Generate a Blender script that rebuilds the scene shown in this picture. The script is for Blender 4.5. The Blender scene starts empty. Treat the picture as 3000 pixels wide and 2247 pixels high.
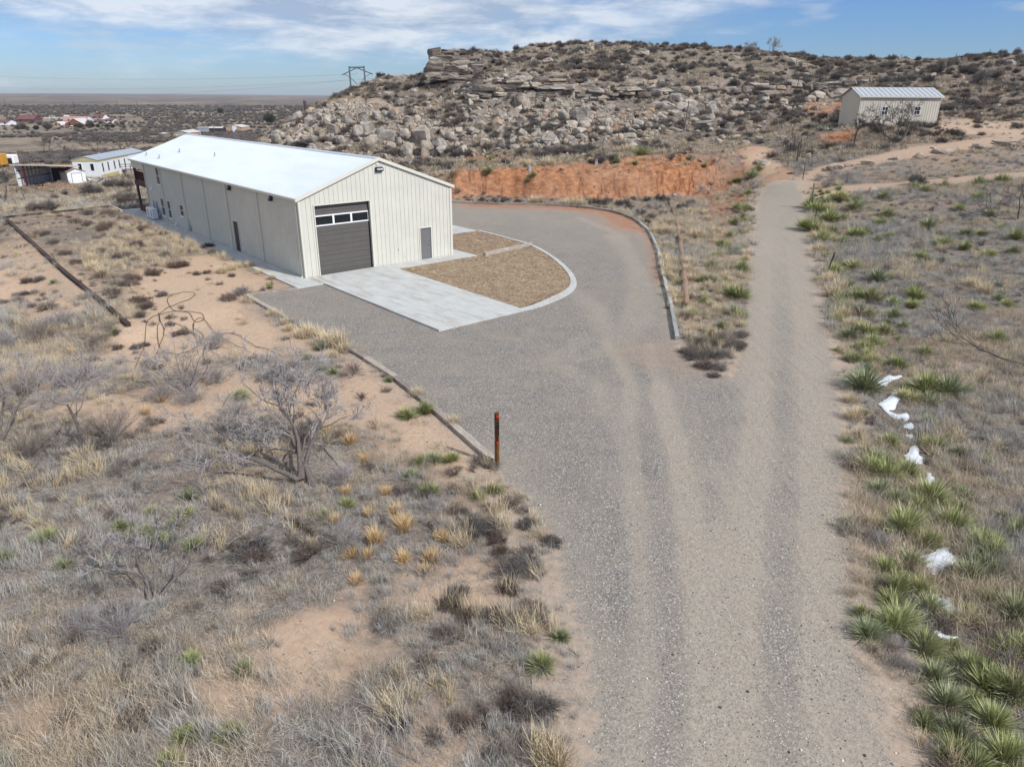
import bpy, math, random, time
import numpy as np
from mathutils import Vector, Matrix, noise as mn
T0 = time.time()
rad = math.radians
scene = bpy.context.scene
COL = scene.collection
random.seed(7); rng = np.random.default_rng(11)

# ---------------------------------------------------------------- camera
F = 2079.0; CX, CY = 1500.0, 1123.5
PITCH = math.atan((CY-280.7)/F); ROLL = math.atan(0.005); CAMH = 10.3
_fw = np.array([0, math.cos(PITCH), -math.sin(PITCH)]); _r = np.array([1., 0, 0]); _u = np.cross(_r, _fw)
_r2 = _r*math.cos(ROLL)+_u*math.sin(ROLL); _u2 = -_r*math.sin(ROLL)+_u*math.cos(ROLL)
cam = bpy.data.cameras.new('camera'); camo = bpy.data.objects.new('camera', cam); COL.objects.link(camo)
M3 = np.array([_r2, _u2, -_fw]).T
camo.matrix_world = Matrix([list(M3[0])+[0], list(M3[1])+[0], list(M3[2])+[CAMH], [0, 0, 0, 1]])
cam.sensor_width = 36; cam.lens = 36*F/3000; cam.clip_start = 0.2; cam.clip_end = 30000
scene.camera = camo

# ---------------------------------------------------------------- light, sky, exposure
SUN_AZ = rad(-36.5); SUN_EL = rad(41)             # azimuth measured from +X towards +Y
sd = Vector((math.cos(SUN_AZ)*math.cos(SUN_EL), math.sin(SUN_AZ)*math.cos(SUN_EL), math.sin(SUN_EL)))
sl = bpy.data.lights.new('sun', 'SUN'); sl.energy = 4.4; sl.angle = rad(0.9); sl.color = (1, .96, .89)
so = bpy.data.objects.new('sun', sl); COL.objects.link(so); so.rotation_euler = sd.to_track_quat('Z', 'Y').to_euler()
so.location = (30, -20, 60)
scene.view_settings.view_transform = 'Standard'; scene.view_settings.look = 'None'
scene.view_settings.exposure = 0.0; scene.view_settings.gamma = 1

def build_world():
    w = bpy.data.worlds.new('World'); scene.world = w; w.use_nodes = True
    nt = w.node_tree; N = nt.nodes; L = nt.links; N.clear()
    out = N.new('ShaderNodeOutputWorld'); bg = N.new('ShaderNodeBackground'); bg.inputs[1].default_value = 0.092
    sky = N.new('ShaderNodeTexSky'); sky.sky_type = 'NISHITA'; sky.sun_disc = False
    sky.sun_elevation = SUN_EL; sky.sun_rotation = math.pi/2-SUN_AZ
    sky.altitude = 900; sky.air_density = 1.0; sky.dust_density = 0.6; sky.ozone_density = 2.2
    tc = N.new('ShaderNodeTexCoord'); sep = N.new('ShaderNodeSeparateXYZ'); L.new(tc.outputs['Generated'], sep.inputs[0])
    def math_(op, a, b=None, c=None):
        n = N.new('ShaderNodeMath'); n.operation = op
        for i, v in enumerate((a, b, c)):
            if v is None: continue
            if isinstance(v, (int, float)): n.inputs[i].default_value = v
            else: L.new(v, n.inputs[i])
        return n.outputs[0]
    az = math_('ARCTAN2', sep.outputs[0], sep.outputs[1]); el = sep.outputs[2]
    comb = N.new('ShaderNodeCombineXYZ')
    L.new(math_('MULTIPLY', az, 2.6), comb.inputs[0]); L.new(math_('MULTIPLY', el, 11.0), comb.inputs[1])
    def noise(scale, detail, rough, off, dist=0.0):
        mp = N.new('ShaderNodeMapping'); mp.inputs['Location'].default_value = off
        L.new(comb.outputs[0], mp.inputs[0])
        n = N.new('ShaderNodeTexNoise'); n.inputs['Scale'].default_value = scale; n.inputs['Detail'].default_value = detail
        n.inputs['Roughness'].default_value = rough; n.inputs['Distortion'].default_value = dist
        L.new(mp.outputs[0], n.inputs['Vector']); return n.outputs[0]
    n1 = noise(0.9, 7, .56, (3.1, 0.4, 0), .3); n2 = noise(3.2, 6, .6, (7.7, 2, 0), .2); n3 = noise(2.0, 5, .55, (1.7, 5.2, 0), .1)
    # broad veil: strongest up and to the left, clear towards the right
    tilt = math_('SUBTRACT', math_('MULTIPLY', el, 4.6), math_('MULTIPLY', math_('MAXIMUM', math_('ADD', az, -0.02), 0), 1.55))
    bias = math_('ADD', math_('MINIMUM', tilt, .55), math_('MULTIPLY', math_('MINIMUM', az, 0), .12))
    v = math_('ADD', math_('ADD', math_('MULTIPLY', n1, 1.5), math_('MULTIPLY', n2, .45)), bias)
    mr = N.new('ShaderNodeMapRange'); mr.interpolation_type = 'SMOOTHSTEP'
    mr.inputs['From Min'].default_value = .92; mr.inputs['From Max'].default_value = 1.36; mr.inputs['To Max'].default_value = 0.86
    L.new(v, mr.inputs[0])
    # small flat-based puffs low on the left
    pv = math_('ADD', n3, math_('MULTIPLY', math_('MINIMUM', az, .05), -.10))
    mp2 = N.new('ShaderNodeMapRange'); mp2.interpolation_type = 'SMOOTHSTEP'
    mp2.inputs['From Min'].default_value = .60; mp2.inputs['From Max'].default_value = .74; mp2.inputs['To Max'].default_value = .5
    L.new(pv, mp2.inputs[0])
    cr = N.new('ShaderNodeValToRGB'); cr.color_ramp.elements[0].position = .40; cr.color_ramp.elements[1].position = .60
    cr.color_ramp.elements[0].color = (4.5, 5.5, 7.1, 1); cr.color_ramp.elements[1].color = (8.8, 9.3, 10.0, 1)
    L.new(n2, cr.inputs[0])
    tint = N.new('ShaderNodeMix'); tint.data_type = 'RGBA'; tint.blend_type = 'MULTIPLY'; tint.inputs[0].default_value = 1
    L.new(sky.outputs[0], tint.inputs[6]); 
    er = N.new('ShaderNodeValToRGB'); er.color_ramp.elements[0].position = 0.0; er.color_ramp.elements[1].position = .22
    er.color_ramp.elements[0].color = (.64, .80, 1.10, 1); er.color_ramp.elements[1].color = (.60, .92, 1.44, 1); L.new(el, er.inputs[0]); L.new(er.outputs[0], tint.inputs[7])
    m1 = N.new('ShaderNodeMix'); m1.data_type = 'RGBA'; L.new(mr.outputs[0], m1.inputs[0]); L.new(tint.outputs[2], m1.inputs[6]); L.new(cr.outputs[0], m1.inputs[7])
    m2 = N.new('ShaderNodeMix'); m2.data_type = 'RGBA'; L.new(mp2.outputs[0], m2.inputs[0]); L.new(m1.outputs[2], m2.inputs[6]); m2.inputs[7].default_value = (6.8,7.3,7.9,1)
    L.new(m2.outputs[2], bg.inputs[0]); L.new(bg.outputs[0], out.inputs[0])
build_world()

# ---------------------------------------------------------------- pixel -> world helpers
def ray(x, y): return _fw+_r2*(x-CX)/F-_u2*(y-CY)/F
def g0(x, y, z=0.0):
    d = ray(x, y); t = (z-CAMH)/d[2]; return np.array([d[0]*t, d[1]*t, z])
def zt(x, y, t):
    d = ray(x, y)*t; return np.array([d[0], d[1], d[2]+CAMH])
h6 = lambda x, y: (1300+x/2.212, 420+y/2.212)
k8 = lambda x, y: (x/2.239, 560+y/2.239)
q5 = lambda x, y: (1900+x/3.07, 580+y/3.07)

# ---------------------------------------------------------------- terrain height
CP = []                                            # control points (X, Y, Z)
def cz(z, pts): [CP.append(tuple(g0(x, y, z))) for x, y in pts]
def ct(pts): [CP.append(tuple(zt(*p))) for p in pts]
# pad and drive, flat
for X in range(-32, 14, 7):
    for Y in range(2, 74, 7):
        if X > -30-(Y-30)*0.2 or Y > 38: 
            if not (X < -14 and Y < 34): CP.append((X, Y, 0.0))
cz(0, [(1700, 1900), (2300, 2000), (2500, 1500), (2100, 1300), (2300, 1000), (2290, 850), (2290, 740)])
CP += [(x, y, 0.0) for x in (0, 8) for y in (-15, -5)] + [(20, -10, -.1), (16, 8, 0), (12, 14, 0.0), (16, 22, 0)]
cz(-.18, [(2680, 1200), (2750, 1500), (2800, 2000), (2700, 1750), (2620, 1050)])
ct([(2280, 640, 62), (2260, 580, 69.5), (2270, 540, 73), (2280, 510, 76), (2400, 640, 60), (2600, 560, 66), (2950, 530, 66), (2950, 700, 50),
    (2600, 700, 53), (2950, 900, 37), (2400, 480, 79), (2600, 470, 78), (2700, 455, 79), (2950, 415, 83), (2950, 380, 90), (2510, 368, 86),
    (2740, 368, 86), (2600, 366, 92), (2560, 400, 83), (2640, 385, 86), (3050, 385, 90), (2900, 300, 110), (2900, 240, 130), (2600, 250, 115), (2300, 400, 91), (2300, 340, 103),
    (2300, 280, 114), (2400, 330, 104), (2300, 220, 130), (2300, 450, 84)])
# red bank: foot and top
base = [(50, 368), (200, 360), (400, 360), (600, 362), (800, 366), (1000, 368), (1200, 366), (1400, 358), (1550, 350), (1650, 345)]
top = [(50, 205), (170, 222), (350, 208), (600, 188), (850, 178), (1000, 168), (1200, 138), (1400, 114), (1600, 102), (1800, 102)]
for a in base:
    CP.append(tuple(g0(*h6(*a), .12)))
for a, dt in zip(top, (3.4, 3.2, 3, 2.8, 2.8, 2.8, 3.2, 4, 5, 6)):
    x, y = h6(*a); bt = (g0(*h6(min(a[0], 1650), 365), 0)-[0, 0, CAMH])@_fw
    CP.append(tuple(zt(x, y, bt+dt)))
CP += [tuple(g0(*h6(1750, 300), .5)), tuple(g0(*h6(1850, 250), 1.2)), tuple(g0(*h6(1800, 420), .45)), tuple(g0(*h6(1750, 600), .35)), tuple(g0(*h6(1650, 800), .25)), tuple(g0(*h6(1950, 180), 2.4))]
# shelf behind the bank and talus
ct([(1350, 460, 93), (1500, 440, 93), (1700, 435, 93), (1900, 430, 93), (2100, 425, 93), (1200, 462, 95), (1050, 455, 95), (900, 440, 96), (1560, 470, 86), (1800, 458, 87), (2000, 445, 88), (1300, 490, 85), (2200, 430, 88),
    (1450, 470, 87), (800, 430, 97), (1000, 380, 102), (1300, 380, 99), (1600, 380, 99), (1900, 380, 99), (2100, 370, 100), (900, 370, 106),
    (1000, 292, 112), (1150, 300, 111), (1300, 306, 108), (1450, 316, 105), (1600, 322, 104), (1800, 320, 105), (2000, 310, 106), (2150, 310, 108),
    (1400, 292, 106.2), (1550, 305, 105.5), (1700, 300, 106.5),
    (1390, 246, 108), (1500, 238, 107.5), (1620, 238, 108), (1720, 246, 109.5), (1900, 262, 111), (2100, 262, 113),
    (1180, 262, 120), (1270, 243, 117), (1330, 232, 116), (1290, 172, 118.5), (1345, 164, 119),
    (1310, 152, 124), (1420, 144, 130), (1560, 134, 140), (1700, 126, 147), (1900, 130, 150), (2100, 136, 150), (2230, 150, 151), (2400, 170, 155), (2550, 176, 155), (2750, 174, 155), (2900, 160, 152), (3050, 150, 150),
    (1420, 200, 119), (1600, 190, 124), (1500, 165, 131), (1800, 200, 122), (1800, 162, 137), (2000, 235, 118), (2050, 185, 133), (2550, 215, 132), (2750, 215, 130),
    (1240, 246, 126), (1200, 232, 131), (1120, 218, 131), (1060, 250, 129), (1000, 280, 125), (940, 306, 120), (880, 332, 115), (820, 374, 110), (770, 404, 105), (735, 425, 101)])
# behind the crest and left of it, out of sight
CP += [(-45, 150, -3), (-30, 165, 4), (-10, 172, 12), (20, 185, 17), (60, 190, 18), (100, 185, 18), (-60, 130, -5), (-52, 110, -4), (140, 100, 12), (140, 60, 6), (120, 150, 18), (90, 30, 3), (60, 20, .8), (60, -15, 0), (45, 8, 0),
       (-20, 240, -4), (60, 260, 8), (150, 240, 14), (-45, 92, -.5), (-36, 82, 0.2)]
# left of the yard, dropping to the valley
cz(-.5, [(300, 930), (200, 860), (450, 1010), (0, 1250), (0, 1500)])
cz(-.15, [(700, 1150), (900, 1200), (1200, 1420), (600, 1700), (1300, 1800), (300, 2000), (900, 2100), (1100, 1400)])
cz(-.9, [(60, 730), (0, 760), (0, 900), (0, 1050)])
cz(-1.3, [(0, 640), (100, 606), (250, 598)])
cz(-.8, [(330, 600)])
CP += [(-30, 10, -.5), (-30, -10, -.4), (-50, 20, -1), (-60, 45, -1.8)]
ct([(60, 545, 119), (150, 540, 120), (300, 530, 130), (330, 512, 150), (390, 500, 155), (100, 500, 150), (20, 480, 170), (200, 450, 220), (100, 400, 330), (500, 392, 420), (640, 425, 250), (650, 395, 400), (50, 370, 500), (250, 380, 450),
    (400, 455, 190), (300, 410, 300), (500, 430, 240)])
CP += [(-120, 100, -5), (-150, 60, -5), (-200, 150, -8), (-300, 100, -9), (-300, 300, -10), (-100, 480, -11), (100, 480, -8), (300, 300, 8), (300, 100, 10), (250, 20, 6), (-200, -60, -4), (200, -60, 2)]
CP = np.array(CP)
def _phi(r): return r
_d = np.linalg.norm(CP[:, None, :2]-CP[None, :, :2], axis=2)
_A = np.block([[_phi(_d)-np.eye(len(CP))*0.25, np.ones((len(CP), 1))], [np.ones((1, len(CP))), np.zeros((1, 1))]])
_w = np.linalg.solve(_A, np.append(CP[:, 2], 0))
def smooth(a, b, x): t = np.clip((x-a)/(b-a), 0, 1); return t*t*(3-2*t)
def rbf(X, Y):
    X = np.asarray(X, float).ravel(); Y = np.asarray(Y, float).ravel(); o = np.empty(len(X))
    for i in range(0, len(X), 40000):
        x = X[i:i+40000]; y = Y[i:i+40000]
        r = np.sqrt((x[:, None]-CP[None, :, 0])**2+(y[:, None]-CP[None, :, 1])**2)
        o[i:i+40000] = _phi(r)@_w[:-1]+_w[-1]
    return o
def hash2(i, j, s=0):
    n = (i*374761393+j*668265263+s*1442695041) & 0x7fffffff; n = ((n ^ (n >> 13))*1274126177) & 0x7fffffff
    return ((n ^ (n >> 16)) & 0xffff)/65535.0
def vnoise(X, Y, s=0):
    xi = np.floor(X).astype(np.int64); yi = np.floor(Y).astype(np.int64); fx = X-xi; fy = Y-yi
    fx = fx*fx*(3-2*fx); fy = fy*fy*(3-2*fy)
    a = hash2(xi, yi, s); b = hash2(xi+1, yi, s); c = hash2(xi, yi+1, s); d = hash2(xi+1, yi+1, s)
    return (a*(1-fx)+b*fx)*(1-fy)+(c*(1-fx)+d*fx)*fy
def fbm(X, Y, sc, oc=4, s=0):
    v = 0; a = .5; X = X/sc; Y = Y/sc
    for k in range(oc): v = v+a*(vnoise(X, Y, s+k)-.5); X = X*2.03+7; Y = Y*2.03+3; a *= .5
    return v                                         # about -0.4..0.4
def inpoly(X, Y, poly):
    X = np.asarray(X, float); Y = np.asarray(Y, float); c = np.zeros(X.shape, bool); n = len(poly)
    for i in range(n):
        x1, y1 = poly[i][:2]; x2, y2 = poly[(i+1) % n][:2]
        if y1 == y2: continue
        m = ((y1 > Y) != (y2 > Y)); c ^= m & (X < (x2-x1)*(Y-y1)/(y2-y1)+x1)
    return c
def dline(X, Y, pts, closed=False):
    d = np.full(np.shape(X), 1e9); P = list(pts)+([pts[0]] if closed else [])
    for (x1, y1), (x2, y2) in zip([p[:2] for p in P[:-1]], [p[:2] for p in P[1:]]):
        dx, dy = x2-x1, y2-y1; L2 = dx*dx+dy*dy+1e-9
        t = np.clip(((X-x1)*dx+(Y-y1)*dy)/L2, 0, 1); d = np.minimum(d, np.hypot(X-x1-t*dx, Y-y1-t*dy))
    return d
def sdf(X, Y, poly): return np.where(inpoly(X, Y, poly), -1, 1)*dline(X, Y, poly, True)

# building frame: local x runs along the front, local y along the long side
BA = rad(130.7); BU = np.array([math.cos(BA), math.sin(BA)]); BW = np.array([math.cos(BA-math.pi/2), math.sin(BA-math.pi/2)])
BC = g0(897, 819)[:2]
def bl(w, u): return BC+BW*w+BU*u
LT = [tuple(g0(*p)[:2]) for p in [(722, 868), (860, 948), (1000, 1010), (1090, 1065), (1170, 1118), (1245, 1180), (1310, 1235), (1380, 1295), (1445, 1355)]]
TC = [tuple(g0(*h6(*p))[:2]) for p in [(50, 388), (280, 398), (560, 402), (800, 412), (1000, 430), (1130, 455), (1220, 490), (1300, 545), (1340, 595), (1390, 700), (1410, 820), (1430, 900), (1470, 1050), (1490, 1160), (1510, 1280)]]
RW = [tuple(g0(*k8(*p))[:2]) for p in [(845, 890), (650, 720), (430, 545), (30, 180)]]
RW2 = [tuple(g0(*k8(*p))[:2]) for p in [(30, 180), (270, 155), (530, 128), (740, 105)]]
RDR = [(2750, 2700), (2640, 2247), (2575, 2050), (2530, 1850), (2495, 1650), (2480, 1450), (2470, 1250), (2455, 1100), (2430, 1000), (2390, 850), (2362, 700), (2347, 620)]
RDL = [(2215, 640), (2200, 700), (2188, 850), (2178, 950), (2160, 1050), (2140, 1105), (2060, 1080), (2000, 1030), (1985, 1005)]
EDG = [(1470, 1420), (1550, 1480), (1600, 1600), (1650, 1750), (1700, 1900), (1720, 2050), (1715, 2247), (1690, 2800)]
GRAV = [tuple(bl(-1.6, -1.9))]+LT+[tuple(g0(*p)[:2]) for p in EDG]+[tuple(g0(*p)[:2]) for p in RDR]+\
    [tuple(zt(2338, 580, 69.5)[:2]), tuple(zt(2330, 540, 73)[:2]), tuple(zt(2245, 535, 73)[:2]), tuple(zt(2222, 580, 69.5)[:2])]+\
    [tuple(g0(*p)[:2]) for p in RDL]+TC[::-1]+[tuple(bl(14, 28)), tuple(bl(12.2, 20)), tuple(bl(11, 0))]
PADP = [RW[0], RW[1], RW[2], RW[3], RW2[2], RW2[3]]+[tuple(bl(-1.2, 38)), tuple(bl(12, 40))]+TC[:10]+[TC[-1], (5, 22), (2, 8), (-.5, 18.9), (-.6, 19.1)]+LT[::-1][1:4]+LT[::-1][4:]+[(-17, 33.5)]
LEDGE = [tuple(zt(*p)[:2]) for p in [(1330, 318, 104), (1780, 330, 104), (1800, 255, 113), (1500, 225, 114), (1340, 240, 112)]]
LEDG2 = [tuple(zt(*p)[:2]) for p in [(1235, 262, 116), (1420, 240, 116), (1430, 168, 126), (1300, 145, 128), (1262, 165, 124)]]
LEDG3 = [tuple(zt(*p)[:2]) for p in [(1780, 300, 107), (2480, 300, 108), (2480, 240, 117), (1780, 235, 115)]]
BANK = [tuple(g0(*h6(*a), .1)[:2]) for a in base]+[tuple(p[:2]) for p in [zt(*h6(1800, 102), 84), zt(*h6(1400, 114), 84), zt(*h6(1000, 168), 82), zt(*h6(600, 188), 81), zt(*h6(50, 205), 80)]]

def height(X, Y):
    X = np.asarray(X, float); Y = np.asarray(Y, float); sh = X.shape; X = X.ravel(); Y = Y.ravel()
    z = rbf(X, Y)
    R = np.hypot(X, Y)
    far = -11.5+fbm(X, Y, 900, 4, 5)*9*smooth(600, 2500, R)+smooth(3500, 8500, R)*(13+fbm(X, Y, 2600, 3, 9)*26)
    z = z*(1-smooth(430, 750, R))+far*smooth(430, 750, R)
    # flat pad and road
    flat = np.minimum(sdf(X, Y, PADP), sdf(X, Y, GRAV)+.1)
    near = smooth(0.0, 2.2, flat)
    pz = np.where(Y < 62, 0.0, np.clip(z, 0, 9)*smooth(62, 66, Y))
    onroad = (X > 15) & (Y > 50)
    pz = np.where(onroad, z, pz)
    z = np.where(Y < 82, pz*(1-near)+z*near, z)
    hill = smooth(60, 90, Y)*smooth(-60, -40, X)*(R < 400)
    z = z+near*(fbm(X, Y, 9, 3, 21)*.5*smooth(20, 60, R)+fbm(X, Y, 1.4, 3, 33)*.12)*np.where(R < 200, 1, 0)
    z = z+hill*smooth(84, 92, Y)*fbm(X, Y, 6, 4, 40)*1.1
    # eroded flutes in the red bank
    bk = smooth(.3, -.8, sdf(X, Y, BANK))
    ff = z/2.9+fbm(X, Y, 3.5, 3, 62)*.35; z = z*(1-bk)+bk*(2.9*(.22*np.clip(ff, 0, 1.3)+.78*smooth(.22, .52, ff))+np.abs(fbm(X, Y*.4, 1.0, 3, 61))*-1.5+.15)
    # broken ledges of flat-lying rock
    lm = np.maximum(smooth(1.5, -1.0, sdf(X, Y, LEDGE)), smooth(1.5, -1, sdf(X, Y, LEDG2)))
    lm = np.maximum(lm, .75*smooth(1.5, -1.5, sdf(X, Y, LEDG3)))
    up = hill*smooth(100, 112, Y)*.45
    for m, st, s in ((lm, 1.05, 71), (up, .8, 81)):
        zz = z+fbm(X, Y, 5, 3, s)*1.6*(m > 0); k = np.floor(zz/st); f = zz/st-k
        tz = (k+smooth(.72, .98, f)+.12*f)*st-fbm(X, Y, 5, 3, s)*1.6*(m > 0)*.7
        z = z*(1-m)+tz*m
    return z.reshape(sh)
# cached uniform grid for quick look-ups
gx = np.arange(-170, 170.1, .5); gy = np.arange(-20, 260.1, .5)
GX, GY = np.meshgrid(gx, gy); GZ = height(GX, GY)
def hz(X, Y):
    X = np.asarray(X, float); Y = np.asarray(Y, float); sh = X.shape; X = X.ravel(); Y = Y.ravel()
    inside = (X > -169.5) & (X < 169.5) & (Y > -19.5) & (Y < 259.5)
    fx = np.clip((X+170)/.5, 0, len(gx)-2); fy = np.clip((Y+20)/.5, 0, len(gy)-2); i = fx.astype(int); j = fy.astype(int); fx = fx-i; fy = fy-j
    z = (GZ[j, i]*(1-fx)+GZ[j, i+1]*fx)*(1-fy)+(GZ[j+1, i]*(1-fx)+GZ[j+1, i+1]*fx)*fy
    if (~inside).any(): z[~inside] = height(X[~inside], Y[~inside])
    return z.reshape(sh)
def G(px, py, tmin=9, tmax=900):
    """the point where the terrain shows at photo position px, py"""
    d = ray(px, py); t = np.geomspace(tmin, tmax, 900); P = np.outer(t, d)+[0, 0, CAMH]
    hh = hz(P[:, 0], P[:, 1]); b = np.nonzero(P[:, 2] < hh)[0]
    if not len(b): return G(px, py+2.5, tmin, tmax)
    k = max(b[0], 1); a, c = t[k-1], t[k]
    if px > 960 and py < 290 and c > 172 and tmax > 700: return G(px, py+2.5, tmin, tmax)
    for _ in range(12):
        m = (a+c)/2; p = d*m+[0, 0, CAMH]
        if p[2] < hz(p[0], p[1])[()]: c = m
        else: a = m
    p = d*c+[0, 0, CAMH]; return np.array([p[0], p[1], float(hz(p[0], p[1]))])
def depth(p): return float((np.asarray(p, float)-[0, 0, CAMH])@_fw)
def Gp(pts): return [tuple(G(*p)[:2]) for p in pts]
print('terrain', round(time.time()-T0, 1))

# ---------------------------------------------------------------- materials
MATS = {}
class NT:
    def __init__(s, name):
        s.m = bpy.data.materials.new(name); s.m.use_nodes = True; s.t = s.m.node_tree; s.N = s.t.nodes; s.L = s.t.links
        s.b = s.N['Principled BSDF']; s.N['Principled BSDF'].inputs['Specular IOR Level'].default_value = .25
        s.tc = None
    def co(s, kind='Object', scale=None):
        if s.tc is None: s.tc = s.N.new('ShaderNodeTexCoord')
        if kind == 'World':
            g = s.N.new('ShaderNodeNewGeometry'); o = g.outputs['Position']
        else: o = s.tc.outputs[kind]
        if scale is not None:
            mp = s.N.new('ShaderNodeMapping'); mp.inputs['Scale'].default_value = scale; s.L.new(o, mp.inputs[0]); o = mp.outputs[0]
        return o
    def noise(s, co, scale, detail=4, rough=.55, dist=0.0):
        n = s.N.new('ShaderNodeTexNoise'); s.L.new(co, n.inputs['Vector']); n.inputs['Scale'].default_value = scale
        n.inputs['Detail'].default_value = detail; n.inputs['Roughness'].default_value = rough; n.inputs['Distortion'].default_value = dist
        return n.outputs[0]
    def vor(s, co, scale, feat='F1', out='Color'):
        n = s.N.new('ShaderNodeTexVoronoi'); s.L.new(co, n.inputs['Vector']); n.inputs['Scale'].default_value = scale; n.feature = feat; return n.outputs[out]
    def ramp(s, v, stops, interp='LINEAR'):
        r = s.N.new('ShaderNodeValToRGB'); cr = r.color_ramp; cr.interpolation = interp
        while len(cr.elements) < len(stops): cr.elements.new(.5)
        for e, (p, c) in zip(cr.elements, stops):
            e.position = p; e.color = (c if isinstance(c, tuple) else (c, c, c))+(1,)
        s.L.new(v, r.inputs[0]); return r.outputs[0]
    def mix(s, f, a, b, mode='MIX'):
        m = s.N.new('ShaderNodeMix'); m.data_type = 'RGBA'; m.blend_type = mode
        for i, v in ((0, f), (6, a), (7, b)):
            if isinstance(v, (int, float)): m.inputs[i].default_value = v if i == 0 else (v, v, v, 1)
            elif isinstance(v, tuple): m.inputs[i].default_value = v+(1,)
            else: s.L.new(v, m.inputs[i])
        return m.outputs[2]
    def math(s, op, a, b=None, clamp=False):
        n = s.N.new('ShaderNodeMath'); n.operation = op; n.use_clamp = clamp
        for i, v in enumerate((a, b)):
            if v is None: continue
            if isinstance(v, (int, float)): n.inputs[i].default_value = v
            else: s.L.new(v, n.inputs[i])
        return n.outputs[0]
    def attr(s, name, out='Fac'):
        a = s.N.new('ShaderNodeAttribute'); a.attribute_name = name; return a.outputs[out]
    def rand(s):
        return s.N.new('ShaderNodeObjectInfo').outputs['Random']
    def col(s, c):
        if isinstance(c, tuple): s.b.inputs['Base Color'].default_value = c+(1,)
        else: s.L.new(c, s.b.inputs['Base Color'])
    def rough(s, r):
        if isinstance(r, (int, float)): s.b.inputs['Roughness'].default_value = r
        else: s.L.new(r, s.b.inputs['Roughness'])
    def bump(s, h, strength=.5, dist=.02):
        b = s.N.new('ShaderNodeBump'); b.inputs['Strength'].default_value = strength; b.inputs['Distance'].default_value = dist
        s.L.new(h, b.inputs['Height']); s.L.new(b.outputs[0], s.b.inputs['Normal'])
def plain(name, c, r=.7, metal=0.0, var=.12, scale=3.0, coords='Object'):
    t = NT(name); n = t.noise(t.co(coords), scale, 5, .6)
    lo = tuple(x*(1-var) for x in c); hi = tuple(min(1, x*(1+var)) for x in c)
    t.col(t.ramp(n, [(.3, lo), (.7, hi)])); t.rough(r); t.b.inputs['Metallic'].default_value = metal
    MATS[name] = t.m; return t.m
def blade_mat(name, base, tipc, spread=.3, cols=None, rough=.75, transl=.0):
    """thin dry leaves: darker foot, paler tip, colour of each plant from its own random number"""
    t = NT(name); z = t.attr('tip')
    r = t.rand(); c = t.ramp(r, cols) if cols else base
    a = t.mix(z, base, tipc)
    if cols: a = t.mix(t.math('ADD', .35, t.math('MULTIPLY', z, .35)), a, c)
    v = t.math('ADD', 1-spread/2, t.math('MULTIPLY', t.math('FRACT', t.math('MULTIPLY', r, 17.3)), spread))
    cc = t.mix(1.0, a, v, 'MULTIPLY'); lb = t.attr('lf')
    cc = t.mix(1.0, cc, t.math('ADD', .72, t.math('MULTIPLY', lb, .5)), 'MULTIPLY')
    t.col(cc); t.rough(rough); MATS[name] = t.m; return t.m

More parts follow.
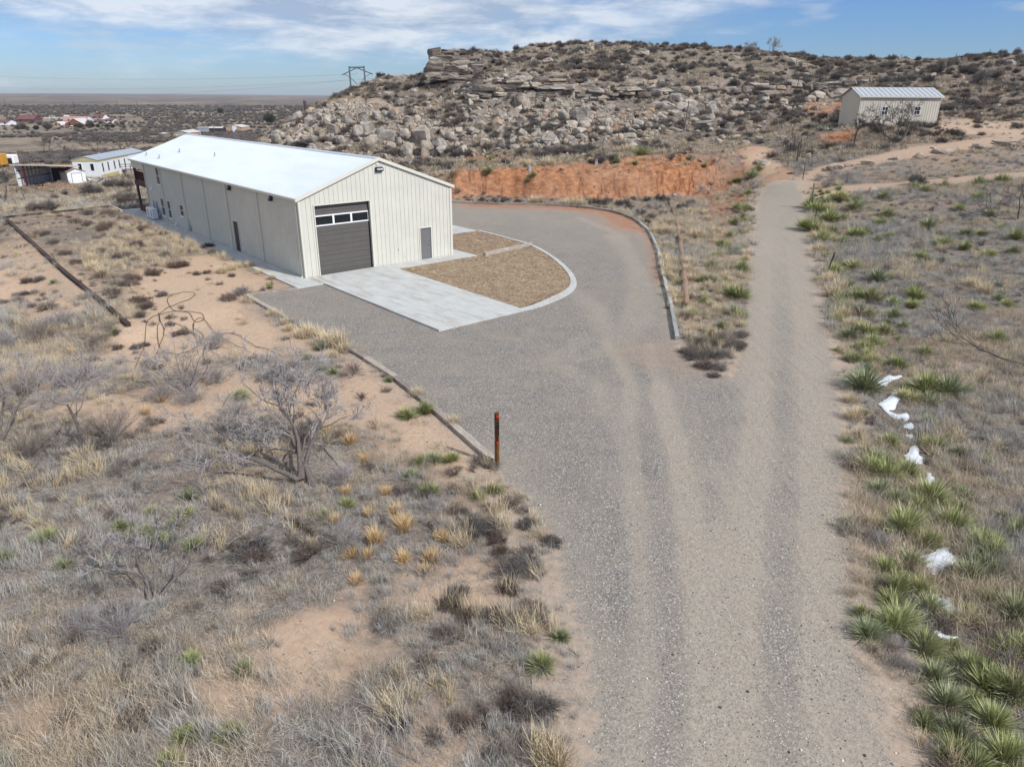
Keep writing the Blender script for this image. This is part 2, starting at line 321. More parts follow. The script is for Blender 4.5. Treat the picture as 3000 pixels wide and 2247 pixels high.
def ground_material():
    t = NT('ground'); w = t.co('World')
    nbig = t.noise(w, .09, 4, .6); nmid = t.noise(w, .55, 5, .62); nfin = t.noise(w, 6, 6, .7); ngr = t.noise(w, 45, 3, .6)
    soil = t.ramp(nfin, [(.25, (.30, .215, .16)), (.5, (.39, .285, .21)), (.75, (.47, .35, .265))])
    soil = t.mix(t.ramp(nmid, [(.42, 0), (.68, 1)]), soil, (.33, .20, .135))
    litter = t.ramp(t.noise(w, 9, 6, .72), [(.28, (.075, .062, .054)), (.45, (.145, .122, .105)), (.6, (.23, .195, .165)), (.75, (.34, .295, .245))])  # dead litter, its colour darkened to carry the shade between dense grass
    cover = t.attr('cover')
    cm = t.math('ADD', cover, t.math('MULTIPLY', t.math('SUBTRACT', t.noise(w, 2.2, 6, .7), .5), 1.6), True)
    c = t.mix(cm, soil, litter)
    # distant brush seen as one texture
    fl = t.co('World', (1, .35, 1))
    brush = t.ramp(t.noise(fl, .22, 8, .74), [(.34, (.07, .06, .055)), (.44, (.15, .125, .105)), (.53, (.28, .225, .165)), (.66, (.40, .32, .22))])
    brush2 = t.ramp(t.noise(fl, .02, 8, .7), [(.38, (.10, .085, .08)), (.47, (.20, .165, .13)), (.57, (.34, .26, .18)), (.67, (.38, .21, .13))])
    brush3 = t.ramp(t.noise(fl, .0045, 9, .68), [(.42, (.06, .056, .062)), (.50, (.11, .095, .09)), (.58, (.20, .165, .135)), (.68, (.30, .25, .20))])
    far = t.attr('far'); far2 = t.attr('far2')
    c = t.mix(far, c, t.mix(.5, brush, brush2)); c = t.mix(far2, c, t.mix(.55, brush2, brush3))
    # sand, red earth, gravel, rock
    sandc = t.ramp(nfin, [(.25, (.38, .27, .185)), (.5, (.49, .355, .25)), (.75, (.56, .42, .31))])
    sm = t.math('ADD', t.attr('sand'), t.math('MULTIPLY', t.math('SUBTRACT', nmid, .5), .9), True)
    c = t.mix(t.math('MULTIPLY', sm, t.math('GREATER_THAN', t.attr('sand'), .02)), c, sandc)
    redc = t.ramp(t.noise(t.co('World', (1, 1, 1.8)), 1.6, 8, .68), [(.28, (.13, .055, .030)), (.42, (.29, .125, .058)), (.56, (.40, .195, .10)), (.72, (.48, .29, .175))])
    redv = t.noise(t.co('World', (1, .25, .12)), 1.5, 8, .78)
    redc = t.mix(t.ramp(redv, [(.41, .92), (.47, 0)]), redc, (.15, .06, .035)); redc = t.mix(t.ramp(nbig, [(.4, 0), (.7, .45)]), redc, (.38, .25, .17))
    rm = t.math('ADD', t.attr('red'), t.math('MULTIPLY', t.math('SUBTRACT', nmid, .5), .9), True)
    c = t.mix(t.math('MULTIPLY', rm, t.math('GREATER_THAN', t.attr('red'), .02)), c, redc)
    geo = t.N.new('ShaderNodeNewGeometry'); sp = t.N.new('ShaderNodeSeparateXYZ'); t.L.new(geo.outputs['True Normal'], sp.inputs[0])
    steep = t.ramp(t.math('ABSOLUTE', sp.outputs[2]), [(.62, 1.0), (.84, 0.0)])
    rk = t.noise(t.co('World', (.5, .5, 3.2)), 1.1, 8, .7)
    rock = t.ramp(rk, [(.34, (.05, .042, .036)), (.44, (.17, .145, .12)), (.56, (.30, .26, .21)), (.72, (.42, .36, .29))])
    rocktop = t.ramp(t.noise(w, .8, 7, .7), [(.35, (.20, .175, .15)), (.6, (.36, .31, .25)), (.75, (.45, .38, .29))])
    ra = t.attr('rock')
    c = t.mix(t.math('MULTIPLY', ra, t.ramp(t.noise(w, .4, 5, .6), [(.45, 0.0), (.6, .8)])), c, rocktop)
    c = t.mix(t.math('MULTIPLY', ra, steep), c, rock)
    gr = t.vor(w, 26); grc = t.ramp(gr, [(.1, (.15, .135, .125)), (.45, (.30, .275, .255)), (.8, (.46, .43, .40)), (.95, (.62, .60, .58))])
    gm = t.math('ADD', t.attr('gravel'), t.math('MULTIPLY', t.math('SUBTRACT', t.noise(w, 3, 6, .7), .5), 1.3), True)
    c = t.mix(t.math('MULTIPLY', gm, t.math('GREATER_THAN', t.attr('gravel'), .02)), c, grc)
    t.col(c); t.rough(.95); t.b.inputs['Specular IOR Level'].default_value = .08
    hgt = t.math('ADD', t.math('MULTIPLY', nfin, 1.0), t.math('ADD', t.math('MULTIPLY', ngr, .25), t.math('MULTIPLY', t.math('MULTIPLY', rk, ra), 6)))
    t.bump(hgt, .55, .05); return t.m
def gravel_material():
    t = NT('gravel'); w = t.co('World')
    warp = t.N.new('ShaderNodeVectorMath'); warp.operation = 'MULTIPLY_ADD'
    nz = t.N.new('ShaderNodeTexNoise'); nz.inputs['Scale'].default_value = 14; t.L.new(w, nz.inputs['Vector'])
    t.L.new(nz.outputs[1], warp.inputs[0]); warp.inputs[1].default_value = (.035, .035, .035); t.L.new(w, warp.inputs[2])
    v1 = t.vor(warp.outputs[0], 38); v2 = t.vor(warp.outputs[0], 70)
    st1 = t.ramp(v1, [(.05, (.025, .023, .021)), (.32, (.098, .092, .083)), (.60, (.205, .193, .176)), (.81, (.40, .38, .35)), (.93, (.88, .86, .82))])
    st2 = t.ramp(v2, [(.05, (.045, .041, .037)), (.4, (.155, .143, .130)), (.75, (.31, .29, .265)), (.95, (.72, .69, .65))])
    stones = t.mix(.3, st1, st2)
    hue = t.noise(w, .5, 4, .6); stones = t.mix(t.ramp(hue, [(.35, .12), (.7, .5)]), stones, (.31, .255, .20), 'MIX')
    nz1 = t.noise(w, 1.3, 6, .65)
    dust = t.ramp(t.noise(w, 12, 6, .7), [(.25, (.29, .245, .195)), (.55, (.385, .33, .265)), (.8, (.46, .40, .33))])
    dm = t.math('ADD', t.attr('dust'), t.math('MULTIPLY', t.math('SUBTRACT', nz1, .5), .7), True)
    stv = t.noise(t.co('World', (3.2, .16, 1)), 1.6, 5, .65); dm = t.math('ADD', dm, t.math('MULTIPLY', t.math('MULTIPLY', t.math('SUBTRACT', stv, .5), 1.9), t.attr('road')), True)
    dm = t.math('MULTIPLY', dm, t.ramp(t.vor(w, 30), [(.35, 1.0), (.8, .35)]))
    dm = t.math('MAXIMUM', dm, t.math('MULTIPLY', t.ramp(t.noise(w, .8, 5, .6), [(.45, 0.0), (.75, .4)]), .8))
    c = t.mix(dm, stones, dust)
    rd = t.math('MULTIPLY', t.attr('red'), t.ramp(t.noise(t.co('World', (1, 3, 1)), .7, 6, .7), [(.36, 0.0), (.52, .95)]))
    c = t.mix(rd, c, (.34, .175, .105))
    sl_ = t.math('ADD', t.attr('soil'), t.math('MULTIPLY', t.math('SUBTRACT', t.noise(w, 2.2, 7, .75), .5), 2.0), True)
    sl_ = t.math('MULTIPLY', t.ramp(sl_, [(.38, 0.0), (.62, 1.0)]), t.math('GREATER_THAN', t.attr('soil'), .02))
    c = t.mix(sl_, c, t.ramp(t.noise(w, 6, 6, .7), [(.25, (.30, .235, .185)), (.5, (.40, .315, .245)), (.75, (.47, .38, .30))]))
    t.col(c); t.rough(.92); t.b.inputs['Specular IOR Level'].default_value = .15
    t.bump(t.math('ADD', t.math('MULTIPLY', v1, t.math('SUBTRACT', 1.15, dm)), t.math('MULTIPLY', t.noise(w, 5, 5, .6), 1.0)), .6, .02); return t.m
def concrete_material(name='concrete'):
    t = NT(name); o = t.co('Object')
    n = t.noise(o, 1.1, 7, .62); f = t.noise(o, 30, 4, .6)
    c = t.ramp(n, [(.3, (.43, .44, .42)), (.55, (.49, .50, .475)), (.75, (.545, .55, .52))])
    st = t.noise(t.co('Object', (1.6, .35, 1)), 1.4, 7, .72)
    c = t.mix(t.ramp(st, [(.50, 0.0), (.66, .75)]), c, (.40, .325, .255))
    c = t.mix(t.ramp(t.noise(t.co('Object', (2.4, .5, 1)), .9, 7, .75), [(.54, 0.0), (.64, .6)]), c, (.30, .28, .26))
    c = t.mix(.12, c, t.ramp(f, [(.3, .3), (.7, .75)]))
    t.col(c); t.rough(.85); t.bump(f, .15, .01); return t.m
def wood_material(name, cols, sc=1.0):
    t = NT(name); o = t.co('Object', (14*sc, 14*sc, 1.2*sc)); n = t.noise(o, 2.2, 7, .7, .6)
    r = t.rand(); c = t.ramp(n, cols)
    c = t.mix(1.0, c, t.math('ADD', .7, t.math('MULTIPLY', r, .55)), 'MULTIPLY')
    t.col(c); t.rough(.9); t.bump(n, .7, .03); return t.m
def rock_material():
    t = NT('sandstone'); o = t.co('Object'); r = t.rand()
    off = t.N.new('ShaderNodeVectorMath'); off.operation = 'ADD'; t.L.new(o, off.inputs[0])
    cmb = t.N.new('ShaderNodeCombineXYZ'); t.L.new(t.math('MULTIPLY', r, 40), cmb.inputs[0]); t.L.new(t.math('MULTIPLY', r, 23), cmb.inputs[2]); t.L.new(cmb.outputs[0], off.inputs[1])
    n = t.noise(off.outputs[0], 1.6, 8, .68); f = t.noise(off.outputs[0], 9, 6, .7)
    a = t.ramp(n, [(.30, (.10, .086, .074)), (.42, (.29, .245, .20)), (.56, (.43, .365, .295)), (.70, (.58, .50, .40))])
    b = t.ramp(n, [(.3, (.11, .10, .09)), (.5, (.31, .275, .235)), (.68, (.50, .455, .39))])
    c = t.mix(t.ramp(r, [(.45, 0.0), (.55, 1.0)]), a, b)
    c = t.mix(t.ramp(f, [(.3, .55), (.5, 0.0)]), c, (.16, .135, .115))
    c = t.mix(t.ramp(t.math('FRACT', t.math('MULTIPLY', r, 7.7)), [(.86, 0.0), (.9, .45)]), c, (.45, .30, .18))
    t.col(c); t.rough(.93); t.bump(t.math('ADD', n, t.math('MULTIPLY', f, .3)), .7, .12); return t.m
M_ground = ground_material(); M_gravel = gravel_material(); M_conc = concrete_material(); M_rock = rock_material()
M_wall = plain('painted_steel', (.585, .57, .495), .55, var=.06, scale=.9)
M_trim = plain('steel_trim', (.62, .60, .51), .5, var=.03)
def roof_mat():
    t = NT('roof_steel'); n = t.noise(t.co('Object', (1, .3, 1)), .8, 5, .6)
    t.col(t.ramp(n, [(.3, (.44, .49, .535)), (.7, (.50, .55, .59))])); t.rough(.5); t.b.inputs['Specular IOR Level'].default_value = .4; return t.m
M_roof = roof_mat()
M_gdoor = plain('door_brown_grey', (.108, .098, .09), .55, var=.06)
M_door = plain('door_grey', (.155, .155, .155), .5, var=.05)
M_white = plain('white_paint', (.76, .77, .77), .55, var=.04)
M_offw = plain('offwhite_vinyl', (.62, .61, .57), .6, var=.05)
M_dark = plain('dark_metal', (.03, .03, .032), .5)
M_steel = plain('grey_steel', (.075, .09, .10), .55)
M_maroon = plain('maroon_paint', (.085, .018, .02), .6)
M_pvc = plain('pvc_grey', (.36, .37, .38), .6)
M_hose = plain('black_pipe', (.06, .045, .038), .6)
M_chrome = plain('satin_metal', (.6, .6, .6), .3, 1.0)
M_red = plain('red_reflector', (.62, .02, .015), .3)
M_black = plain('black_paint', (.012, .011, .011), .6)
def glass():
    t = NT('dark_glass'); t.col((.012, .016, .018)); t.rough(.08); t.b.inputs['Specular IOR Level'].default_value = .6; return t.m
M_glass = glass()
M_tie = wood_material('weathered_timber', [(.25, (.10, .075, .062)), (.42, (.25, .205, .17)), (.55, (.40, .345, .295)), (.75, (.52, .46, .40))])
M_tieg = wood_material('grey_timber', [(.25, (.12, .12, .115)), (.45, (.31, .31, .295)), (.7, (.47, .47, .45))])
M_tied = wood_material('creosoted_timber', [(.3, (.022, .014, .012)), (.5, (.055, .035, .03)), (.72, (.14, .11, .095))])
M_log = wood_material('pole_wood', [(.3, (.12, .075, .05)), (.5, (.27, .175, .12)), (.72, (.40, .31, .25))])
M_post = wood_material('stained_post', [(.3, (.035, .016, .006)), (.5, (.12, .052, .016)), (.7, (.25, .125, .045))])
M_pole = wood_material('old_pole', [(.3, (.05, .042, .038)), (.7, (.16, .135, .12))])
M_bark = wood_material('mesquite_bark', [(.3, (.075, .06, .052)), (.5, (.16, .135, .12)), (.72, (.29, .26, .24))])
M_twig = plain('mesquite_twigs', (.33, .30, .285), .85, var=.35, scale=1.2)
M_twigr = plain('reddish_twigs', (.25, .21, .18), .85, var=.3, scale=1.5)
M_twigd = plain('dark_twigs', (.085, .072, .066), .85, var=.3)
def snow_mat():
    t = NT('snow'); n = t.noise(t.co('Object'), 9, 6, .65); t.col(t.ramp(n, [(.3, (.60, .645, .69)), (.7, (.72, .75, .78))])); t.rough(.7)
    t.b.inputs['Subsurface Weight'].default_value = .1; t.bump(n, .2, .015); return t.m
M_snow = snow_mat()
M_yucca = blade_mat('yucca_leaf', (.09, .105, .03), (.50, .50, .24), .4, [(0, (.20, .24, .08)), (.4, (.31, .335, .125)), (.7, (.25, .285, .115)), (.9, (.44, .42, .19)), (1, (.50, .45, .25))], .45)
M_yuccab = blade_mat('yucca_bluegreen', (.09, .10, .045), (.42, .44, .25), .3, [(0, (.21, .24, .13)), (1, (.34, .36, .19))], .45)
M_dead = blade_mat('dead_yucca_leaf', (.30, .26, .20), (.55, .51, .43), .3, None, .7)
M_gold = blade_mat('golden_grass', (.34, .20, .08), (.80, .58, .30), .25, None, .7)
M_straw = blade_mat('straw_grass', (.36, .28, .17), (.80, .67, .46), .25, None, .7)
M_grass2 = blade_mat('tan_grass_leaf', (.15, .115, .08), (.66, .56, .42), .5, [(0, (.44, .36, .26)), (.4, (.60, .50, .37)), (.8, (.70, .58, .41)), (1, (.50, .40, .29))])
M_grass = blade_mat('dry_grass_leaf', (.13, .115, .10), (.56, .545, .50), .5, [(0, (.33, .325, .31)), (.3, (.50, .495, .47)), (.5, (.37, .35, .32)), (.72, (.55, .51, .43)), (.9, (.60, .53, .41)), (1, (.42, .38, .33))])
M_hgrass = blade_mat('hill_grass_leaf', (.22, .17, .12), (.46, .38, .27), .4, [(0, (.34, .27, .19)), (.5, (.46, .38, .26)), (.8, (.36, .33, .27)), (1, (.22, .235, .11))])
M_scrub = blade_mat('scrub_twigs', (.08, .068, .06), (.24, .21, .185), .5, [(0, (.10, .084, .072)), (.4, (.19, .165, .15)), (.7, (.20, .15, .115)), (1, (.27, .25, .23))], .85)
M_shrub = blade_mat('shrub_twigs', (.08, .07, .066), (.22, .195, .185), .4, [(0, (.085, .076, .068)), (.5, (.15, .135, .12)), (1, (.215, .195, .17))], .85)
M_shrubr = blade_mat('redbrown_scrub', (.08, .055, .045), (.22, .165, .135), .4, [(0, (.11, .07, .055)), (1, (.21, .165, .14))], .85)
M_green = blade_mat('green_weed', (.08, .11, .03), (.22, .28, .09), .3)
M_weed = blade_mat('olive_weed', (.11, .12, .055), (.33, .34, .19), .3, [(0, (.17, .19, .09)), (.6, (.27, .28, .16)), (1, (.34, .33, .22))])
M_ever = blade_mat('dark_evergreen', (.03, .038, .024), (.07, .08, .05), .3)

# ---------------------------------------------------------------- mesh helpers
def mesh_np(name, V, Fq, mat, smooth_=False, parent=None, attrs=None, link=True):
    V = np.asarray(V, np.float32); me = bpy.data.meshes.new(name); me.vertices.add(len(V)); me.vertices.foreach_set('co', V.ravel())
    if isinstance(Fq, np.ndarray): Fq = [Fq]
    tot = sum(f.size for f in Fq); nf = sum(len(f) for f in Fq)
    me.loops.add(tot); me.loops.foreach_set('vertex_index', np.concatenate([f.ravel() for f in Fq]).astype(np.int32))
    ls = []; o = 0; 
    for f in Fq: k = f.shape[1]; ls.append(o+np.arange(len(f))*k); o += f.size
    me.polygons.add(nf); me.polygons.foreach_set('loop_start', np.concatenate(ls).astype(np.int32))
    me.update(calc_edges=True)
    me.polygons.foreach_set('use_smooth', np.full(nf, smooth_))
    if attrs:
        for k, v in attrs.items():
            a = me.attributes.new(k, 'FLOAT', 'POINT'); a.data.foreach_set('value', np.asarray(v, np.float32))
    if mat: me.materials.append(mat)
    o = bpy.data.objects.new(name, me)
    if link: COL.objects.link(o)
    if parent: o.parent = parent
    return o
class MB:
    def __init__(s): s.v = []; s.f = []
    def quadbox(s, P):           # 8 points: bottom 4 ccw, top 4
        b = len(s.v); s.v += [tuple(p) for p in P]
        s.f += [(b, b+3, b+2, b+1), (b+4, b+5, b+6, b+7), (b, b+1, b+5, b+4), (b+1, b+2, b+6, b+5), (b+2, b+3, b+7, b+6), (b+3, b, b+4, b+7)]
        return s
    def box(s, x0, x1, y0, y1, z0, z1):
        return s.quadbox([(x0, y0, z0), (x1, y0, z0), (x1, y1, z0), (x0, y1, z0), (x0, y0, z1), (x1, y0, z1), (x1, y1, z1), (x0, y1, z1)])
    def bar(s, a, b, w, h=None, up=(0, 0, 1)):
        h = h or w; a = Vector(a); b = Vector(b); d = (b-a).normalized(); sx = d.cross(Vector(up))
        if sx.length < 1e-4: sx = Vector((1, 0, 0))
        sx = sx.normalized()*w/2; sy = sx.cross(d).normalized()*h/2
        return s.quadbox([a-sx-sy, a+sx-sy, a+sx+sy, a-sx+sy, b-sx-sy, b+sx-sy, b+sx+sy, b-sx+sy])
    def tube(s, pts, r, k=8, cap=True):
        n = len(pts); rr = r if hasattr(r, '__len__') else [r]*n; b = len(s.v); P = [Vector(p) for p in pts]; prev = None
        for i in range(n):
            d = (P[min(i+1, n-1)]-P[max(i-1, 0)]).normalized()
            if prev is None:
                a = Vector((0, 0, 1)) if abs(d.z) < .9 else Vector((1, 0, 0)); x = d.cross(a).normalized()
            else: x = (prev-d*prev.dot(d)).normalized()
            prev = x; y = d.cross(x)
            for j in range(k):
                t = 2*math.pi*j/k; s.v.append(tuple(P[i]+(x*math.cos(t)+y*math.sin(t))*rr[i]))
        for i in range(n-1):
            for j in range(k): s.f.append((b+i*k+j, b+i*k+(j+1) % k, b+(i+1)*k+(j+1) % k, b+(i+1)*k+j))
        if cap: s.f.append(tuple(b+j for j in range(k))[::-1]); s.f.append(tuple(b+(n-1)*k+j for j in range(k)))
        return s
    def poly(s, pts, z0, z1):    # vertical prism on a ground polygon
        b = len(s.v); n = len(pts); s.v += [(p[0], p[1], z0) for p in pts]+[(p[0], p[1], z1) for p in pts]
        s.f.append(tuple(range(b+n, b+2*n))); s.f.append(tuple(range(b+n-1, b-1, -1)))
        for i in range(n): j = (i+1) % n; s.f.append((b+i, b+j, b+n+j, b+n+i))
        return s
    def quad(s, *p): b = len(s.v); s.v += [tuple(q) for q in p]; s.f.append(tuple(range(b, b+len(p)))); return s
    def build(s, name, mat, parent=None, smooth_=False, bevel=0, link=True):
        me = bpy.data.meshes.new(name); me.from_pydata(s.v, [], s.f); me.validate()
        if smooth_: me.polygons.foreach_set('use_smooth', [True]*len(me.polygons))
        me.materials.append(mat); o = bpy.data.objects.new(name, me)
        if link: COL.objects.link(o)
        if parent: o.parent = parent
        if bevel: m = o.modifiers.new('bevel', 'BEVEL'); m.width = bevel; m.segments = 1; m.limit_method = 'ANGLE'
        return o
def tag(o, label=None, cat=None, group=None, kind=None):
    for k, v in (('label', label), ('category', cat), ('group', group), ('kind', kind)):
        if v: o[k] = v
    return o
def empty(name, loc, rz=0, label=None, cat=None, group=None):
    o = bpy.data.objects.new(name, None); COL.objects.link(o); o.location = tuple(loc); o.rotation_euler = (0, 0, rz); o.empty_display_size = .3
    return tag(o, label, cat, group)
def copy_tree(o, parent=None):
    c = o.copy(); COL.objects.link(c); c.parent = parent
    for k in ('label', 'group'):
        if parent is None and k in c: del c[k]
    for ch in list(o.children): copy_tree(ch, c)
    return c
ORD = ['', 'first', 'second', 'third', 'fourth', 'fifth', 'sixth', 'seventh', 'eighth', 'ninth', 'tenth', 'eleventh', 'twelfth', 'thirteenth', 'fourteenth', 'fifteenth', 'sixteenth', 'seventeenth', 'eighteenth', 'nineteenth']
TEN = {2: 'twent', 3: 'thirt', 4: 'fort', 5: 'fift', 6: 'sixt', 7: 'sevent', 8: 'eight', 9: 'ninet'}
def ordw(n):
    if n < 20: return ORD[n]
    if n >= 100: return 'hundredth' if n == 100 else 'hundred-and-'+ordw(n-100)
    return TEN[n//10]+('ieth' if n % 10 == 0 else 'y-'+ORD[n % 10])

# ---------------------------------------------------------------- plants: blades and twigs
def blade_set(rg, n, L, W, spread, droop, r0, zmin=0.0, flat=False):
    """n thin leaves fanning out of a tuft; returns verts, quads, tris, tip, lf"""
    az = rg.uniform(0, 2*math.pi, n); tilt = spread*np.sqrt(rg.uniform(zmin, 1, n)); Ln = rg.uniform(L[0], L[1], n); w = W*rg.uniform(.6, 1.2, n)
    d = np.stack([np.cos(az)*np.sin(tilt), np.sin(az)*np.sin(tilt), np.cos(tilt)], 1)
    s = np.stack([-np.sin(az), np.cos(az), np.zeros(n)], 1)
    tw = rg.uniform(-.7, .7, n)[:, None]; upv = np.cross(s, d); s = s*np.cos(tw)+upv*np.sin(tw)
    b = np.stack([rg.normal(0, r0, n), rg.normal(0, r0, n), np.zeros(n)-.02], 1)
    dr = (droop*rg.uniform(.4, 1.3, n)*np.sin(tilt+.15))[:, None]
    mid = b+d*Ln[:, None]*.5; mid[:, 2] -= dr[:, 0]*Ln*.12
    tip = b+d*Ln[:, None]; tip[:, 2] -= dr[:, 0]*Ln*.5; tip[:, 2] = np.maximum(tip[:, 2], -.01)
    w = w[:, None]
    V = np.stack([b-s*w*.4, b+s*w*.4, mid-s*w*.5, mid+s*w*.5, tip], 1).reshape(-1, 3); i = np.arange(n)[:, None]*5
    Q = i+np.array([[0, 1, 3, 2]]); T = i+np.array([[2, 3, 4]])
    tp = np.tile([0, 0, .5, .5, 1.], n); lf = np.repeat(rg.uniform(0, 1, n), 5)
    return V, Q, T, tp, lf
def tuft(name, seed, mat, n, L, W, spread, droop, r0, zmin=0.0, link=False, parts=None):
    rg = np.random.default_rng(seed); sets = [blade_set(rg, n, L, W, spread, droop, r0, zmin)]
    for p in parts or []:
        s = list(blade_set(rg, *p[:7])); s[0] = s[0]+np.array(p[7] if len(p) > 7 else (0, 0, 0)); sets.append(s)
    V = []; Q = []; T = []; tp = []; lf = []; o = 0
    for s in sets: V.append(s[0]); Q.append(s[1]+o); T.append(s[2]+o); tp.append(s[3]); lf.append(s[4]); o += len(s[0])
    return mesh_np(name, np.concatenate(V), [np.concatenate(Q), np.concatenate(T)], mat, attrs={'tip': np.concatenate(tp), 'lf': np.concatenate(lf)}, link=link)
def tubes_np(P, R, k=3):
    m, n, _ = P.shape; d = np.gradient(P, axis=1); d /= np.linalg.norm(d, axis=2, keepdims=True)+1e-9
    ref = np.where(np.abs(d[:, :1, 2:3]) > .9, np.array([[[1., 0, 0]]]), np.array([[[0, 0, 1.]]])); x = np.cross(d, np.broadcast_to(ref, d.shape)); x /= np.linalg.norm(x, axis=2, keepdims=True)+1e-9
    y = np.cross(d, x); a = np.arange(k)*2*math.pi/k
    V = P[:, :, None, :]+(x[:, :, None, :]*np.cos(a)[:, None]+y[:, :, None, :]*np.sin(a)[:, None])*R[:, :, None, None]
    i = (np.arange(m)*n*k)[:, None, None]; r = (np.arange(n-1)*k)[None, :, None]; j = np.arange(k)[None, None, :]; j2 = (j+1) % k
    Q = np.stack([i+r+j, i+r+j2, i+r+k+j2, i+r+k+j], 3).reshape(-1, 4); return V.reshape(-1, 3), Q
def merge(parts):
    V = []; Q = []; o = 0
    for v, q in parts: V.append(v); Q.append(q+o); o += len(v)
    return np.concatenate(V), np.concatenate(Q)
def shrub_mesh(name, seed, mat, R=.6, H=.7, stems=26, kids=7, tw=.011, link=False, open_=1.15, sub=4):
    """many-stemmed bush of real twigs"""
    rg = np.random.default_rng(seed); az = rg.uniform(0, 2*math.pi, stems); ti = open_*np.sqrt(rg.uniform(0.02, 1, stems))
    d = np.stack([np.cos(az)*np.sin(ti)*R/.7, np.sin(az)*np.sin(ti)*R/.7, np.cos(ti)*H/.7], 1); L = .55*rg.uniform(.7, 1.15, stems)
    n = 5; s = np.linspace(0, 1, n)
    P = d[:, None, :]*s[None, :, None]*L[:, None, None]+rg.normal(0, .02, (stems, n, 3))*s[None, :, None]*2*R
    Rr = tw*1.5*(1.1-.6*s)[None, :]*np.ones((stems, 1)); parts = [(P, Rr, 4)]; tips = []
    def kidsof(P, num, ln, r, jit):
        m = len(P); idx = np.repeat(np.arange(m), num); t = rg.uniform(.3, 1, len(idx)); kf = t*(P.shape[1]-1); k0 = np.clip(kf.astype(int), 0, P.shape[1]-2); f = (kf-k0)[:, None]
        b = P[idx, k0]*(1-f)+P[idx, k0+1]*f; dd = P[idx, k0+1]-P[idx, k0]; dd /= np.linalg.norm(dd, axis=1, keepdims=True)+1e-9
        dd = dd+rg.normal(0, jit, dd.shape); dd[:, 2] += .12; dd /= np.linalg.norm(dd, axis=1, keepdims=True)
        l = ln*rg.uniform(.5, 1.2, len(idx)); q = np.linspace(0, 1, 3)
        Pn = b[:, None, :]+dd[:, None, :]*q[None, :, None]*l[:, None, None]+rg.normal(0, .02, (len(idx), 3, 3))*q[None, :, None]
        return Pn, r*(1-.65*q)[None, :]*np.ones((len(idx), 1))
    k1, r1 = kidsof(P, kids, .30*R/.6, tw, .45); parts.append((k1, r1, 3))
    if sub: k2, r2 = kidsof(k1, sub, .15*R/.6, tw*.7, .6); parts.append((k2, r2, 3))
    V, Q = merge([tubes_np(*p) for p in parts]); V[:, 2] = np.maximum(V[:, 2], -.03)
    tp = np.clip(V[:, 2]/max(H, .1), 0, 1); lf = rg.uniform(0, 1, len(V))*0+.5
    return mesh_np(name, V, Q, mat, attrs={'tip': tp, 'lf': lf}, link=link)
def grow_tree(seed, stems, height, trunk_r, spreadf, levels=4, leans=None, dens=1.0, twl=.45, zig=.22, up=.12):
    """polyline skeleton of a bare mesquite; returns trunk polylines and twig arrays"""
    rg = np.random.default_rng(seed); big = []; tw = []
    def branch(p, d, L, r, lv):
        n = 7 if lv <= 1 else 5; pts = [np.array(p, float)]; rr = [r]; dd = np.array(d, float)
        for i in range(1, n):
            dd = dd+rg.normal(0, zig*(1 if lv else .6), 3); dd[2] += up*(.3 if lv < 2 else 1); dd /= np.linalg.norm(dd)
            q = pts[-1]+dd*L/(n-1); q[2] = max(q[2], .1); pts.append(q); rr.append(r*(1-.62*i/(n-1)))
        big.append((lv, np.array(pts), np.array(rr)))
        if lv < levels:
            nk = int((4.2 if lv == 0 else 4.6)*dens+rg.uniform(0, 1.2)); nk = max(nk, 2)
            for j in range(nk):
                t = rg.uniform(.35, 1) if j else 1.0; k = min(int(t*(n-1)), n-2); f = t*(n-1)-k
                b = pts[k]*(1-f)+pts[k+1]*f; base = pts[k+1]-pts[k]; base /= np.linalg.norm(base)
                side = rg.normal(0, 1, 3); side -= base*(side@base); side /= np.linalg.norm(side); a = rg.uniform(.35, 1.0)*spreadf
                nd = base*math.cos(a)+side*math.sin(a); nd[2] = nd[2]*.75+.1
                branch(b, nd/np.linalg.norm(nd), L*rg.uniform(.5, .78), max(rr[min(k+1, n-1)]*rg.uniform(.5, .72), .004), lv+1)
        else:
            for j in range(int(7*dens)):
                k = rg.integers(1, n-1); side = rg.normal(0, 1, 3)+(pts[k]-pts[k-1])/np.linalg.norm(pts[k]-pts[k-1])*.9; side[2] += .15; side /= np.linalg.norm(side)
                l = twl*rg.uniform(.4, 1); q = np.linspace(0, 1, 4)[:, None]
                tw.append(pts[k]+side*q*l+rg.normal(0, .025, (4, 3))*q)
    for i in range(stems):
        if leans: az, ti, ls = leans[i]
        else: az = 2*math.pi*i/stems+rg.uniform(-.5, .5); ti = rg.uniform(.3, .8); ls = rg.uniform(.85, 1.1)
        branch((0.06*math.cos(az), .06*math.sin(az), -.1), (math.cos(az)*math.sin(ti), math.sin(az)*math.sin(ti), math.cos(ti)), height*.48*ls, trunk_r, 0)
    return big, tw
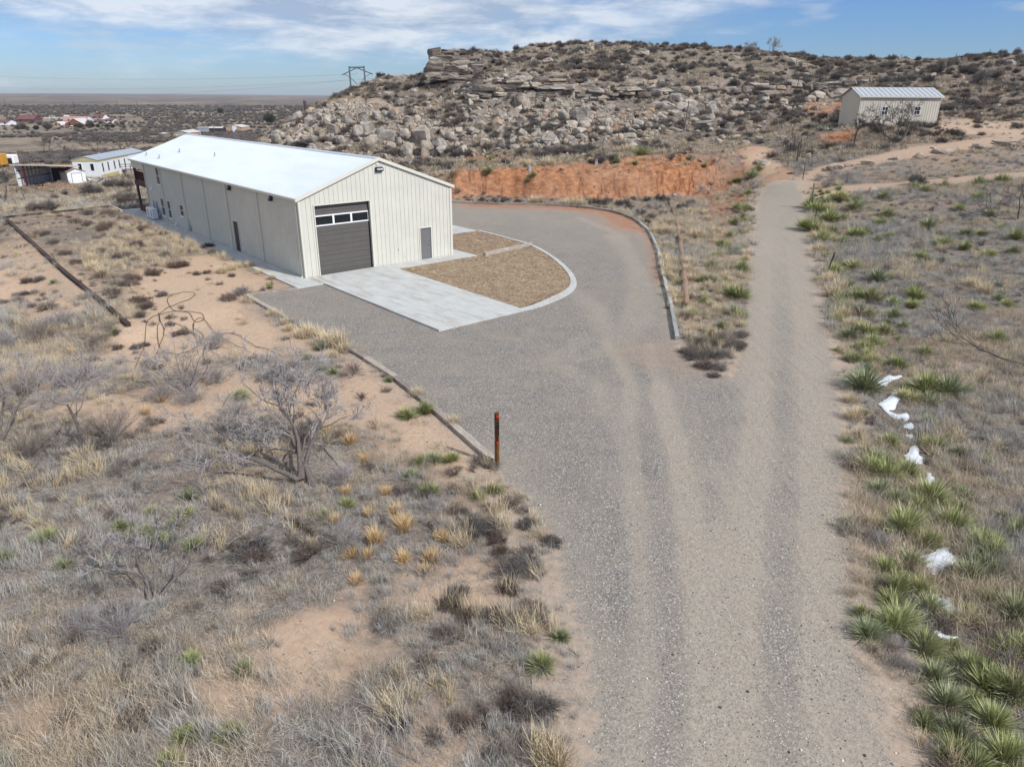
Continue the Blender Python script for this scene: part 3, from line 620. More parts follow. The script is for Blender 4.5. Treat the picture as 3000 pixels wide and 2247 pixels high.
def build_tree(name, seed, loc, label, cat, stems=3, height=4.0, trunk_r=.1, spreadf=.9, levels=3, leans=None, dens=1.0, twl=.45, bark=None, twig=None, group=None, minr=.006, rz=0, zig=.22):
    e = empty(name, loc, rz, label, cat, group); big, tw = grow_tree(seed, stems, height, trunk_r, spreadf, levels, leans, dens, twl, zig)
    tr = [tubes_np(p[None], np.maximum(r, minr)[None], 7 if l == 0 else 5) for l, p, r in big if l <= 1]
    V, Q = merge(tr); mesh_np('trunk', V, Q, bark or M_bark, True, e)
    cr = [tubes_np(p[None], np.maximum(r, minr)[None], 4) for l, p, r in big if l > 1]
    if tw: T = np.array(tw); cr.append(tubes_np(T, minr*np.linspace(1, .5, 4)[None, :]*np.ones((len(T), 1)), 3))
    V, Q = merge(cr); mesh_np('crown', V, Q, twig or M_twig, False, e, attrs={'tip': np.ones(len(V))*.5, 'lf': np.ones(len(V))*.5}); return e
def rock_mesh(name, seed, kind='round', link=False, sub=3):
    import bmesh
    rg = random.Random(seed); bm = bmesh.new(); off = Vector((rg.uniform(0, 99), rg.uniform(0, 99), rg.uniform(0, 99))); planes = []
    if kind == 'slab':
        bmesh.ops.create_cube(bm, size=1.0); bmesh.ops.subdivide_edges(bm, edges=bm.edges[:], cuts=6, use_grid_fill=True)
        for i in range(7): planes.append((Vector((rg.gauss(0, 1), rg.gauss(0, 1), rg.gauss(0, .25))).normalized(), rg.uniform(.36, .52)))
        for i in range(3): planes.append((Vector((rg.gauss(0, .5), rg.gauss(0, .5), 1)).normalized(), rg.uniform(.42, .5)))
    else:
        bmesh.ops.create_icosphere(bm, subdivisions=sub, radius=.5)
        for i in range(9 if kind == 'round' else 12): planes.append((Vector((rg.gauss(0, 1), rg.gauss(0, 1), rg.gauss(0, .8))).normalized(), rg.uniform(.27, .42) if kind != 'round' else rg.uniform(.33, .45)))
    for v in bm.verts:
        p = v.co.copy(); layer = round(p.z*4) if kind == 'slab' else 0
        if kind == 'slab': p.x *= 1+mn.noise(Vector((layer*3.1, 0, 0))+off)*.22; p.y *= 1+mn.noise(Vector((0, layer*2.7, 5))+off)*.22
        for n, d in planes:
            e = p.dot(n)-d
            if e > 0: p -= n*e*.96
        p += p.normalized()*(mn.fractal(p*2.4+off, 1.0, 2.0, 4)*(.07 if kind != 'slab' else .05))
        v.co = p
    me = bpy.data.meshes.new(name); bm.to_mesh(me); bm.free(); me.materials.append(M_rock)
    me.polygons.foreach_set('use_smooth', [False]*len(me.polygons)); o = bpy.data.objects.new(name, me)
    if link: COL.objects.link(o)
    return o
M_rockd = plain('varnished_shaded_sandstone', (.17, .14, .115), .95, var=.55, scale=1.4)  # rock varnish, with shade of the undercuts also put into the dark colour
def put(proto, name, p, s, rot=(0, 0, 0), label=None, cat=None, group=None, mat=None):
    o = bpy.data.objects.new(name, proto.data); COL.objects.link(o); o.location = tuple(p); o.rotation_euler = rot
    o.scale = s if hasattr(s, '__len__') else (s, s, s); return tag(o, label, cat, group)
def ordered(items, what, where, key, cat, group, frm, first=True):
    """give every item in one zone a label of its own, told apart by its look and by its place in the row"""
    items.sort(key=key)
    for i, o in enumerate(items):
        d = what(o) if callable(what) else what
        tag(o, (f'{d}, {ordw(i+1)} {frm} {where}').replace('  ', ' '), cat, group)

# ---------------------------------------------------------------- ground sheet
def grow_axis(lo, hi, step, far, r=1.09):
    a = list(np.arange(lo, hi+1e-6, step)); s = step
    x = a[-1]
    while x < far: s *= r; x += s; a.append(x)
    x = a[0]; s = step; b = []
    while x > -far: s *= r; x -= s; b.append(x)
    return np.array(b[::-1]+a)
def axis_y():
    a = list(np.arange(2, 70, .3))+list(np.arange(70, 125, .24))+list(np.arange(125, 175, .5)); s = .5; x = a[-1]
    while x < 11000: s = min(s*1.05, x*.02+.5); x += s; a.append(x)
    x = 2; s = .3; b = []
    while x > -300: s *= 1.2; x -= s; b.append(x)
    return np.array(b[::-1]+a)
ax = grow_axis(-62, 72, .32, 9500, 1.065); ay = axis_y(); AX, AY = np.meshgrid(ax, ay); print('grid', AX.shape)
AZ = height(AX, AY); nx, ny = len(ax), len(ay)
idx = np.arange(nx*ny).reshape(ny, nx); Qg = np.stack([idx[:-1, :-1], idx[:-1, 1:], idx[1:, 1:], idx[1:, :-1]], 2).reshape(-1, 4)
SANDA = Gp([(390, 800), (620, 740), (840, 840), (720, 880), (850, 980), (800, 1040), (640, 1060), (560, 1090), (380, 1090), (290, 1050), (330, 960), (380, 930)])
SANDB = Gp([(1000, 1030), (1080, 1060), (1250, 1200), (1420, 1330), (1450, 1400), (1560, 1480), (1500, 1560), (1400, 1500), (1280, 1350), (1130, 1330), (1030, 1200)])
SANDC = Gp([(-60, 720), (60, 700), (200, 780), (300, 850), (290, 900), (100, 930), (-60, 900)])
SANDD = Gp([(1150, 1680), (1500, 1600), (1560, 1700), (1480, 1800), (1250, 1830), (1130, 1760)])
SANDE = Gp([(1150, 2050), (1420, 2080), (1450, 2330), (1150, 2330)]); SANDF = Gp([(-40, 2100), (200, 2050), (220, 2300), (-40, 2300)])
SANDG = Gp([(2070, 700), (2150, 640), (2140, 760), (2050, 860), (2030, 1000), (1990, 960), (2010, 820)])
PATHS = [Gp([(2345, 545), (2420, 498), (2520, 478), (2700, 446), (2850, 425), (3080, 395)]), Gp([(2330, 590), (2420, 562), (2560, 548), (2750, 535), (3080, 508)])]
PATH2 = Gp([(2290, 545), (2250, 500), (2222, 470), (2215, 440)]); YARDS = Gp([(2740, 352), (3080, 350), (3080, 392), (2900, 400), (2730, 388)])
MOWN = Gp([(2500, 500), (2700, 462), (3080, 420), (3080, 498), (2750, 525), (2560, 538)])
ORNG = Gp([(2205, 545), (2290, 490), (2350, 498), (2330, 530), (2230, 570)])
REDH = [Gp(p) for p in ([(1580, 322), (1700, 318), (1790, 328), (1875, 350), (1860, 362), (1720, 345), (1600, 345)], [(2352, 300), (2480, 290), (2480, 335), (2380, 350)], [(1830, 360), (1880, 372), (1700, 395), (1600, 395), (1650, 372)],
    [(2400, 395), (2500, 385), (2500, 412), (2430, 418)], [(1330, 470), (1400, 455), (1500, 458), (1420, 475)])]
REDR = Gp([(2030, 470), (2235, 478), (2222, 560), (2150, 640), (2060, 640), (2020, 585)])
BENCH = Gp([(960, 296), (1100, 300), (1250, 312), (1420, 322), (1580, 328)])
REDV = [Gp(p) for p in ([(0, 462), (200, 450), (260, 470), (180, 500), (0, 490)], [(60, 525), (150, 535), (230, 540), (200, 560), (60, 556)])]
ROADV = [Gp([(-20, 395), (200, 388), (400, 378), (700, 368)]), Gp([(-20, 445), (100, 452), (180, 445), (300, 425)])]
Xr, Yr, Zr = AX.ravel(), AY.ravel(), AZ.ravel(); Rr = np.hypot(Xr, Yr); inn = Rr < 300
att = {k: np.zeros(len(Xr)) for k in ('cover', 'far', 'far2', 'sand', 'red', 'rock', 'gravel')}
x, y = Xr[inn], Yr[inn]
def polym(p, b=.6): return smooth(b, -b, sdf(x, y, p)+fbm(x, y, 2.5, 3, 15)*b*1.5)
sand = np.zeros(len(x))
for p, k in ((SANDA, 1), (SANDB, .9), (SANDC, .8), (SANDD, .8), (SANDE, .8), (SANDF, .6), (SANDG, .5), (YARDS, .6), (MOWN, .22)): sand = np.maximum(sand, polym(p, 1.0)*k)
for p in PATHS: sand = np.maximum(sand, .5*smooth(2.2, .8, dline(x, y, p)))
sand = np.maximum(sand, .8*smooth(2.4, 1.2, dline(x, y, PATH2))); sand = np.maximum(sand, .6*smooth(2.0, .8, dline(x, y, BENCH)))
barep = smooth(.10, .19, fbm(x, y, 6, 4, 205))*(x < 4)*(y < 45); sand = np.maximum(sand, .75*barep)
red = np.maximum(np.maximum(polym(BANK, 1.6)*1.15, polym(REDR, 2.0)*.75), polym(ORNG, 1)*.5)
for p in REDH: red = np.maximum(red, polym(p, 1.0)*1.15)
for p in REDV: red = np.maximum(red, polym(p, 5.0)*.55)
red = np.maximum(red, .55*smooth(5, 1, dline(x, y, [tuple(g0(*h6(1950, 330))[:2]), tuple(g0(*h6(1700, 480))[:2]), tuple(g0(*h6(1760, 620))[:2])]))*(1-sand))
red = np.maximum(red, .32*smooth(3.2, .5, dline(x, y, Gp([(1330, 478), (1700, 470), (2050, 452), (2200, 440)]))))
grv = smooth(.9, .1, sdf(x, y, GRAV))*.35
rockm = np.maximum(smooth(2.5, 0, sdf(x, y, LEDGE)), smooth(2.5, 0, sdf(x, y, LEDG2))); rockm = np.maximum(rockm, .8*smooth(2.5, 0, sdf(x, y, LEDG3)))
rockm = np.maximum(rockm, .5*smooth(90, 100, y)*smooth(-48, -35, x))
cov = .84+fbm(x, y, 7, 4, 91)*1.1
cov = cov*np.where(sand > .3, .35, 1); cov = np.clip(cov, 0, 1)
for k, v in (('sand', sand), ('red', red), ('gravel', grv), ('rock', rockm), ('cover', cov)): att[k][inn] = v
att['far'] = smooth(95, 210, Rr); att['far2'] = smooth(700, 1600, Rr)
hillm = smooth(84, 100, Yr)*smooth(-50, -35, Xr)*(Rr < 230); att['far'] = att['far']*(1-hillm)
go = mesh_np('ground', np.stack([Xr, Yr, Zr], 1), Qg, M_ground, True, attrs=att); tag(go, kind='structure')
print('ground', len(Xr), round(time.time()-T0, 1))

# ---------------------------------------------------------------- gravel drive and road
def sheet(name, x0, x1, y0, y1, st, keep, mat, dz, attrs):
    xs = np.arange(x0, x1, st); ys = np.arange(y0, y1, st); X, Y = np.meshgrid(xs, ys)
    cell = keep(X[:-1, :-1]+st/2, Y[:-1, :-1]+st/2); ii = np.arange(X.size).reshape(X.shape)
    q = np.stack([ii[:-1, :-1], ii[:-1, 1:], ii[1:, 1:], ii[1:, :-1]], 2)[cell]; used = np.unique(q); mp = np.full(X.size, -1); mp[used] = np.arange(len(used)); q = mp[q]
    X = X.ravel()[used]; Y = Y.ravel()[used]; Z = height(X, Y)+dz; o = mesh_np(name, np.stack([X, Y, Z], 1), q, mat, True, attrs=attrs(X, Y)); return tag(o, kind='structure')
SPLIT = [tuple(g0(*p)[:2]) for p in [(2140, 1105), (2080, 1300), (2060, 1600), (2030, 2247), (2000, 2700)]]
tracks = [[(2245, 690), (2232, 900), (2219, 1267), (2183, 1555), (2154, 1772), (2133, 2061), (2115, 2247), (2080, 2700)], [(2322, 690), (2355, 950), (2385, 1267), (2400, 1555), (2422, 1844), (2429, 2133), (2435, 2247), (2450, 2700)],
    [(1780, 1000), (1844, 1122), (1835, 1339), (1860, 1500), (1887, 1700), (1880, 1900), (1850, 2247)], [(1900, 1010), (1930, 1122), (1985, 1339), (2030, 1600), (2050, 1800), (2068, 1989), (2085, 2247)],
    [(1720, 990), (1620, 1060), (1750, 1140), (1830, 1300)], [(1790, 690), (1880, 800), (1900, 900), (1850, 1000)], [(1700, 640), (1800, 680), (1850, 740), (1870, 850), (1820, 1000)], [(1640, 820), (1740, 900), (1790, 1000)],
    [(1960, 1010), (1800, 1030), (1660, 1055)], [(1990, 1030), (1880, 1045)]]
TRK = [[tuple(g0(*p)[:2]) for p in t] for t in tracks]
RT = [tuple(g0(*p)[:2]) for p in [(2235, 780), (2245, 690)]]
SP2 = SPLIT+[(40, 5), (40, 90), (14.8, 60)]
def gattr(X, Y):
    d = np.zeros(len(X))
    for i, t in enumerate(TRK):
        w = .36 if i < 4 else .6; dd = dline(X+fbm(X, Y, 2, 2, 12)*.3, Y, t); d = np.maximum(d, (1.05 if i < 2 else .8 if i < 4 else .5)*smooth(w*1.5, w*.3, dd))
    far = smooth(54, 60, Y)*(X > 14)*.55
    road = smooth(0, 3, dline(X, Y, LT))*.1
    edge = smooth(1.6, 0, -sdf(X, Y, GRAV))*(X > -1)*.55
    red = smooth(4.5, .5, dline(X, Y, TC[1:8]))*1.3
    red = np.maximum(red, smooth(1.2, .3, dline(X, Y, TC[8:12]))*.6)
    nat = (Y < 18.5) | ((X > 7) & (Y < 31)) | (X > 14); sg = sdf(X, Y, GRAV)
    soilm = np.where(nat, smooth(-.9, .7, sg), 0)
    roadm = inpoly(X, Y, SP2)*1.0; mid = dline(X, Y, [((a[0]+b[0])/2, (a[1]+b[1])/2) for a, b in zip(TRK[0], TRK[1])])
    wash = smooth(1.5, .2, dline(X, Y, [tuple(g0(*q)[:2]) for q in ((1960, 1150), (2010, 1400), (2070, 1700), (2090, 2000), (2110, 2300))]))*.45
    base = .02+.34*smooth(36, 66, Y)+roadm*(.62-.38*smooth(.5, .05, mid)*smooth(50, 20, Y)-.5*smooth(1.25, 2.0, mid)*smooth(90, 30, Y))+np.maximum(wash, 0)+fbm(X, Y, 4, 4, 66)*.55
    tip = smooth(4, .5, np.hypot(X-g0(2000, 1040)[0], Y-g0(2000, 1040)[1]))*.6
    return {'dust': np.clip(np.maximum.reduce([d, far, edge, tip, red*.7])+base, 0, 1.2), 'red': np.maximum(red, tip*.5), 'soil': soilm, 'road': np.clip(roadm*.9+.45*(X > 2)*(Y < 34), 0, 1)}
def keep_g(X, Y):
    nat = (Y < 18.5) | ((X > 7) & (Y < 31)) | (X > 14)          # no timber holds the edge here
    return sdf(X, Y, GRAV) < np.where(nat, 1.1, 0.0)
SP2 = SPLIT+[(40, 5), (40, 90), (14.8, 60)]
sheet('gravel_drive', -28, 34, 2, 83, .2, lambda X, Y: keep_g(X, Y) & ~inpoly(X, Y, SP2), M_gravel, .016, gattr)
sheet('gravel_road', -28, 34, 2, 83, .2, lambda X, Y: keep_g(X, Y) & inpoly(X, Y, SP2), M_gravel, .016, gattr)

# ---------------------------------------------------------------- large steel building
def ribbed(profile, zlo, zhi, openings, place, name, mat, parent):
    """ribbed sheet: profile = [(s, offset)], place(s, off, z) -> point; openings = [(s0, s1, z0, z1)]"""
    brk = sorted(set([p[0] for p in profile]+[o[0] for o in openings]+[o[1] for o in openings])); ps = [p[0] for p in profile]; po = [p[1] for p in profile]
    V = []; Fc = []
    def off(s): return float(np.interp(s, ps, po))
    for a, b in zip(brk[:-1], brk[1:]):
        if b-a < 1e-5 or a < ps[0]-1e-6 or b > ps[-1]+1e-6: continue
        m = (a+b)/2; cuts = sorted([(o[2], o[3]) for o in openings if o[0] <= m <= o[1]]); z = None; segs = []
        la, lb = zlo, zlo
        for c0, c1 in cuts:
            if c0 > zlo+.01: segs.append((la, lb, c0, c0))
            la = lb = c1
        segs.append((la, lb, zhi(a), zhi(b)))
        for z0a, z0b, z1a, z1b in segs:
            k = len(V); V += [place(a, off(a), z0a), place(b, off(b), z0b), place(b, off(b), z1b), place(a, off(a), z1a)]; Fc.append((k, k+1, k+2, k+3))
    me = bpy.data.meshes.new(name); me.from_pydata(V, [], Fc); me.materials.append(mat); o = bpy.data.objects.new(name, me); COL.objects.link(o); o.parent = parent; return o
def ribs(s0, s1, pitch, h, top=.03, foot=.075, minor=True):
    P = [(s0, 0)]; s = s0+pitch/2
    while s < s1-foot:
        P += [(s-foot/2, 0), (s-top/2, h), (s+top/2, h), (s+foot/2, 0)]
        if minor and s+pitch < s1:
            for f in (.36, .64): P += [(s+pitch*f-.018, 0), (s+pitch*f, .006), (s+pitch*f+.018, 0)]
        s += pitch
    P.append((s1, 0)); return P
BWD, BLN, RLN, EH, RH = 10.85, 31.5, 35.35, 4.66, 6.62
BZ = BA-math.pi/2
B = empty('metal_building', (BC[0], BC[1], 0), BZ, 'long cream ribbed-steel building with white metal roof and brown roll-up door', 'building')
def slope_z(w): return EH+(RH-EH)*(1-abs(w-BWD/2)/(BWD/2))
GD = (.95, 4.66, 0, 4.24); MD = (8.24, 9.16, 0, 2.17)
ribbed(ribs(0, BWD, .305, .032), .02, slope_z, [GD, MD], lambda s, o, z: (s, -o, z), 'front_wall', M_wall, B)
SIDE_OP = [(10.02, 11.0, 0, 2.16), (26.9, 27.8, 3.1, 4.5), (26.9, 27.8, .48, 1.97), (25.16, 26.0, .48, 1.95), (21.78, 22.62, 1.05, 1.97)]
ribbed(ribs(0, BLN, .305, .032), .02, lambda s: EH-.02, SIDE_OP, lambda s, o, z: (-o, s, z), 'side_wall', M_wall, B)
ribbed(ribs(0, BLN, .305, .032), .02, lambda s: EH-.02, [(6, 7, 0, 2.1), (14, 17.6, 0, 3.4)], lambda s, o, z: (BWD+o, s, z), 'side_wall', M_wall, B)
ribbed(ribs(0, BWD, .305, .032), .02, slope_z, [(2, 3, 0, 2.1), (2, 3, 2.6, 4.5)], lambda s, o, z: (s, BLN+o, z), 'rear_wall', M_wall, B)
MB().box(.12, BWD-.12, .32, BLN-.14, 0.02, EH-.06).build('inner_lining', M_dark, B)
# roof: two ribbed slopes, overhanging the eaves, running out over the rear porch
OE = .14; OR = .10; rt = (RH-EH)/(BWD/2)
for sgn in (0, 1):
    def pl(s, o, t, sgn=sgn):
        w = -OE+(BWD/2+OE)*t; z = EH+.10+rt*w+o
        return ((w if sgn == 0 else BWD-w), s, z)
    r = ribbed(ribs(-OR, RLN, .305, .06), 0, lambda s: 1.0, [], pl, 'roof_slope', M_roof, B)
m = MB(); 
for w0, w1 in ((-OE, BWD/2), (BWD+OE, BWD/2)):
    z0 = EH+.10-rt*OE-.02; z1 = RH+.10-.02; a = [(w0, -OR+.02, z0-.09), (w1, -OR+.02, z1-.09), (w1, RLN-.02, z1-.09), (w0, RLN-.02, z0-.09)]
    m.quadbox(a+[(p[0], p[1], p[2]+.085) for p in a])
m.build('roof_deck', M_trim, B)
m = MB()
for s in (-1, 1): 
    m.quadbox([(BWD/2, -OR-.01, RH+.145), (BWD/2+s*.2, -OR-.01, RH+.145-rt*.2), (BWD/2+s*.2, RLN+.01, RH+.145-rt*.2), (BWD/2, RLN+.01, RH+.145)]+[(BWD/2, -OR-.01, RH+.16), (BWD/2+s*.2, -OR-.01, RH+.16-rt*.2), (BWD/2+s*.2, RLN+.01, RH+.16-rt*.2), (BWD/2, RLN+.01, RH+.16)])
m.build('ridge_cap', plain('ridge_grey', (.50, .55, .60), .5, var=.04), B)
# gutters, rake trim, corner trim, base trim
for x0, x1 in ((-OE-.1, -OE+.03), (BWD+OE-.03, BWD+OE+.1)):
    m = MB(); m.box(x0, x1, -OR, RLN, EH-.06, EH-.045).box(x0 if x0 < 0 else x1-.012, x0+.012 if x0 < 0 else x1, -OR, RLN, EH-.045, EH+.075).box(x0, x1, -OR-.012, -OR, EH-.06, EH+.07).box(x0, x1, RLN, RLN+.012, EH-.06, EH+.07)
    m.box(x0+.03, x1-.03, -OR, RLN, EH+.052, EH+.058); m.build('gutter', M_trim, B)
for yy in (-OR-.045, RLN-.01):
    m = MB()
    for s in (0, 1):
        wa, wb = (-OE-.08, BWD/2) if s == 0 else (BWD+OE+.08, BWD/2); za, zb = EH+.10-rt*(OE+.08), RH+.10
        m.quadbox([(wa, yy, za-.14), (wb, yy, zb-.14), (wb, yy+.055, zb-.14), (wa, yy+.055, za-.14), (wa, yy, za+.055), (wb, yy, zb+.055), (wb, yy+.055, zb+.055), (wa, yy+.055, za+.055)])
    m.build('rake_trim', M_trim, B)
for (cx_, cy_) in ((0, 0), (BWD, 0), (0, BLN), (BWD, BLN)):
    m = MB(); sx = -1 if cx_ == 0 else 1; sy = -1 if cy_ == 0 else 1
    m.box(*sorted((cx_+sx*.045, cx_-sx*.12)), *sorted((cy_+sy*.045, cy_+sy*.036)), .02, EH-.07); m.box(*sorted((cx_+sx*.045, cx_+sx*.036)), *sorted((cy_+sy*.036, cy_-sy*.12)), .02, EH-.07)
    m.build('corner_trim', M_trim, B)
MB().box(-.05, 0, 0, 10.0, 0.0, .05).box(-.05, 0, 11.02, BLN, 0, .05).box(0, .93, -.05, 0, 0, .05).box(4.68, 8.2, -.05, 0, 0, .05).box(9.2, BWD, -.05, 0, 0, .05).build('base_trim', M_trim, B)
for u in (.22, 5.97, 11.45, 16.1, 21.0, 26.45, 31.36):
    e = MB().box(-.105, -.035, u-.04, u+.04, .16, EH-.05).bar((-.07, u, .17), (-.22, u+.02, .07), .075, .075)
    for z in (1.4, 3.0): e.box(-.112, -.1, u-.065, u+.065, z, z+.03)
    e.build('downspout', M_trim, B)
# roll-up door
m = MB()
NP = 7; ph = 4.22/NP
for i in range(NP):
    z0 = i*ph
    if i == 5: 
        continue
    for j, (a, b) in enumerate(((.008, .40), (.425, .98))): m.box(.99, 4.62, .20+.006*j, .25, z0+ph*a, z0+ph*b)
m.box(.99, 4.62, .222, .25, 0.01, 4.23); gd = m.build('overhead_door', M_gdoor, B, bevel=.006)
z0 = 5*ph; fr = MB().box(.97, 4.63, .17, .2, z0-.02, z0+.055).box(.97, 4.63, .17, .2, z0+ph-.055, z0+ph+.02)
for a, b in ((.97, 1.02), (2.16, 2.28), (3.36, 3.48), (4.57, 4.63)): fr.box(a, b, .172, .2, z0+.055, z0+ph-.055)
fr.build('window_frame', M_white, gd)
for a, b in ((1.02, 2.16), (2.28, 3.36), (3.48, 4.57)): MB().box(a, b, .188, .198, z0+.055, z0+ph-.055).build('pane', M_glass, gd)
MB().box(.93, .955, -.052, .26, 0, 4.26).box(4.64, 4.68, -.052, .26, 0, 4.26).box(.955, 4.64, -.052, .26, 4.235, 4.26).box(.89, .93, -.052, -.034, 0, 4.30).box(4.68, 4.76, -.052, -.034, 0, 4.30).box(.93, 4.68, -.052, -.034, 4.26, 4.31).build('door_jamb', M_trim, B)
MB().box(4.600, 4.638, .12, .26, .02, 4.2).build('door_track', M_dark, B)
# man doors
m = MB().box(8.28, 9.12, .03, .075, .04, 2.13).build('entry_door', M_door, B)
MB().box(8.20, 8.275, -.05, .08, 0.0, 2.2).box(9.125, 9.2, -.05, .08, 0, 2.2).box(8.275, 9.125, -.05, .08, 2.135, 2.2).box(8.275, 9.125, -.08, .08, 0, .035).build('frame', M_trim, m)
MB().tube([(9.0, -.03, 1.02), (9.0, .03, 1.02)], .035, 10).tube([(9.0, -.06, 1.02), (9.0, -.02, 1.02)], .03, 10).build('handle', M_chrome, m); MB().tube([(9.03, 0, 1.3), (9.03, .03, 1.3)], .03, 8).build('lock', M_chrome, m)
m = MB().box(.03, .075, 10.06, 10.96, .04, 2.12).build('side_door', plain('door_dark', (.055, .05, .052), .5, var=.08), B)
MB().box(-.05, .08, 9.99, 10.055, 0, 2.2).box(-.05, .08, 10.965, 11.03, 0, 2.2).box(-.05, .08, 10.055, 10.965, 2.125, 2.2).build('frame', M_trim, m)
MB().tube([(-.04, 10.88, 1.0), (.03, 10.88, 1.0)], .035, 8).build('handle', M_chrome, m); MB().tube([(-.01, 10.88, 1.22), (.03, 10.88, 1.22)], .03, 8).build('lock', M_chrome, m)
# windows of the long side
for (a, b, c, d) in SIDE_OP[1:]:
    w = MB().box(-.05, .06, a, a+.05, c, d).box(-.05, .06, b-.05, b, c, d).box(-.05, .06, a+.05, b-.05, d-.05, d).box(-.05, .06, a+.05, b-.05, c, c+.05).build('window', M_offw, B)
    MB().box(.01, .03, a+.05, b-.05, c+.05, d-.05).build('pane', M_glass, w)
    MB().box(-.03, .01, a+.05, b-.05, (c+d)/2-.03, (c+d)/2+.03).build('sash_bar', M_offw, w)
    MB().box(-.09, -.05, a-.04, b+.04, c-.06, c-.0).build('sill', M_white, w)
# wall lights
for u in (3.62, 10.54):
    f = MB().quadbox([(-.26, u-.15, 4.24), (-.05, u-.15, 4.24), (-.05, u+.15, 4.24), (-.26, u+.15, 4.24), (-.14, u-.15, 4.56), (-.035, u-.15, 4.56), (-.035, u+.15, 4.56), (-.14, u+.15, 4.56)]).build('wall_light', M_dark, B, bevel=.02)
    MB().box(-.23, -.08, u-.11, u+.11, 4.215, 4.238).build('lens', M_white, f)
f = MB().quadbox([(5.18, -.26, 6.02), (5.68, -.26, 6.02), (5.68, -.04, 5.9), (5.18, -.04, 5.9), (5.18, -.2, 6.14), (5.68, -.2, 6.14), (5.68, -.04, 6.2), (5.18, -.04, 6.2)]).build('wall_light', M_dark, B)
MB().quadbox([(5.22, -.268, 6.035), (5.64, -.268, 6.035), (5.64, -.261, 6.03), (5.22, -.261, 6.03), (5.22, -.21, 6.125), (5.64, -.21, 6.125), (5.64, -.203, 6.13), (5.22, -.203, 6.13)]).build('lens', M_pvc, f)
MB().box(5.28, 5.44, -.045, -.034, 6.30, 6.46).build('junction_box', M_trim, B)
MB().tube([(6.53, -.045, .98), (6.53, -.03, .98)], .03, 8).build('hose_bib', M_dark, B)
MB().box(7.0, 7.1, -.05, -.034, .38, .5).build('outlet_box', M_offw, B)
for (u, z, s) in ((29.83, 2.58, .12), (24.14, .22, .11), (21.68, .11, .07), (5.4, .12, .0)):
    if s: MB().quadbox([(-.05-s, u-s, z-s), (-.034, u-s, z-s), (-.034, u+s, z-s), (-.05-s, u+s, z-s), (-.06, u-s*.6, z+s), (-.034, u-s*.6, z+s), (-.034, u+s*.6, z+s), (-.06, u+s*.6, z+s)]).build('vent_hood', M_white, B)
MB().box(-.12, -.034, 20.5, 20.75, .1, .55).tube([(-.06, 20.62, .55), (-.06, 20.62, .95)], .02, 6).build('meter_box', M_pvc, B)
for p in ((33.2, .9), (29.3, .9), (28.1, 2.3), (20.3, 2.6)):
    MB().tube([(p[1], p[0], EH+.1+rt*p[1]), (p[1], p[0], EH+.42+rt*p[1])], .045, 8).tube([(p[1], p[0], EH+.11+rt*p[1]), (p[1], p[0], EH+.16+rt*p[1])], .11, 8).build('vent_pipe', M_pvc, B)
for u in (29.9, 29.05): MB().bar((-.09, u, .5), (-.09, u, 1.5), .09, .07).build('conduit', M_pvc, B)
# rear porch under the roof extension
for w in (.12, 3.6, 7.2, BWD-.12): MB().box(w-.1, w+.1, 35.0, 35.22, .04, EH-.1 if w in (.12, BWD-.12) else 5.6).build('porch_post', M_steel, B)
MB().box(0.0, BWD, BLN+.06, 35.26, 2.66, 2.76).build('balcony_floor', M_maroon, B)
MB().box(-.03, .03, BLN+.06, 35.3, 2.42, 2.80).box(-.03, BWD, 35.24, 35.3, 2.42, 2.8).build('balcony_beam', M_maroon, B)
rl = MB().box(-.02, .04, BLN+.06, 34.95, 3.70, 3.76).box(-.02, .04, BLN+.06, 34.95, 2.92, 2.96)
y = BLN+.15
while y < 34.9: rl.box(0, .025, y, y+.025, 2.96, 3.70); y += .13
rl.box(.25, BWD, 35.1, 35.15, 3.70, 3.76).box(.25, BWD, 35.1, 35.15, 2.92, 2.96); x_ = .3
while x_ < BWD-.2: rl.box(x_, x_+.025, 35.11, 35.135, 2.96, 3.7); x_ += .13
rl.build('railing', M_maroon, B)
rl = MB().box(-.02, .05, BLN+.5, 34.95, .62, .69).box(-.02, .05, BLN+.5, 34.95, .10, .52); rl.build('porch_rail', M_maroon, B)
m = MB().quadbox([(-.05, BLN+.06, EH-.06-.62), (0, BLN+.06, EH-.68), (0, RLN-.02, EH-.68), (-.05, RLN-.02, EH-.68), (-.05, BLN+.06, EH-.07), (0, BLN+.06, EH-.07), (0, RLN-.02, EH-.07), (-.05, RLN-.02, EH-.07)]).build('porch_header', M_wall, B)

def wl(w, u, z=0): q = bl(w, u); return (q[0], q[1], z)
for i, (u, lb) in enumerate(((29.55, 'white heat pump unit beside the porch end of the building wall'), (28.55, 'white heat pump unit in front, nearest the tall ground-floor window'))):
    a = empty('heat_pump', wl(-.55, u, .1), BZ, lb, 'heat pump', 'heat pumps on the concrete walk')
    MB().box(-.24, .2, -.44, .44, .08, .92).build('cabinet', M_white, a, bevel=.015); MB().box(-.245, -.241, -.3, .16, .2, .8).build('fan_grille', M_pvc, a)
    [MB().box(-.2, .15, q, q+.06, 0, .08).build('foot', M_pvc, a) for q in (-.42, .36)]
    MB().tube([(.2, -.3, .35), (.3, -.36, .4), (.42, -.36, .6)], .03, 6).build('line_set', M_offw, a)

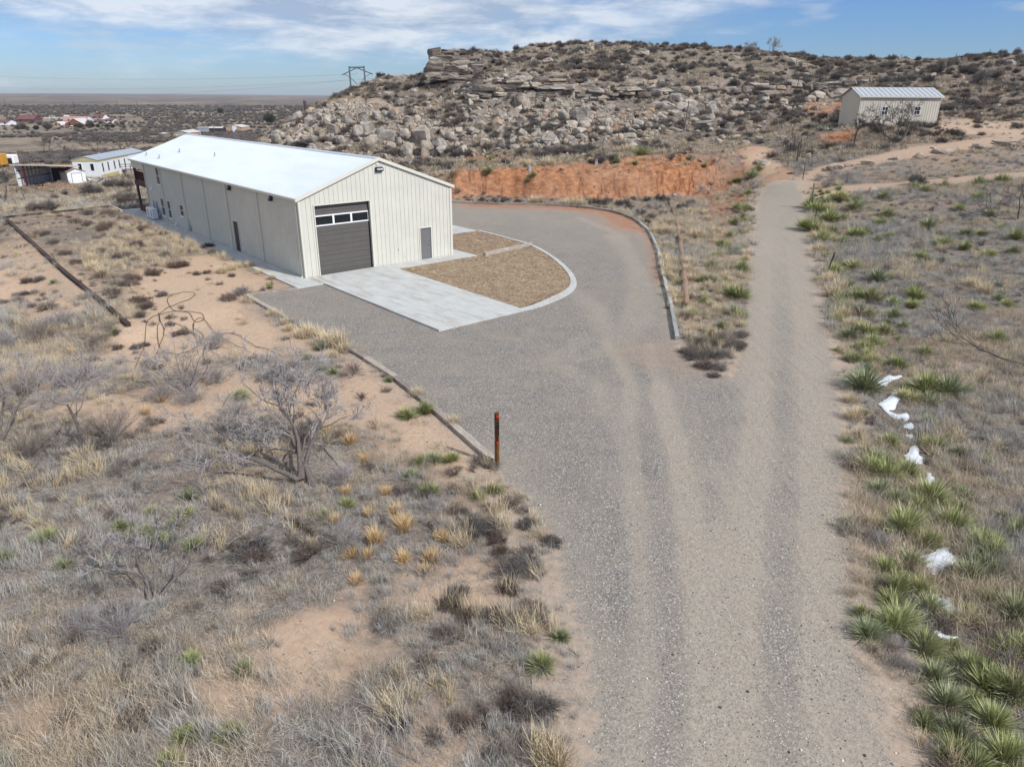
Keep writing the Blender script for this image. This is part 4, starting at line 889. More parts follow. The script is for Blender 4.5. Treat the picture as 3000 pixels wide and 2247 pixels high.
# ---------------------------------------------------------------- concrete
def prism(name, pts, z0, z1, mat, kind='structure'):
    o = MB().poly(pts, z0, z1).build(name, mat, bevel=.008); return tag(o, kind=kind)
def bpoly(pts): return [tuple(bl(*p)) for p in pts]
def local_slabs(name, rects, z0, z1):
    e = MB()
    for (a, b, c, d) in rects: e.box(a, b, c, d, z0, z1)
    o = e.build(name, M_conc, bevel=.006); o.location = (BC[0], BC[1], 0); o.rotation_euler = (0, 0, BZ); return tag(o, kind='structure')
local_slabs('driveway_concrete', [(.22, 2.88, -13.5, -.055), (2.888, 5.58, -13.5, -.055)], -.1, .11)
ys = [-.1, 5.9, 11.5, 16.3, 21.2, 26.6, 31.4]
local_slabs('walkway_concrete', [(-1.4, -.06, ys[i]+.006, ys[i+1]-.006) for i in range(len(ys)-1)]+[(-1.4, .212, -1.85, -.112), (-1.4, 3, 31.406, 36.5), (5.588, 8.2, -1.4, -.055), (8.206, 12.0, -1.4, -.055), (10.92, 12.0, -.045, 2.2)], -.1, .085)
local_slabs('rear_slab_concrete', [(10.92, 14.2, 6.4, 16), (14.206, 18.05, 6.4, 12)], -.1, .06)
cur = [(18.19, 6.34), (18.03, 3.64), (17.79, 1.32), (17.47, -.98), (16.25, -4.09), (14.86, -6.79), (13.33, -9.26), (11.83, -11.1), (10.59, -12.13), (9.14, -12.84), (7.54, -13.31), (6.47, -13.48), (5.6, -13.5)]
def smoothline(P, n=6):
    P = np.array(P, float); out = []
    for i in range(len(P)-1):
        p0, p1, p2, p3 = P[max(i-1, 0)], P[i], P[i+1], P[min(i+2, len(P)-1)]
        for t in np.linspace(0, 1, n, endpoint=False): out.append(.5*((2*p1)+(-p0+p2)*t+(2*p0-5*p1+4*p2-p3)*t*t+(-p0+3*p1-3*p2+p3)*t**3))
    return out+[P[-1]]
cs = np.array(smoothline(cur)); tn = np.gradient(cs, axis=0); tn /= np.linalg.norm(tn, axis=1, keepdims=True); nr = np.stack([-tn[:, 1], tn[:, 0]], 1)
wdt = np.interp(np.arange(len(cs)), [0, 24, 40, 56, len(cs)-1], [.22, .25, .34, .50, .30])[:, None]
ins = cs-nr*wdt; 
if np.hypot(*(ins[30]-[8, -4])) > np.hypot(*(cs[30]-[8, -4])): ins = cs+nr*wdt
m = MB()
for i in range(len(cs)-1):
    q = [bl(*cs[i]), bl(*cs[i+1]), bl(*ins[i+1]), bl(*ins[i])]; m.quadbox([(p[0], p[1], -.1) for p in q]+[(p[0], p[1], .10) for p in q])
o = m.build('concrete_curb', M_conc); tag(o, kind='structure')
# planting beds inside the curb, split by a timber
def bed(name, pts):
    pts = [tuple(bl(*p)) for p in pts]; X0, Y0 = np.min(pts, 0); X1, Y1 = np.max(pts, 0)
    return sheet(name, X0-.1, X1+.1, Y0-.1, Y1+.1, .12, lambda X, Y: inpoly(X, Y, pts), M_bed, .0, lambda X, Y: {'tip': X*0})
def bedmat():
    t = NT('bed_soil'); w = t.co('World'); n = t.noise(w, 5, 7, .72); f = t.noise(w, 28, 4, .7)
    c = t.ramp(n, [(.3, (.12, .08, .055)), (.45, (.23, .15, .10)), (.6, (.31, .21, .14)), (.75, (.36, .27, .18))])
    c = t.mix(t.ramp(f, [(.35, .7), (.5, 0)]), c, (.13, .085, .06)); t.col(c); t.rough(.95); t.bump(f, .6, .04); return t.m
M_bed = bedmat()
inl = [tuple(p) for p in ins]
BED1 = [(5.6, -1.42)]+[(12.0, -1.42), (12.3, -1.5)]+[p for p in inl if p[1] < -1.3]+[(5.6, -13.3)]
BED2 = [(10.93, 2.22), (12.05, 2.22), (12.05, -1.3), (12.4, -1.4)]+[p for p in inl if p[1] >= -1.3][::-1]+[(10.93, 6.38)]
for nm, P_ in (('planting_bed', BED1), ('planting_bed', BED2)):
    pts = bpoly(P_); X0, Y0 = np.min(pts, 0); X1, Y1 = np.max(pts, 0); xs = np.arange(X0, X1, .25); m = MB().poly(pts, -.05, .062); o = m.build(nm, M_bed); tag(o, kind='structure')

# ---------------------------------------------------------------- timbers, logs and the low retaining wall
def ties(line, w, h, mat, z0, label_f, group, L=2.4, jit=.03, name='landscape_timber', cat='timber', zf=None, gap=.02):
    P = np.array(line, float); seg = np.linalg.norm(np.diff(P, axis=0), axis=1); cum = np.insert(np.cumsum(seg), 0, 0); n = max(1, round(cum[-1]/L)); out = []
    for i in range(n):
        s0, s1 = cum[-1]*i/n+gap, cum[-1]*(i+1)/n-gap; a = np.array([np.interp(s0, cum, P[:, k]) for k in (0, 1)]); b = np.array([np.interp(s1, cum, P[:, k]) for k in (0, 1)])
        c = (a+b)/2; l = np.linalg.norm(b-a); ang = math.atan2(b[1]-a[1], b[0]-a[0]); z = z0 if zf is None else zf(c)
        bm = MB(); k = max(3, int(l/.35)); hw, hh = w/2, h/2; rg = random.Random(int(c[0]*999)); 
        for j in range(k+1):
            f = j/k-.5; dx, dy = rg.uniform(-.008, .008), rg.uniform(-.008, .008); b0 = len(bm.v)
            # modelled upright along z so the grain follows the length
            for (px, py) in ((-hw, -hh), (hw, -hh), (hw, hh), (-hw, hh)): bm.v.append((px+dx+rg.uniform(-.006, .006), py+dy+rg.uniform(-.006, .006), f*l))
            if j:
                for q in range(4): bm.f.append((b0-4+q, b0-4+(q+1) % 4, b0+(q+1) % 4, b0+q))
        bm.f.append((0, 3, 2, 1)); e = len(bm.v)-4; bm.f.append((e, e+1, e+2, e+3))
        o = bm.build(name, mat, bevel=.012); o.location = (c[0], c[1], z+h/2); o.rotation_euler = (Matrix.Rotation(ang+rg.uniform(-jit, jit)*.3, 3, 'Z') @ Matrix(((0, 0, 1), (1, 0, 0), (0, 1, 0)))).to_euler()
        tag(o, label_f(i, n), cat, group); out.append(o)
    return out
ties(LT, .26, .34, M_tie, -.2, lambda i, n: f'weathered timber on the left edge of the gravel drive, {ordw(n-i)} from the address post', 'timbers along the left edge of the drive', L=2.75)
ties([tuple(bl(-1.45, -1.98)), LT[0]], .24, .30, M_tie, -.16, lambda i, n: ['pale timber between the sand yard and gravel, end touching the walkway slab', 'pale timber between the sand yard and gravel, at the outer corner'][i % 2], 'timbers closing the gravel off from the yard', L=1.9)
ties(TC, .19, .25, M_tieg, -.04, lambda i, n: f'grey timber edging the curved gravel drive, {ordw(n-i)} counted from its free end by the road', 'timbers along the curved outer edge of the drive', L=2.5)
ties([tuple(bl(12.3, -1.75)), tuple(bl(17.3, -1.05))], .22, .24, M_tie, .05, lambda i, n: ['dark-ended weathered timber lying between the two brown beds', 'pale timber between the two brown beds, touching the white curb'][i], 'timbers between the planting beds', L=2.6)
lg = Gp([h6(1460, 392), h6(1500, 490), h6(1530, 650), h6(1553, 850), h6(1570, 1060)])
for i in range(4):
    a, b = np.array(lg[i]), np.array(lg[i+1]); d = (b-a)/np.linalg.norm(b-a); a = a+d*.1; b = b-d*.1; pa = (*a, float(hz(*a))+.18); pb = (*b, float(hz(*b))+.18); c = Vector([(p+q)/2 for p, q in zip(pa, pb)]); v = Vector(pb)-Vector(pa); n = 9
    ps = [Vector((math.sin(j*1.7+i)*.03, math.cos(j*1.3)*.03, (j/(n-1)-.5)*v.length)) for j in range(n)]
    o = MB().tube(ps, [.19-.05*j/(n-1)+.01*math.sin(j*3) for j in range(n)], 12).build('pole_log', M_log, smooth_=True); o.location = c; o.rotation_euler = v.to_track_quat('Z', 'Y').to_euler()
    tag(o, ['old wooden pole lying on the slope, the farthest, nearest the red bank', 'old wooden pole lying behind the pale grass, second from the red bank', 'old brown wooden pole lying beside the tall pale grass clump', 'old wooden pole lying nearest the camera above the timber edging'][i], 'log', 'old poles laid end to end above the curved edging')
rw = empty('retaining_wall', (RW[0][0], RW[0][1], 0), 0, 'long low wall of dark creosoted timbers along the outer edge of the sand yard', 'retaining wall')
def wallrun(line, parent, z0, h, w, mat, nm, L=2.6):
    obs = ties(line, w, h, mat, z0, lambda i, n: '', None, L=L, name=nm, cat='x')
    for o in obs:
        for k in ('label', 'category', 'group'):
            if k in o: del o[k]
        o.parent = parent; o.matrix_parent_inverse = Matrix.Translation((-parent.location.x, -parent.location.y, 0))
wallrun(RW, rw, -.02, .2, .24, M_tied, 'top_timber'); wallrun(RW, rw, -.34, .31, .2, M_tieg, 'lower_timber'); wallrun(RW, rw, -.95, .6, .19, M_tieg, 'base_course')
wallrun(RW2, rw, -.02, .2, .24, M_tied, 'top_timber'); wallrun(RW2, rw, -1.0, .96, .18, M_tieg, 'base_course')
p = g0(*k8(845, 890)); MB().box(-.16, .16, -.12, .12, -.5, -.03).build('end_block', M_conc, rw).location = (p[0]-RW[0][0]+.02, p[1]-RW[0][1]-.16, 0)
t2 = [tuple(G(*k8(740, 108))[:2]), tuple(G(*k8(800, 138))[:2])]
ties(t2, .26, .28, M_tie, -.1, lambda i, n: 'short grey timber lying at the back corner of the sand yard', None, L=4)
t3 = [tuple(G(*k8(780, 88))[:2]), tuple(G(*k8(905, 78))[:2]), tuple(G(*k8(975, 70))[:2])]
ties(t3, .5, .55, M_tied, -.1, lambda i, n: ['dark timber stack behind the porch column, left piece', 'dark timber stack behind the porch column, right piece', 'dark timber stack behind the porch column, end piece'][i], None, L=3.2, zf=lambda c: float(hz(*c))-.05)
t4 = Gp([(955, 1312), (985, 1345), (1030, 1395)])
ties(t4, .2, .14, M_tie, 0, lambda i, n: ['half-buried dark timber in the brush right of the big mesquite, far piece', 'half-buried dark timber in the brush right of the big mesquite, near piece'][i], 'timbers lost in the brush', L=1.3, zf=lambda c: float(hz(*c))-.08)
for o_ in [q for q in bpy.data.objects if 'curved gravel drive' in q.get('label', '')]:
    if o_.location.y > 62: o_.data.materials.clear(); o_.data.materials.append(M_tie); o_['label'] = o_['label'].replace('grey timber', 'brown timber')
print('built', round(time.time()-T0, 1))

# ---------------------------------------------------------------- address post
ap = g0(1456, 1362); PO = empty('address_post', (ap[0], ap[1], -.05), math.atan2(-ap[0], ap[1])+.05, 'rust-brown wooden post with black numbers and two red reflectors at the drive entrance', 'post')
m = MB(); rg = random.Random(3); n = 12
for j in range(n+1):
    for k in range(10):
        a = 2*math.pi*k/10+.3; r = .074*(1+rg.uniform(-.03, .03))*(1.05 if j < 2 else 1); m.v.append((r*math.cos(a)*1.0, r*math.sin(a), 1.77*j/n+(rg.uniform(-.01, .01) if j == n else 0)))
for j in range(n):
    for k in range(10): m.f.append((j*10+k, j*10+(k+1) % 10, (j+1)*10+(k+1) % 10, (j+1)*10+k))
m.f.append(tuple(range(n*10, n*10+10))); m.f.append(tuple(range(9, -1, -1))); m.build('post', M_post, PO)
def glyph(ch, z, name='number', s=.165):
    cu = bpy.data.curves.new(name, 'FONT'); cu.body = ch; cu.size = s*1.35; cu.align_x = 'CENTER'; cu.extrude = .003; cu.offset = .004
    tmp = bpy.data.objects.new('tmp', cu); COL.objects.link(tmp); dg = bpy.context.evaluated_depsgraph_get(); me = bpy.data.meshes.new_from_object(tmp.evaluated_get(dg)); bpy.data.objects.remove(tmp); me.name = name
    me.materials.clear(); me.materials.append(M_black); o = bpy.data.objects.new(name, me); COL.objects.link(o); o.parent = PO; o.location = (.018, -.083, z); o.rotation_euler = (math.pi/2, 0, .12); return o
for ch, z in (('2', 1.46), ('8', 1.27), ('0', 1.08), ('1', .89)): glyph(ch, z)
for z in (1.68, .83): MB().tube([(.016, -.07, z), (.016, -.09, z)], .036, 14).build('reflector', M_red, PO)

# ---------------------------------------------------------------- black pipe on the sand
HS = [[(620, 812), (690, 790), (760, 768), (800, 752), (830, 760), (845, 800), (900, 815)],]
def pipe(pts, r=.017, lift=.03):
    W = []
    for i, (a, b) in enumerate(k8(*p) for p in pts):
        q = g0(a, b, .0); W.append(np.array([q[0], q[1], 0.0]))
    S = smoothline(W, 8); Z = [float(hz(p[0], p[1]))+lift+.035*abs(math.sin(i*.33)) for i, p in enumerate(S)]
    return [(p[0], p[1], z) for p, z in zip(S, Z)]
path1 = [(870, 1200), (862, 1170), (870, 1110), (905, 1020), (940, 940), (960, 880), (985, 840), (1045, 815), (1150, 793), (1250, 797), (1320, 803), (1335, 830), (1275, 840), (1235, 800), (1150, 790), (1110, 750), (1100, 715), (1120, 690), (1180, 672), (1240, 666), (1278, 675), (1260, 705), (1190, 735), (1110, 765), (1060, 800), (1048, 820), (1055, 860), (1072, 890), (1040, 950), (1010, 1050), (1050, 1130), (1075, 1180)]
path2 = [(1040, 800), (1048, 850), (1030, 890), (1028, 930), (1050, 990), (1100, 1020), (1160, 1032), (1230, 1018), (1300, 975), (1330, 920), (1300, 885), (1262, 865), (1290, 830), (1340, 830), (1380, 870), (1420, 910), (1500, 915), (1570, 935), (1620, 980), (1680, 1020), (1780, 1050), (1860, 1090)]
path3 = [(1270, 850), (1265, 900), (1300, 950), (1340, 990), (1330, 1050), (1355, 1120), (1345, 1170), (1260, 1195), (1170, 1208), (1040, 1210), (900, 1218), (862, 1195)]
path4 = [(1065, 905), (1100, 870), (1155, 863), (1230, 880), (1310, 930), (1325, 965), (1400, 1040), (1450, 1085)]
path5 = [(1420, 912), (1470, 955), (1530, 1000), (1600, 1035), (1640, 1060)]
m = MB()
for i, pth in enumerate((path1, path2, path3, path4, path5)): m.tube(pipe(pth, lift=.025+.012*i), .013, 6)
o = m.build('water_pipe', M_hose, smooth_=True); tag(o, 'tangled loops of thin black pipe lying on the bare sand', 'pipe')

# ---------------------------------------------------------------- snow patches
SNOW = [[(565, 280), (600, 295), (650, 285), (668, 292), (640, 310), (590, 325), (550, 350), (545, 375), (500, 365), (470, 345), (500, 325), (535, 300)],
    [(590, 425), (632, 425), (620, 440), (662, 470), (630, 500), (605, 560), (560, 570), (600, 590), (640, 605), (700, 590), (722, 610), (715, 645), (690, 655), (670, 630), (620, 645), (590, 625), (540, 580), (505, 545), (478, 515), (520, 490), (560, 465)],
    [(690, 685), (740, 672), (760, 700), (735, 725), (700, 712), (680, 710)], [(695, 770), (750, 765), (758, 795), (720, 790)],
    [(730, 880), (775, 852), (800, 890), (800, 930), (830, 950), (830, 1003), (740, 995), (705, 965), (690, 935), (720, 915)],
    [(875, 1075), (900, 1080), (895, 1095), (925, 1120), (920, 1170), (905, 1200), (870, 1185), (865, 1165), (840, 1140), (870, 1110)]]
SN = [[(2400+a/2.762, 1000+b/2.762) for a, b in s] for s in SNOW]
SN += [[(2400+a/2.218, 1500+b/2.218) for a, b in s] for s in ([(630, 305), (700, 290), (750, 270), (790, 245), (840, 242), (830, 265), (885, 310), (870, 345), (800, 375), (745, 420), (720, 410), (735, 380), (690, 365), (660, 330)],
    [(705, 550), (750, 545), (790, 575), (835, 570), (855, 610), (900, 640), (940, 662), (900, 668), (840, 680), (800, 640), (750, 590)], [(745, 790), (770, 788), (820, 815), (890, 822), (860, 832), (800, 832), (760, 812)])]
SL = ['curved snow patch between the round roadside yucca and the large double yucca', 'largest ragged snow patch, below the far double yucca', 'small lobed snow patch just below the largest ragged one', 'tiny snow patch above the bell-shaped snow patch', 'bell-shaped snow patch beside the wide triple yucca clump', 'small pointed snow patch above the dense yucca thicket', 'broad pointed snow patch in the middle of the near yuccas', 'long narrow snow strip slanting between near yuccas', 'thin sliver of snow nearest the camera']
SNOWP = []
for s, lb in zip(SN, SL):
    P_ = smoothline([tuple(G(*q)[:2]) for q in s+[s[0]]], 4)[:-1]; P_ = [tuple(q) for q in P_]; X0, Y0 = np.min(P_, 0); X1, Y1 = np.max(P_, 0); st = .03
    X, Y = np.meshgrid(np.arange(X0-.1, X1+.1, st), np.arange(Y0-.1, Y1+.1, st)); sd_ = sdf(X, Y, P_)+fbm(X, Y, .12, 3, 4)*.05; cell = sd_[:-1, :-1] < .01
    ii = np.arange(X.size).reshape(X.shape); q = np.stack([ii[:-1, :-1], ii[:-1, 1:], ii[1:, 1:], ii[1:, :-1]], 2)[cell]; used = np.unique(q); mp = np.full(X.size, -1); mp[used] = np.arange(len(used)); q = mp[q]
    X = X.ravel()[used]; Y = Y.ravel()[used]; Z = hz(X, Y)+.045+.035*smooth(.02, -.15, sd_.ravel()[used])+fbm(X, Y, .8, 3, 8)*.015
    SNOWP.append(P_); tag(mesh_np('snow_patch', np.stack([X, Y, Z], 1), q, M_snow, True), lb, 'snow patch', 'snow patches left between the roadside yuccas')

# ---------------------------------------------------------------- scattered growth that nobody could count
def instancer(name, protos, P, S, RZ, idx, kind='stuff', tilt=.15):
    col = bpy.data.collections.new(name+'_sources')
    for i, p in enumerate(protos): p.name = f'{name}_{i:02d}'; col.objects.link(p)
    n = len(P); me = bpy.data.meshes.new(name); me.vertices.add(n); me.vertices.foreach_set('co', np.asarray(P, np.float32).ravel())
    def at(k, t, v): a = me.attributes.new(k, t, 'POINT'); a.data.foreach_set('vector' if t == 'FLOAT_VECTOR' else 'value', np.asarray(v).ravel())
    rot = np.stack([rng.normal(0, tilt, n), rng.normal(0, tilt, n), RZ], 1).astype(np.float32)
    at('rot', 'FLOAT_VECTOR', rot); at('scl', 'FLOAT', np.asarray(S, np.float32)); at('pick', 'INT', np.asarray(idx, np.int32))
    o = bpy.data.objects.new(name, me); COL.objects.link(o); tag(o, kind=kind)
    ng = bpy.data.node_groups.new(name, 'GeometryNodeTree'); ng.interface.new_socket('Geometry', in_out='INPUT', socket_type='NodeSocketGeometry'); ng.interface.new_socket('Geometry', in_out='OUTPUT', socket_type='NodeSocketGeometry')
    N = ng.nodes; L = ng.links; gi = N.new('NodeGroupInput'); go_ = N.new('NodeGroupOutput'); ip = N.new('GeometryNodeInstanceOnPoints'); ci = N.new('GeometryNodeCollectionInfo')
    ci.inputs['Collection'].default_value = col; ci.inputs['Separate Children'].default_value = True; ci.inputs['Reset Children'].default_value = True
    def na(k, t): a = N.new('GeometryNodeInputNamedAttribute'); a.data_type = t; a.inputs['Name'].default_value = k; return a.outputs['Attribute']
    L.new(gi.outputs[0], ip.inputs['Points']); L.new(ci.outputs[0], ip.inputs['Instance']); ip.inputs['Pick Instance'].default_value = True
    L.new(na('pick', 'INT'), ip.inputs['Instance Index']); L.new(na('rot', 'FLOAT_VECTOR'), ip.inputs['Rotation']); L.new(na('scl', 'FLOAT'), ip.inputs['Scale'])
    L.new(ip.outputs[0], go_.inputs[0]); md = o.modifiers.new('scatter', 'NODES'); md.node_group = ng; return o
INCL = [0, 0]
def cone_ok(X, Y, m=3.0):
    """keep only what could be seen from around here (a few metres to either side of the view)"""
    return (np.abs(X) < (Y+8)*.80+4+m) & (Y > 6)
def scatter(dens, x0, x1, y0, y1, maxd):
    n = int((x1-x0)*(y1-y0)*maxd); X = rng.uniform(x0, x1, n); Y = rng.uniform(y0, y1, n); k = cone_ok(X, Y); X, Y = X[k], Y[k]
    k = rng.uniform(0, maxd, len(X)) < dens(X, Y); return X[k], Y[k]
FOOT = [tuple(bl(*p)) for p in [(-1.45, -1.9), (5.6, -13.55), (5.6, -13.55)]]
BUILT = [tuple(bl(*p)) for p in [(-1.42, -1.9), (.1, -1.9), (.15, -13.6), (5.6, -13.6), (7.5, -13.45), (9.3, -12.95), (10.7, -12.2), (11.9, -11.2), (13.5, -9.3), (15, -6.8), (16.4, -4.1), (17.6, -1), (18.3, 3.6), (18.3, 16), (11, 36.6), (-1.42, 36.6)]]
YARD = [tuple(q) for q in RW]+[tuple(RW2[2]), tuple(RW2[3]), tuple(bl(-1.3, 37)), tuple(bl(-1.3, -1.9)), LT[0], (-17, 33.5)]
GOLDY = Gp([(230, 740), (330, 700), (600, 640), (820, 790), (700, 790), (620, 740), (480, 760), (300, 800)])
def free(X, Y, e=.0):
    nat = (Y < 18.5) | ((X > 7) & (Y < 31)) | (X > 14)
    s = sdf(X, Y, GRAV)-np.where(nat, fbm(X, Y, 1.1, 3, 50)*1.5+.1, -.15)
    o = (s > e) & ~inpoly(X, Y, BUILT)
    for q in SNOWP: o &= ~((np.abs(X-q[0][0]) < 3) & (np.abs(Y-q[0][1]) < 4) & (sdf(X, Y, q) < .12))
    return o
POLYS = [(SANDA, .06), (SANDB, .10), (SANDC, .22), (SANDD, .10), (SANDE, .08), (SANDF, .15), (SANDG, .35), (BANK, .07), (YARDS, .08), (MOWN, .6), (ORNG, .03), (REDR, .4)]
def bare(X, Y):
    f = np.ones(len(X))
    for p, k in POLYS:
        d = sdf(X, Y, p); f = np.minimum(f, k+(1-k)*smooth(-.9, .3, d+fbm(X, Y, 1.2, 2, 3)*1.2))
    f = f*(1-.85*smooth(.10, .19, fbm(X, Y, 6, 4, 205))*(X < 4)*(Y < 45))
    for p in PATHS: f = np.minimum(f, smooth(1.1, 2.0, dline(X, Y, p)))
    f = np.minimum(f, smooth(.9, 2.2, dline(X, Y, PATH2)))
    for p in REDH: f = np.minimum(f, .15+.85*smooth(-.5, .6, sdf(X, Y, p)))
    return f
def patch(X, Y, sc, s, lo=.35, hi=.65): return smooth(lo, hi, fbm(X, Y, sc, 3, s)+.5)
def place(name, protos, X, Y, S, pick, tilt=.15, sink=0.0, zf=hz):
    Z = zf(X, Y)-sink; return instancer(name, protos, np.stack([X, Y, Z], 1), S, rng.uniform(0, 6.283, len(X)), pick, tilt=tilt)
inyard = lambda X, Y: inpoly(X, Y, YARD)

# grass close by
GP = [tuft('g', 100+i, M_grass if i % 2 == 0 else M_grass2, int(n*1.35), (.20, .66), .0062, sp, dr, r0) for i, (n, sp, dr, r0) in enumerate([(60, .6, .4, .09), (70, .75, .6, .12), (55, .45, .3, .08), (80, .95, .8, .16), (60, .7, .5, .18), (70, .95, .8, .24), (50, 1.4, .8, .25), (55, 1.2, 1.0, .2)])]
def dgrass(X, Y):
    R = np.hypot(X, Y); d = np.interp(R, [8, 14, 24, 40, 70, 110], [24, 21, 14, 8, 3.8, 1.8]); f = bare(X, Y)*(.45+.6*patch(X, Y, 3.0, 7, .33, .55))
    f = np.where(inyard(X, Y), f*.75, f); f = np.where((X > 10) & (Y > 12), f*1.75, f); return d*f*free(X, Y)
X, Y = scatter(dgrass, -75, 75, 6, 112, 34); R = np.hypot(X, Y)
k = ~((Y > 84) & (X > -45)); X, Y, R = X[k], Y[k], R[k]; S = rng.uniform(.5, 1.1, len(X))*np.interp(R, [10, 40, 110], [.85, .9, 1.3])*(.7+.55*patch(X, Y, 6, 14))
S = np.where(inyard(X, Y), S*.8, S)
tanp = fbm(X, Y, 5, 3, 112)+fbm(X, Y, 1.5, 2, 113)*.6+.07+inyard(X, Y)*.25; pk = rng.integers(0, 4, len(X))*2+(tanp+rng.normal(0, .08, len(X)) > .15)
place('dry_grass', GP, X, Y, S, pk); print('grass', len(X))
# straw-coloured grass in drifts
SP_ = [tuft('s', 120+i, M_straw, n, (.3, .75), .0085, sp, dr, .10) for i, (n, sp, dr) in enumerate([(80, .6, .4), (100, .85, .7), (70, .45, .3)])]
def dstraw(X, Y):
    R = np.hypot(X, Y); d = np.interp(R, [8, 24, 50, 110], [4.2, 3.6, 2.8, 1.4]); f = bare(X, Y)*patch(X, Y, 2.6, 27, .52, .68)
    f = np.where(inpoly(X, Y, GOLDY), .8, f); rs = smooth(1.8, .6, np.abs(sdf(X, Y, GRAV)-.9))*(X > 9)*(Y > 20)*.8*patch(X, Y, 2.2, 37, .45, .6)
    f = np.where((X > 8) & (X < 17) & (Y > 28) & (Y < 70), np.maximum(f, .55*bare(X, Y)), f); return d*np.maximum(f, rs)*free(X, Y, .1)
X, Y = scatter(dstraw, -70, 75, 6, 110, 4.2); place('straw_grass', SP_, X, Y, rng.uniform(.5, 1.1, len(X)), rng.integers(0, 3, len(X)))
WG = [tuft('w', 130+i, M_weed, 60, (.15, .42), .014, .9, .3, .10) for i in range(3)]
def dweed(X, Y): return 1.1*patch(X, Y, 4, 47, .4, .6)*np.maximum(bare(X, Y), .3*(X > 8))*free(X, Y, .2)*np.where(X > 8, np.where((X < 18) & (Y > 28), 1, .5), .08)*(Y > 18)
X, Y = scatter(dweed, -60, 75, 12, 84, 1.1); place('green_weeds', WG, X, Y, rng.uniform(.5, 1.1, len(X)), rng.integers(0, 3, len(X)))
# low dark twiggy scrub
SC = [shrub_mesh('c', 140+i, M_scrub, R=.30, H=.22, stems=20, kids=6, tw=.0045, open_=1.4, sub=3) for i in range(4)]+[shrub_mesh('c', 150+i, M_shrubr, R=.34, H=.26, stems=20, kids=6, tw=.0045, open_=1.35, sub=3) for i in range(2)]
def dscrub(X, Y):
    R = np.hypot(X, Y); d = np.interp(R, [8, 24, 50, 110], [1.9, 1.7, 1.2, .8]); f = bare(X, Y)**.5*(.12+patch(X, Y, 3.4, 57, .46, .64)); f = np.where(inyard(X, Y), f*1.3, f); f = np.where((X > 10), f*.6, f)
    return d*f*free(X, Y)
X, Y = scatter(dscrub, -75, 75, 6, 112, 3.4); k = ~((Y > 84) & (X > -45)); X, Y = X[k], Y[k]
place('low_scrub', SC, X, Y, np.exp(rng.normal(-.25, .35, len(X))), rng.integers(0, 6, len(X)), sink=.02); print('scrub', len(X))
# loose stones on the gravel and on bare soil close by
def pebmat():
    t = NT('pebbles'); r = t.rand(); t.col(t.ramp(r, [(0, (.05, .046, .042)), (.3, (.17, .155, .14)), (.6, (.34, .31, .275)), (.85, (.58, .55, .50)), (1, (.85, .83, .79))])); t.rough(.9); return t.m
M_peb = pebmat(); PB_ = [rock_mesh('r', 500+i, 'block', sub=1) for i in range(4)]
for q in PB_: q.data.materials.clear(); q.data.materials.append(M_peb)
def dpeb(X, Y): s = sdf(X, Y, GRAV); return np.where(s < -.2, np.interp(Y, [6, 14, 30], [42, 26, 0]), np.interp(Y, [6, 20, 40], [20, 9, 0])*smooth(3, 0, s)+4*(Y < 25))
X, Y = scatter(dpeb, -18, 22, 6, 36, 42); k = ~inpoly(X, Y, BUILT); X, Y = X[k], Y[k]
place('loose_stones', PB_, X, Y, np.exp(rng.normal(-3.75, .38, len(X))), rng.integers(0, 4, len(X)), tilt=.6, sink=-.02); print('stones', len(X))
# flattened litter that breaks up the soil
LP = [tuft('l', 160+i, M_grass, 130, (.06, .24), .006, 1.56, .25, .3, zmin=.6) for i in range(4)]
def dlit(X, Y): return np.interp(np.hypot(X, Y), [8, 20, 60], [8, 6, 2])*(.12+.88*bare(X, Y))*free(X, Y, -.3)
X, Y = scatter(dlit, -50, 55, 6, 62, 8); place('grass_litter', LP, X, Y, rng.uniform(.6, 1.3, len(X)), rng.integers(0, 4, len(X)), tilt=.05)
# short dead growth in the planting beds
BP = [tuft('b', 170+i, M_straw, 34, (.04, .17), .009, 1.3, .6, .12, zmin=.2) for i in range(3)]+[tuft('b', 176, M_shrubr, 50, (.02, .08), .006, 1.4, .4, .12, zmin=.3)]
b1 = bpoly(BED1); b2 = bpoly(BED2); pts = np.array(b1+b2); n = 22000; X = rng.uniform(pts[:, 0].min(), pts[:, 0].max(), n); Y = rng.uniform(pts[:, 1].min(), pts[:, 1].max(), n); k = (inpoly(X, Y, b1) & (rng.uniform(0, 1, n) < .9)) | (inpoly(X, Y, b2) & (rng.uniform(0, 1, n) < .45)); X, Y = X[k], Y[k]
place('dead_groundcover', BP, X, Y, rng.uniform(.5, 1.2, len(X)), rng.integers(0, 4, len(X)), zf=lambda X, Y: np.full(len(X), .06))
# hillside grass, rubble and brush too many to count
HP = [tuft('h', 180+i, M_hgrass, n, (.25, .62), .03, sp, .6, .16) for i, (n, sp) in enumerate([(26, .8), (30, 1.1), (24, .6)])]
def onhill(X, Y): return (Y > 82) & (Y < 175) & (X > -48)
def dhill(X, Y): return 2.3*bare(X, Y)*(.3+.8*patch(X, Y, 5, 67, .4, .62))*onhill(X, Y)*np.where(inpoly(X, Y, LEDGE) | inpoly(X, Y, LEDG2), .35, 1)*np.interp(Y, [90, 160], [1, .7])
X, Y = scatter(dhill, -50, 105, 82, 172, 2.5); place('hill_grass', HP, X, Y, rng.uniform(.6, 1.4, len(X)), rng.integers(0, 3, len(X))); print('hill grass', len(X))
RB = [rock_mesh('r', 200+i, 'block', sub=1) for i in range(5)]
for i, q in enumerate(RB):
    for v in q.data.vertices: v.co.z *= .62; v.co.x *= 1+.12*i
TAL = [tuple(zt(*p)[:2]) for p in [(590, 425, 94), (900, 440, 92), (1330, 428, 92), (1900, 395, 95), (2100, 330, 103), (1700, 300, 106), (1330, 290, 110), (1000, 290, 112), (760, 400, 108)]]
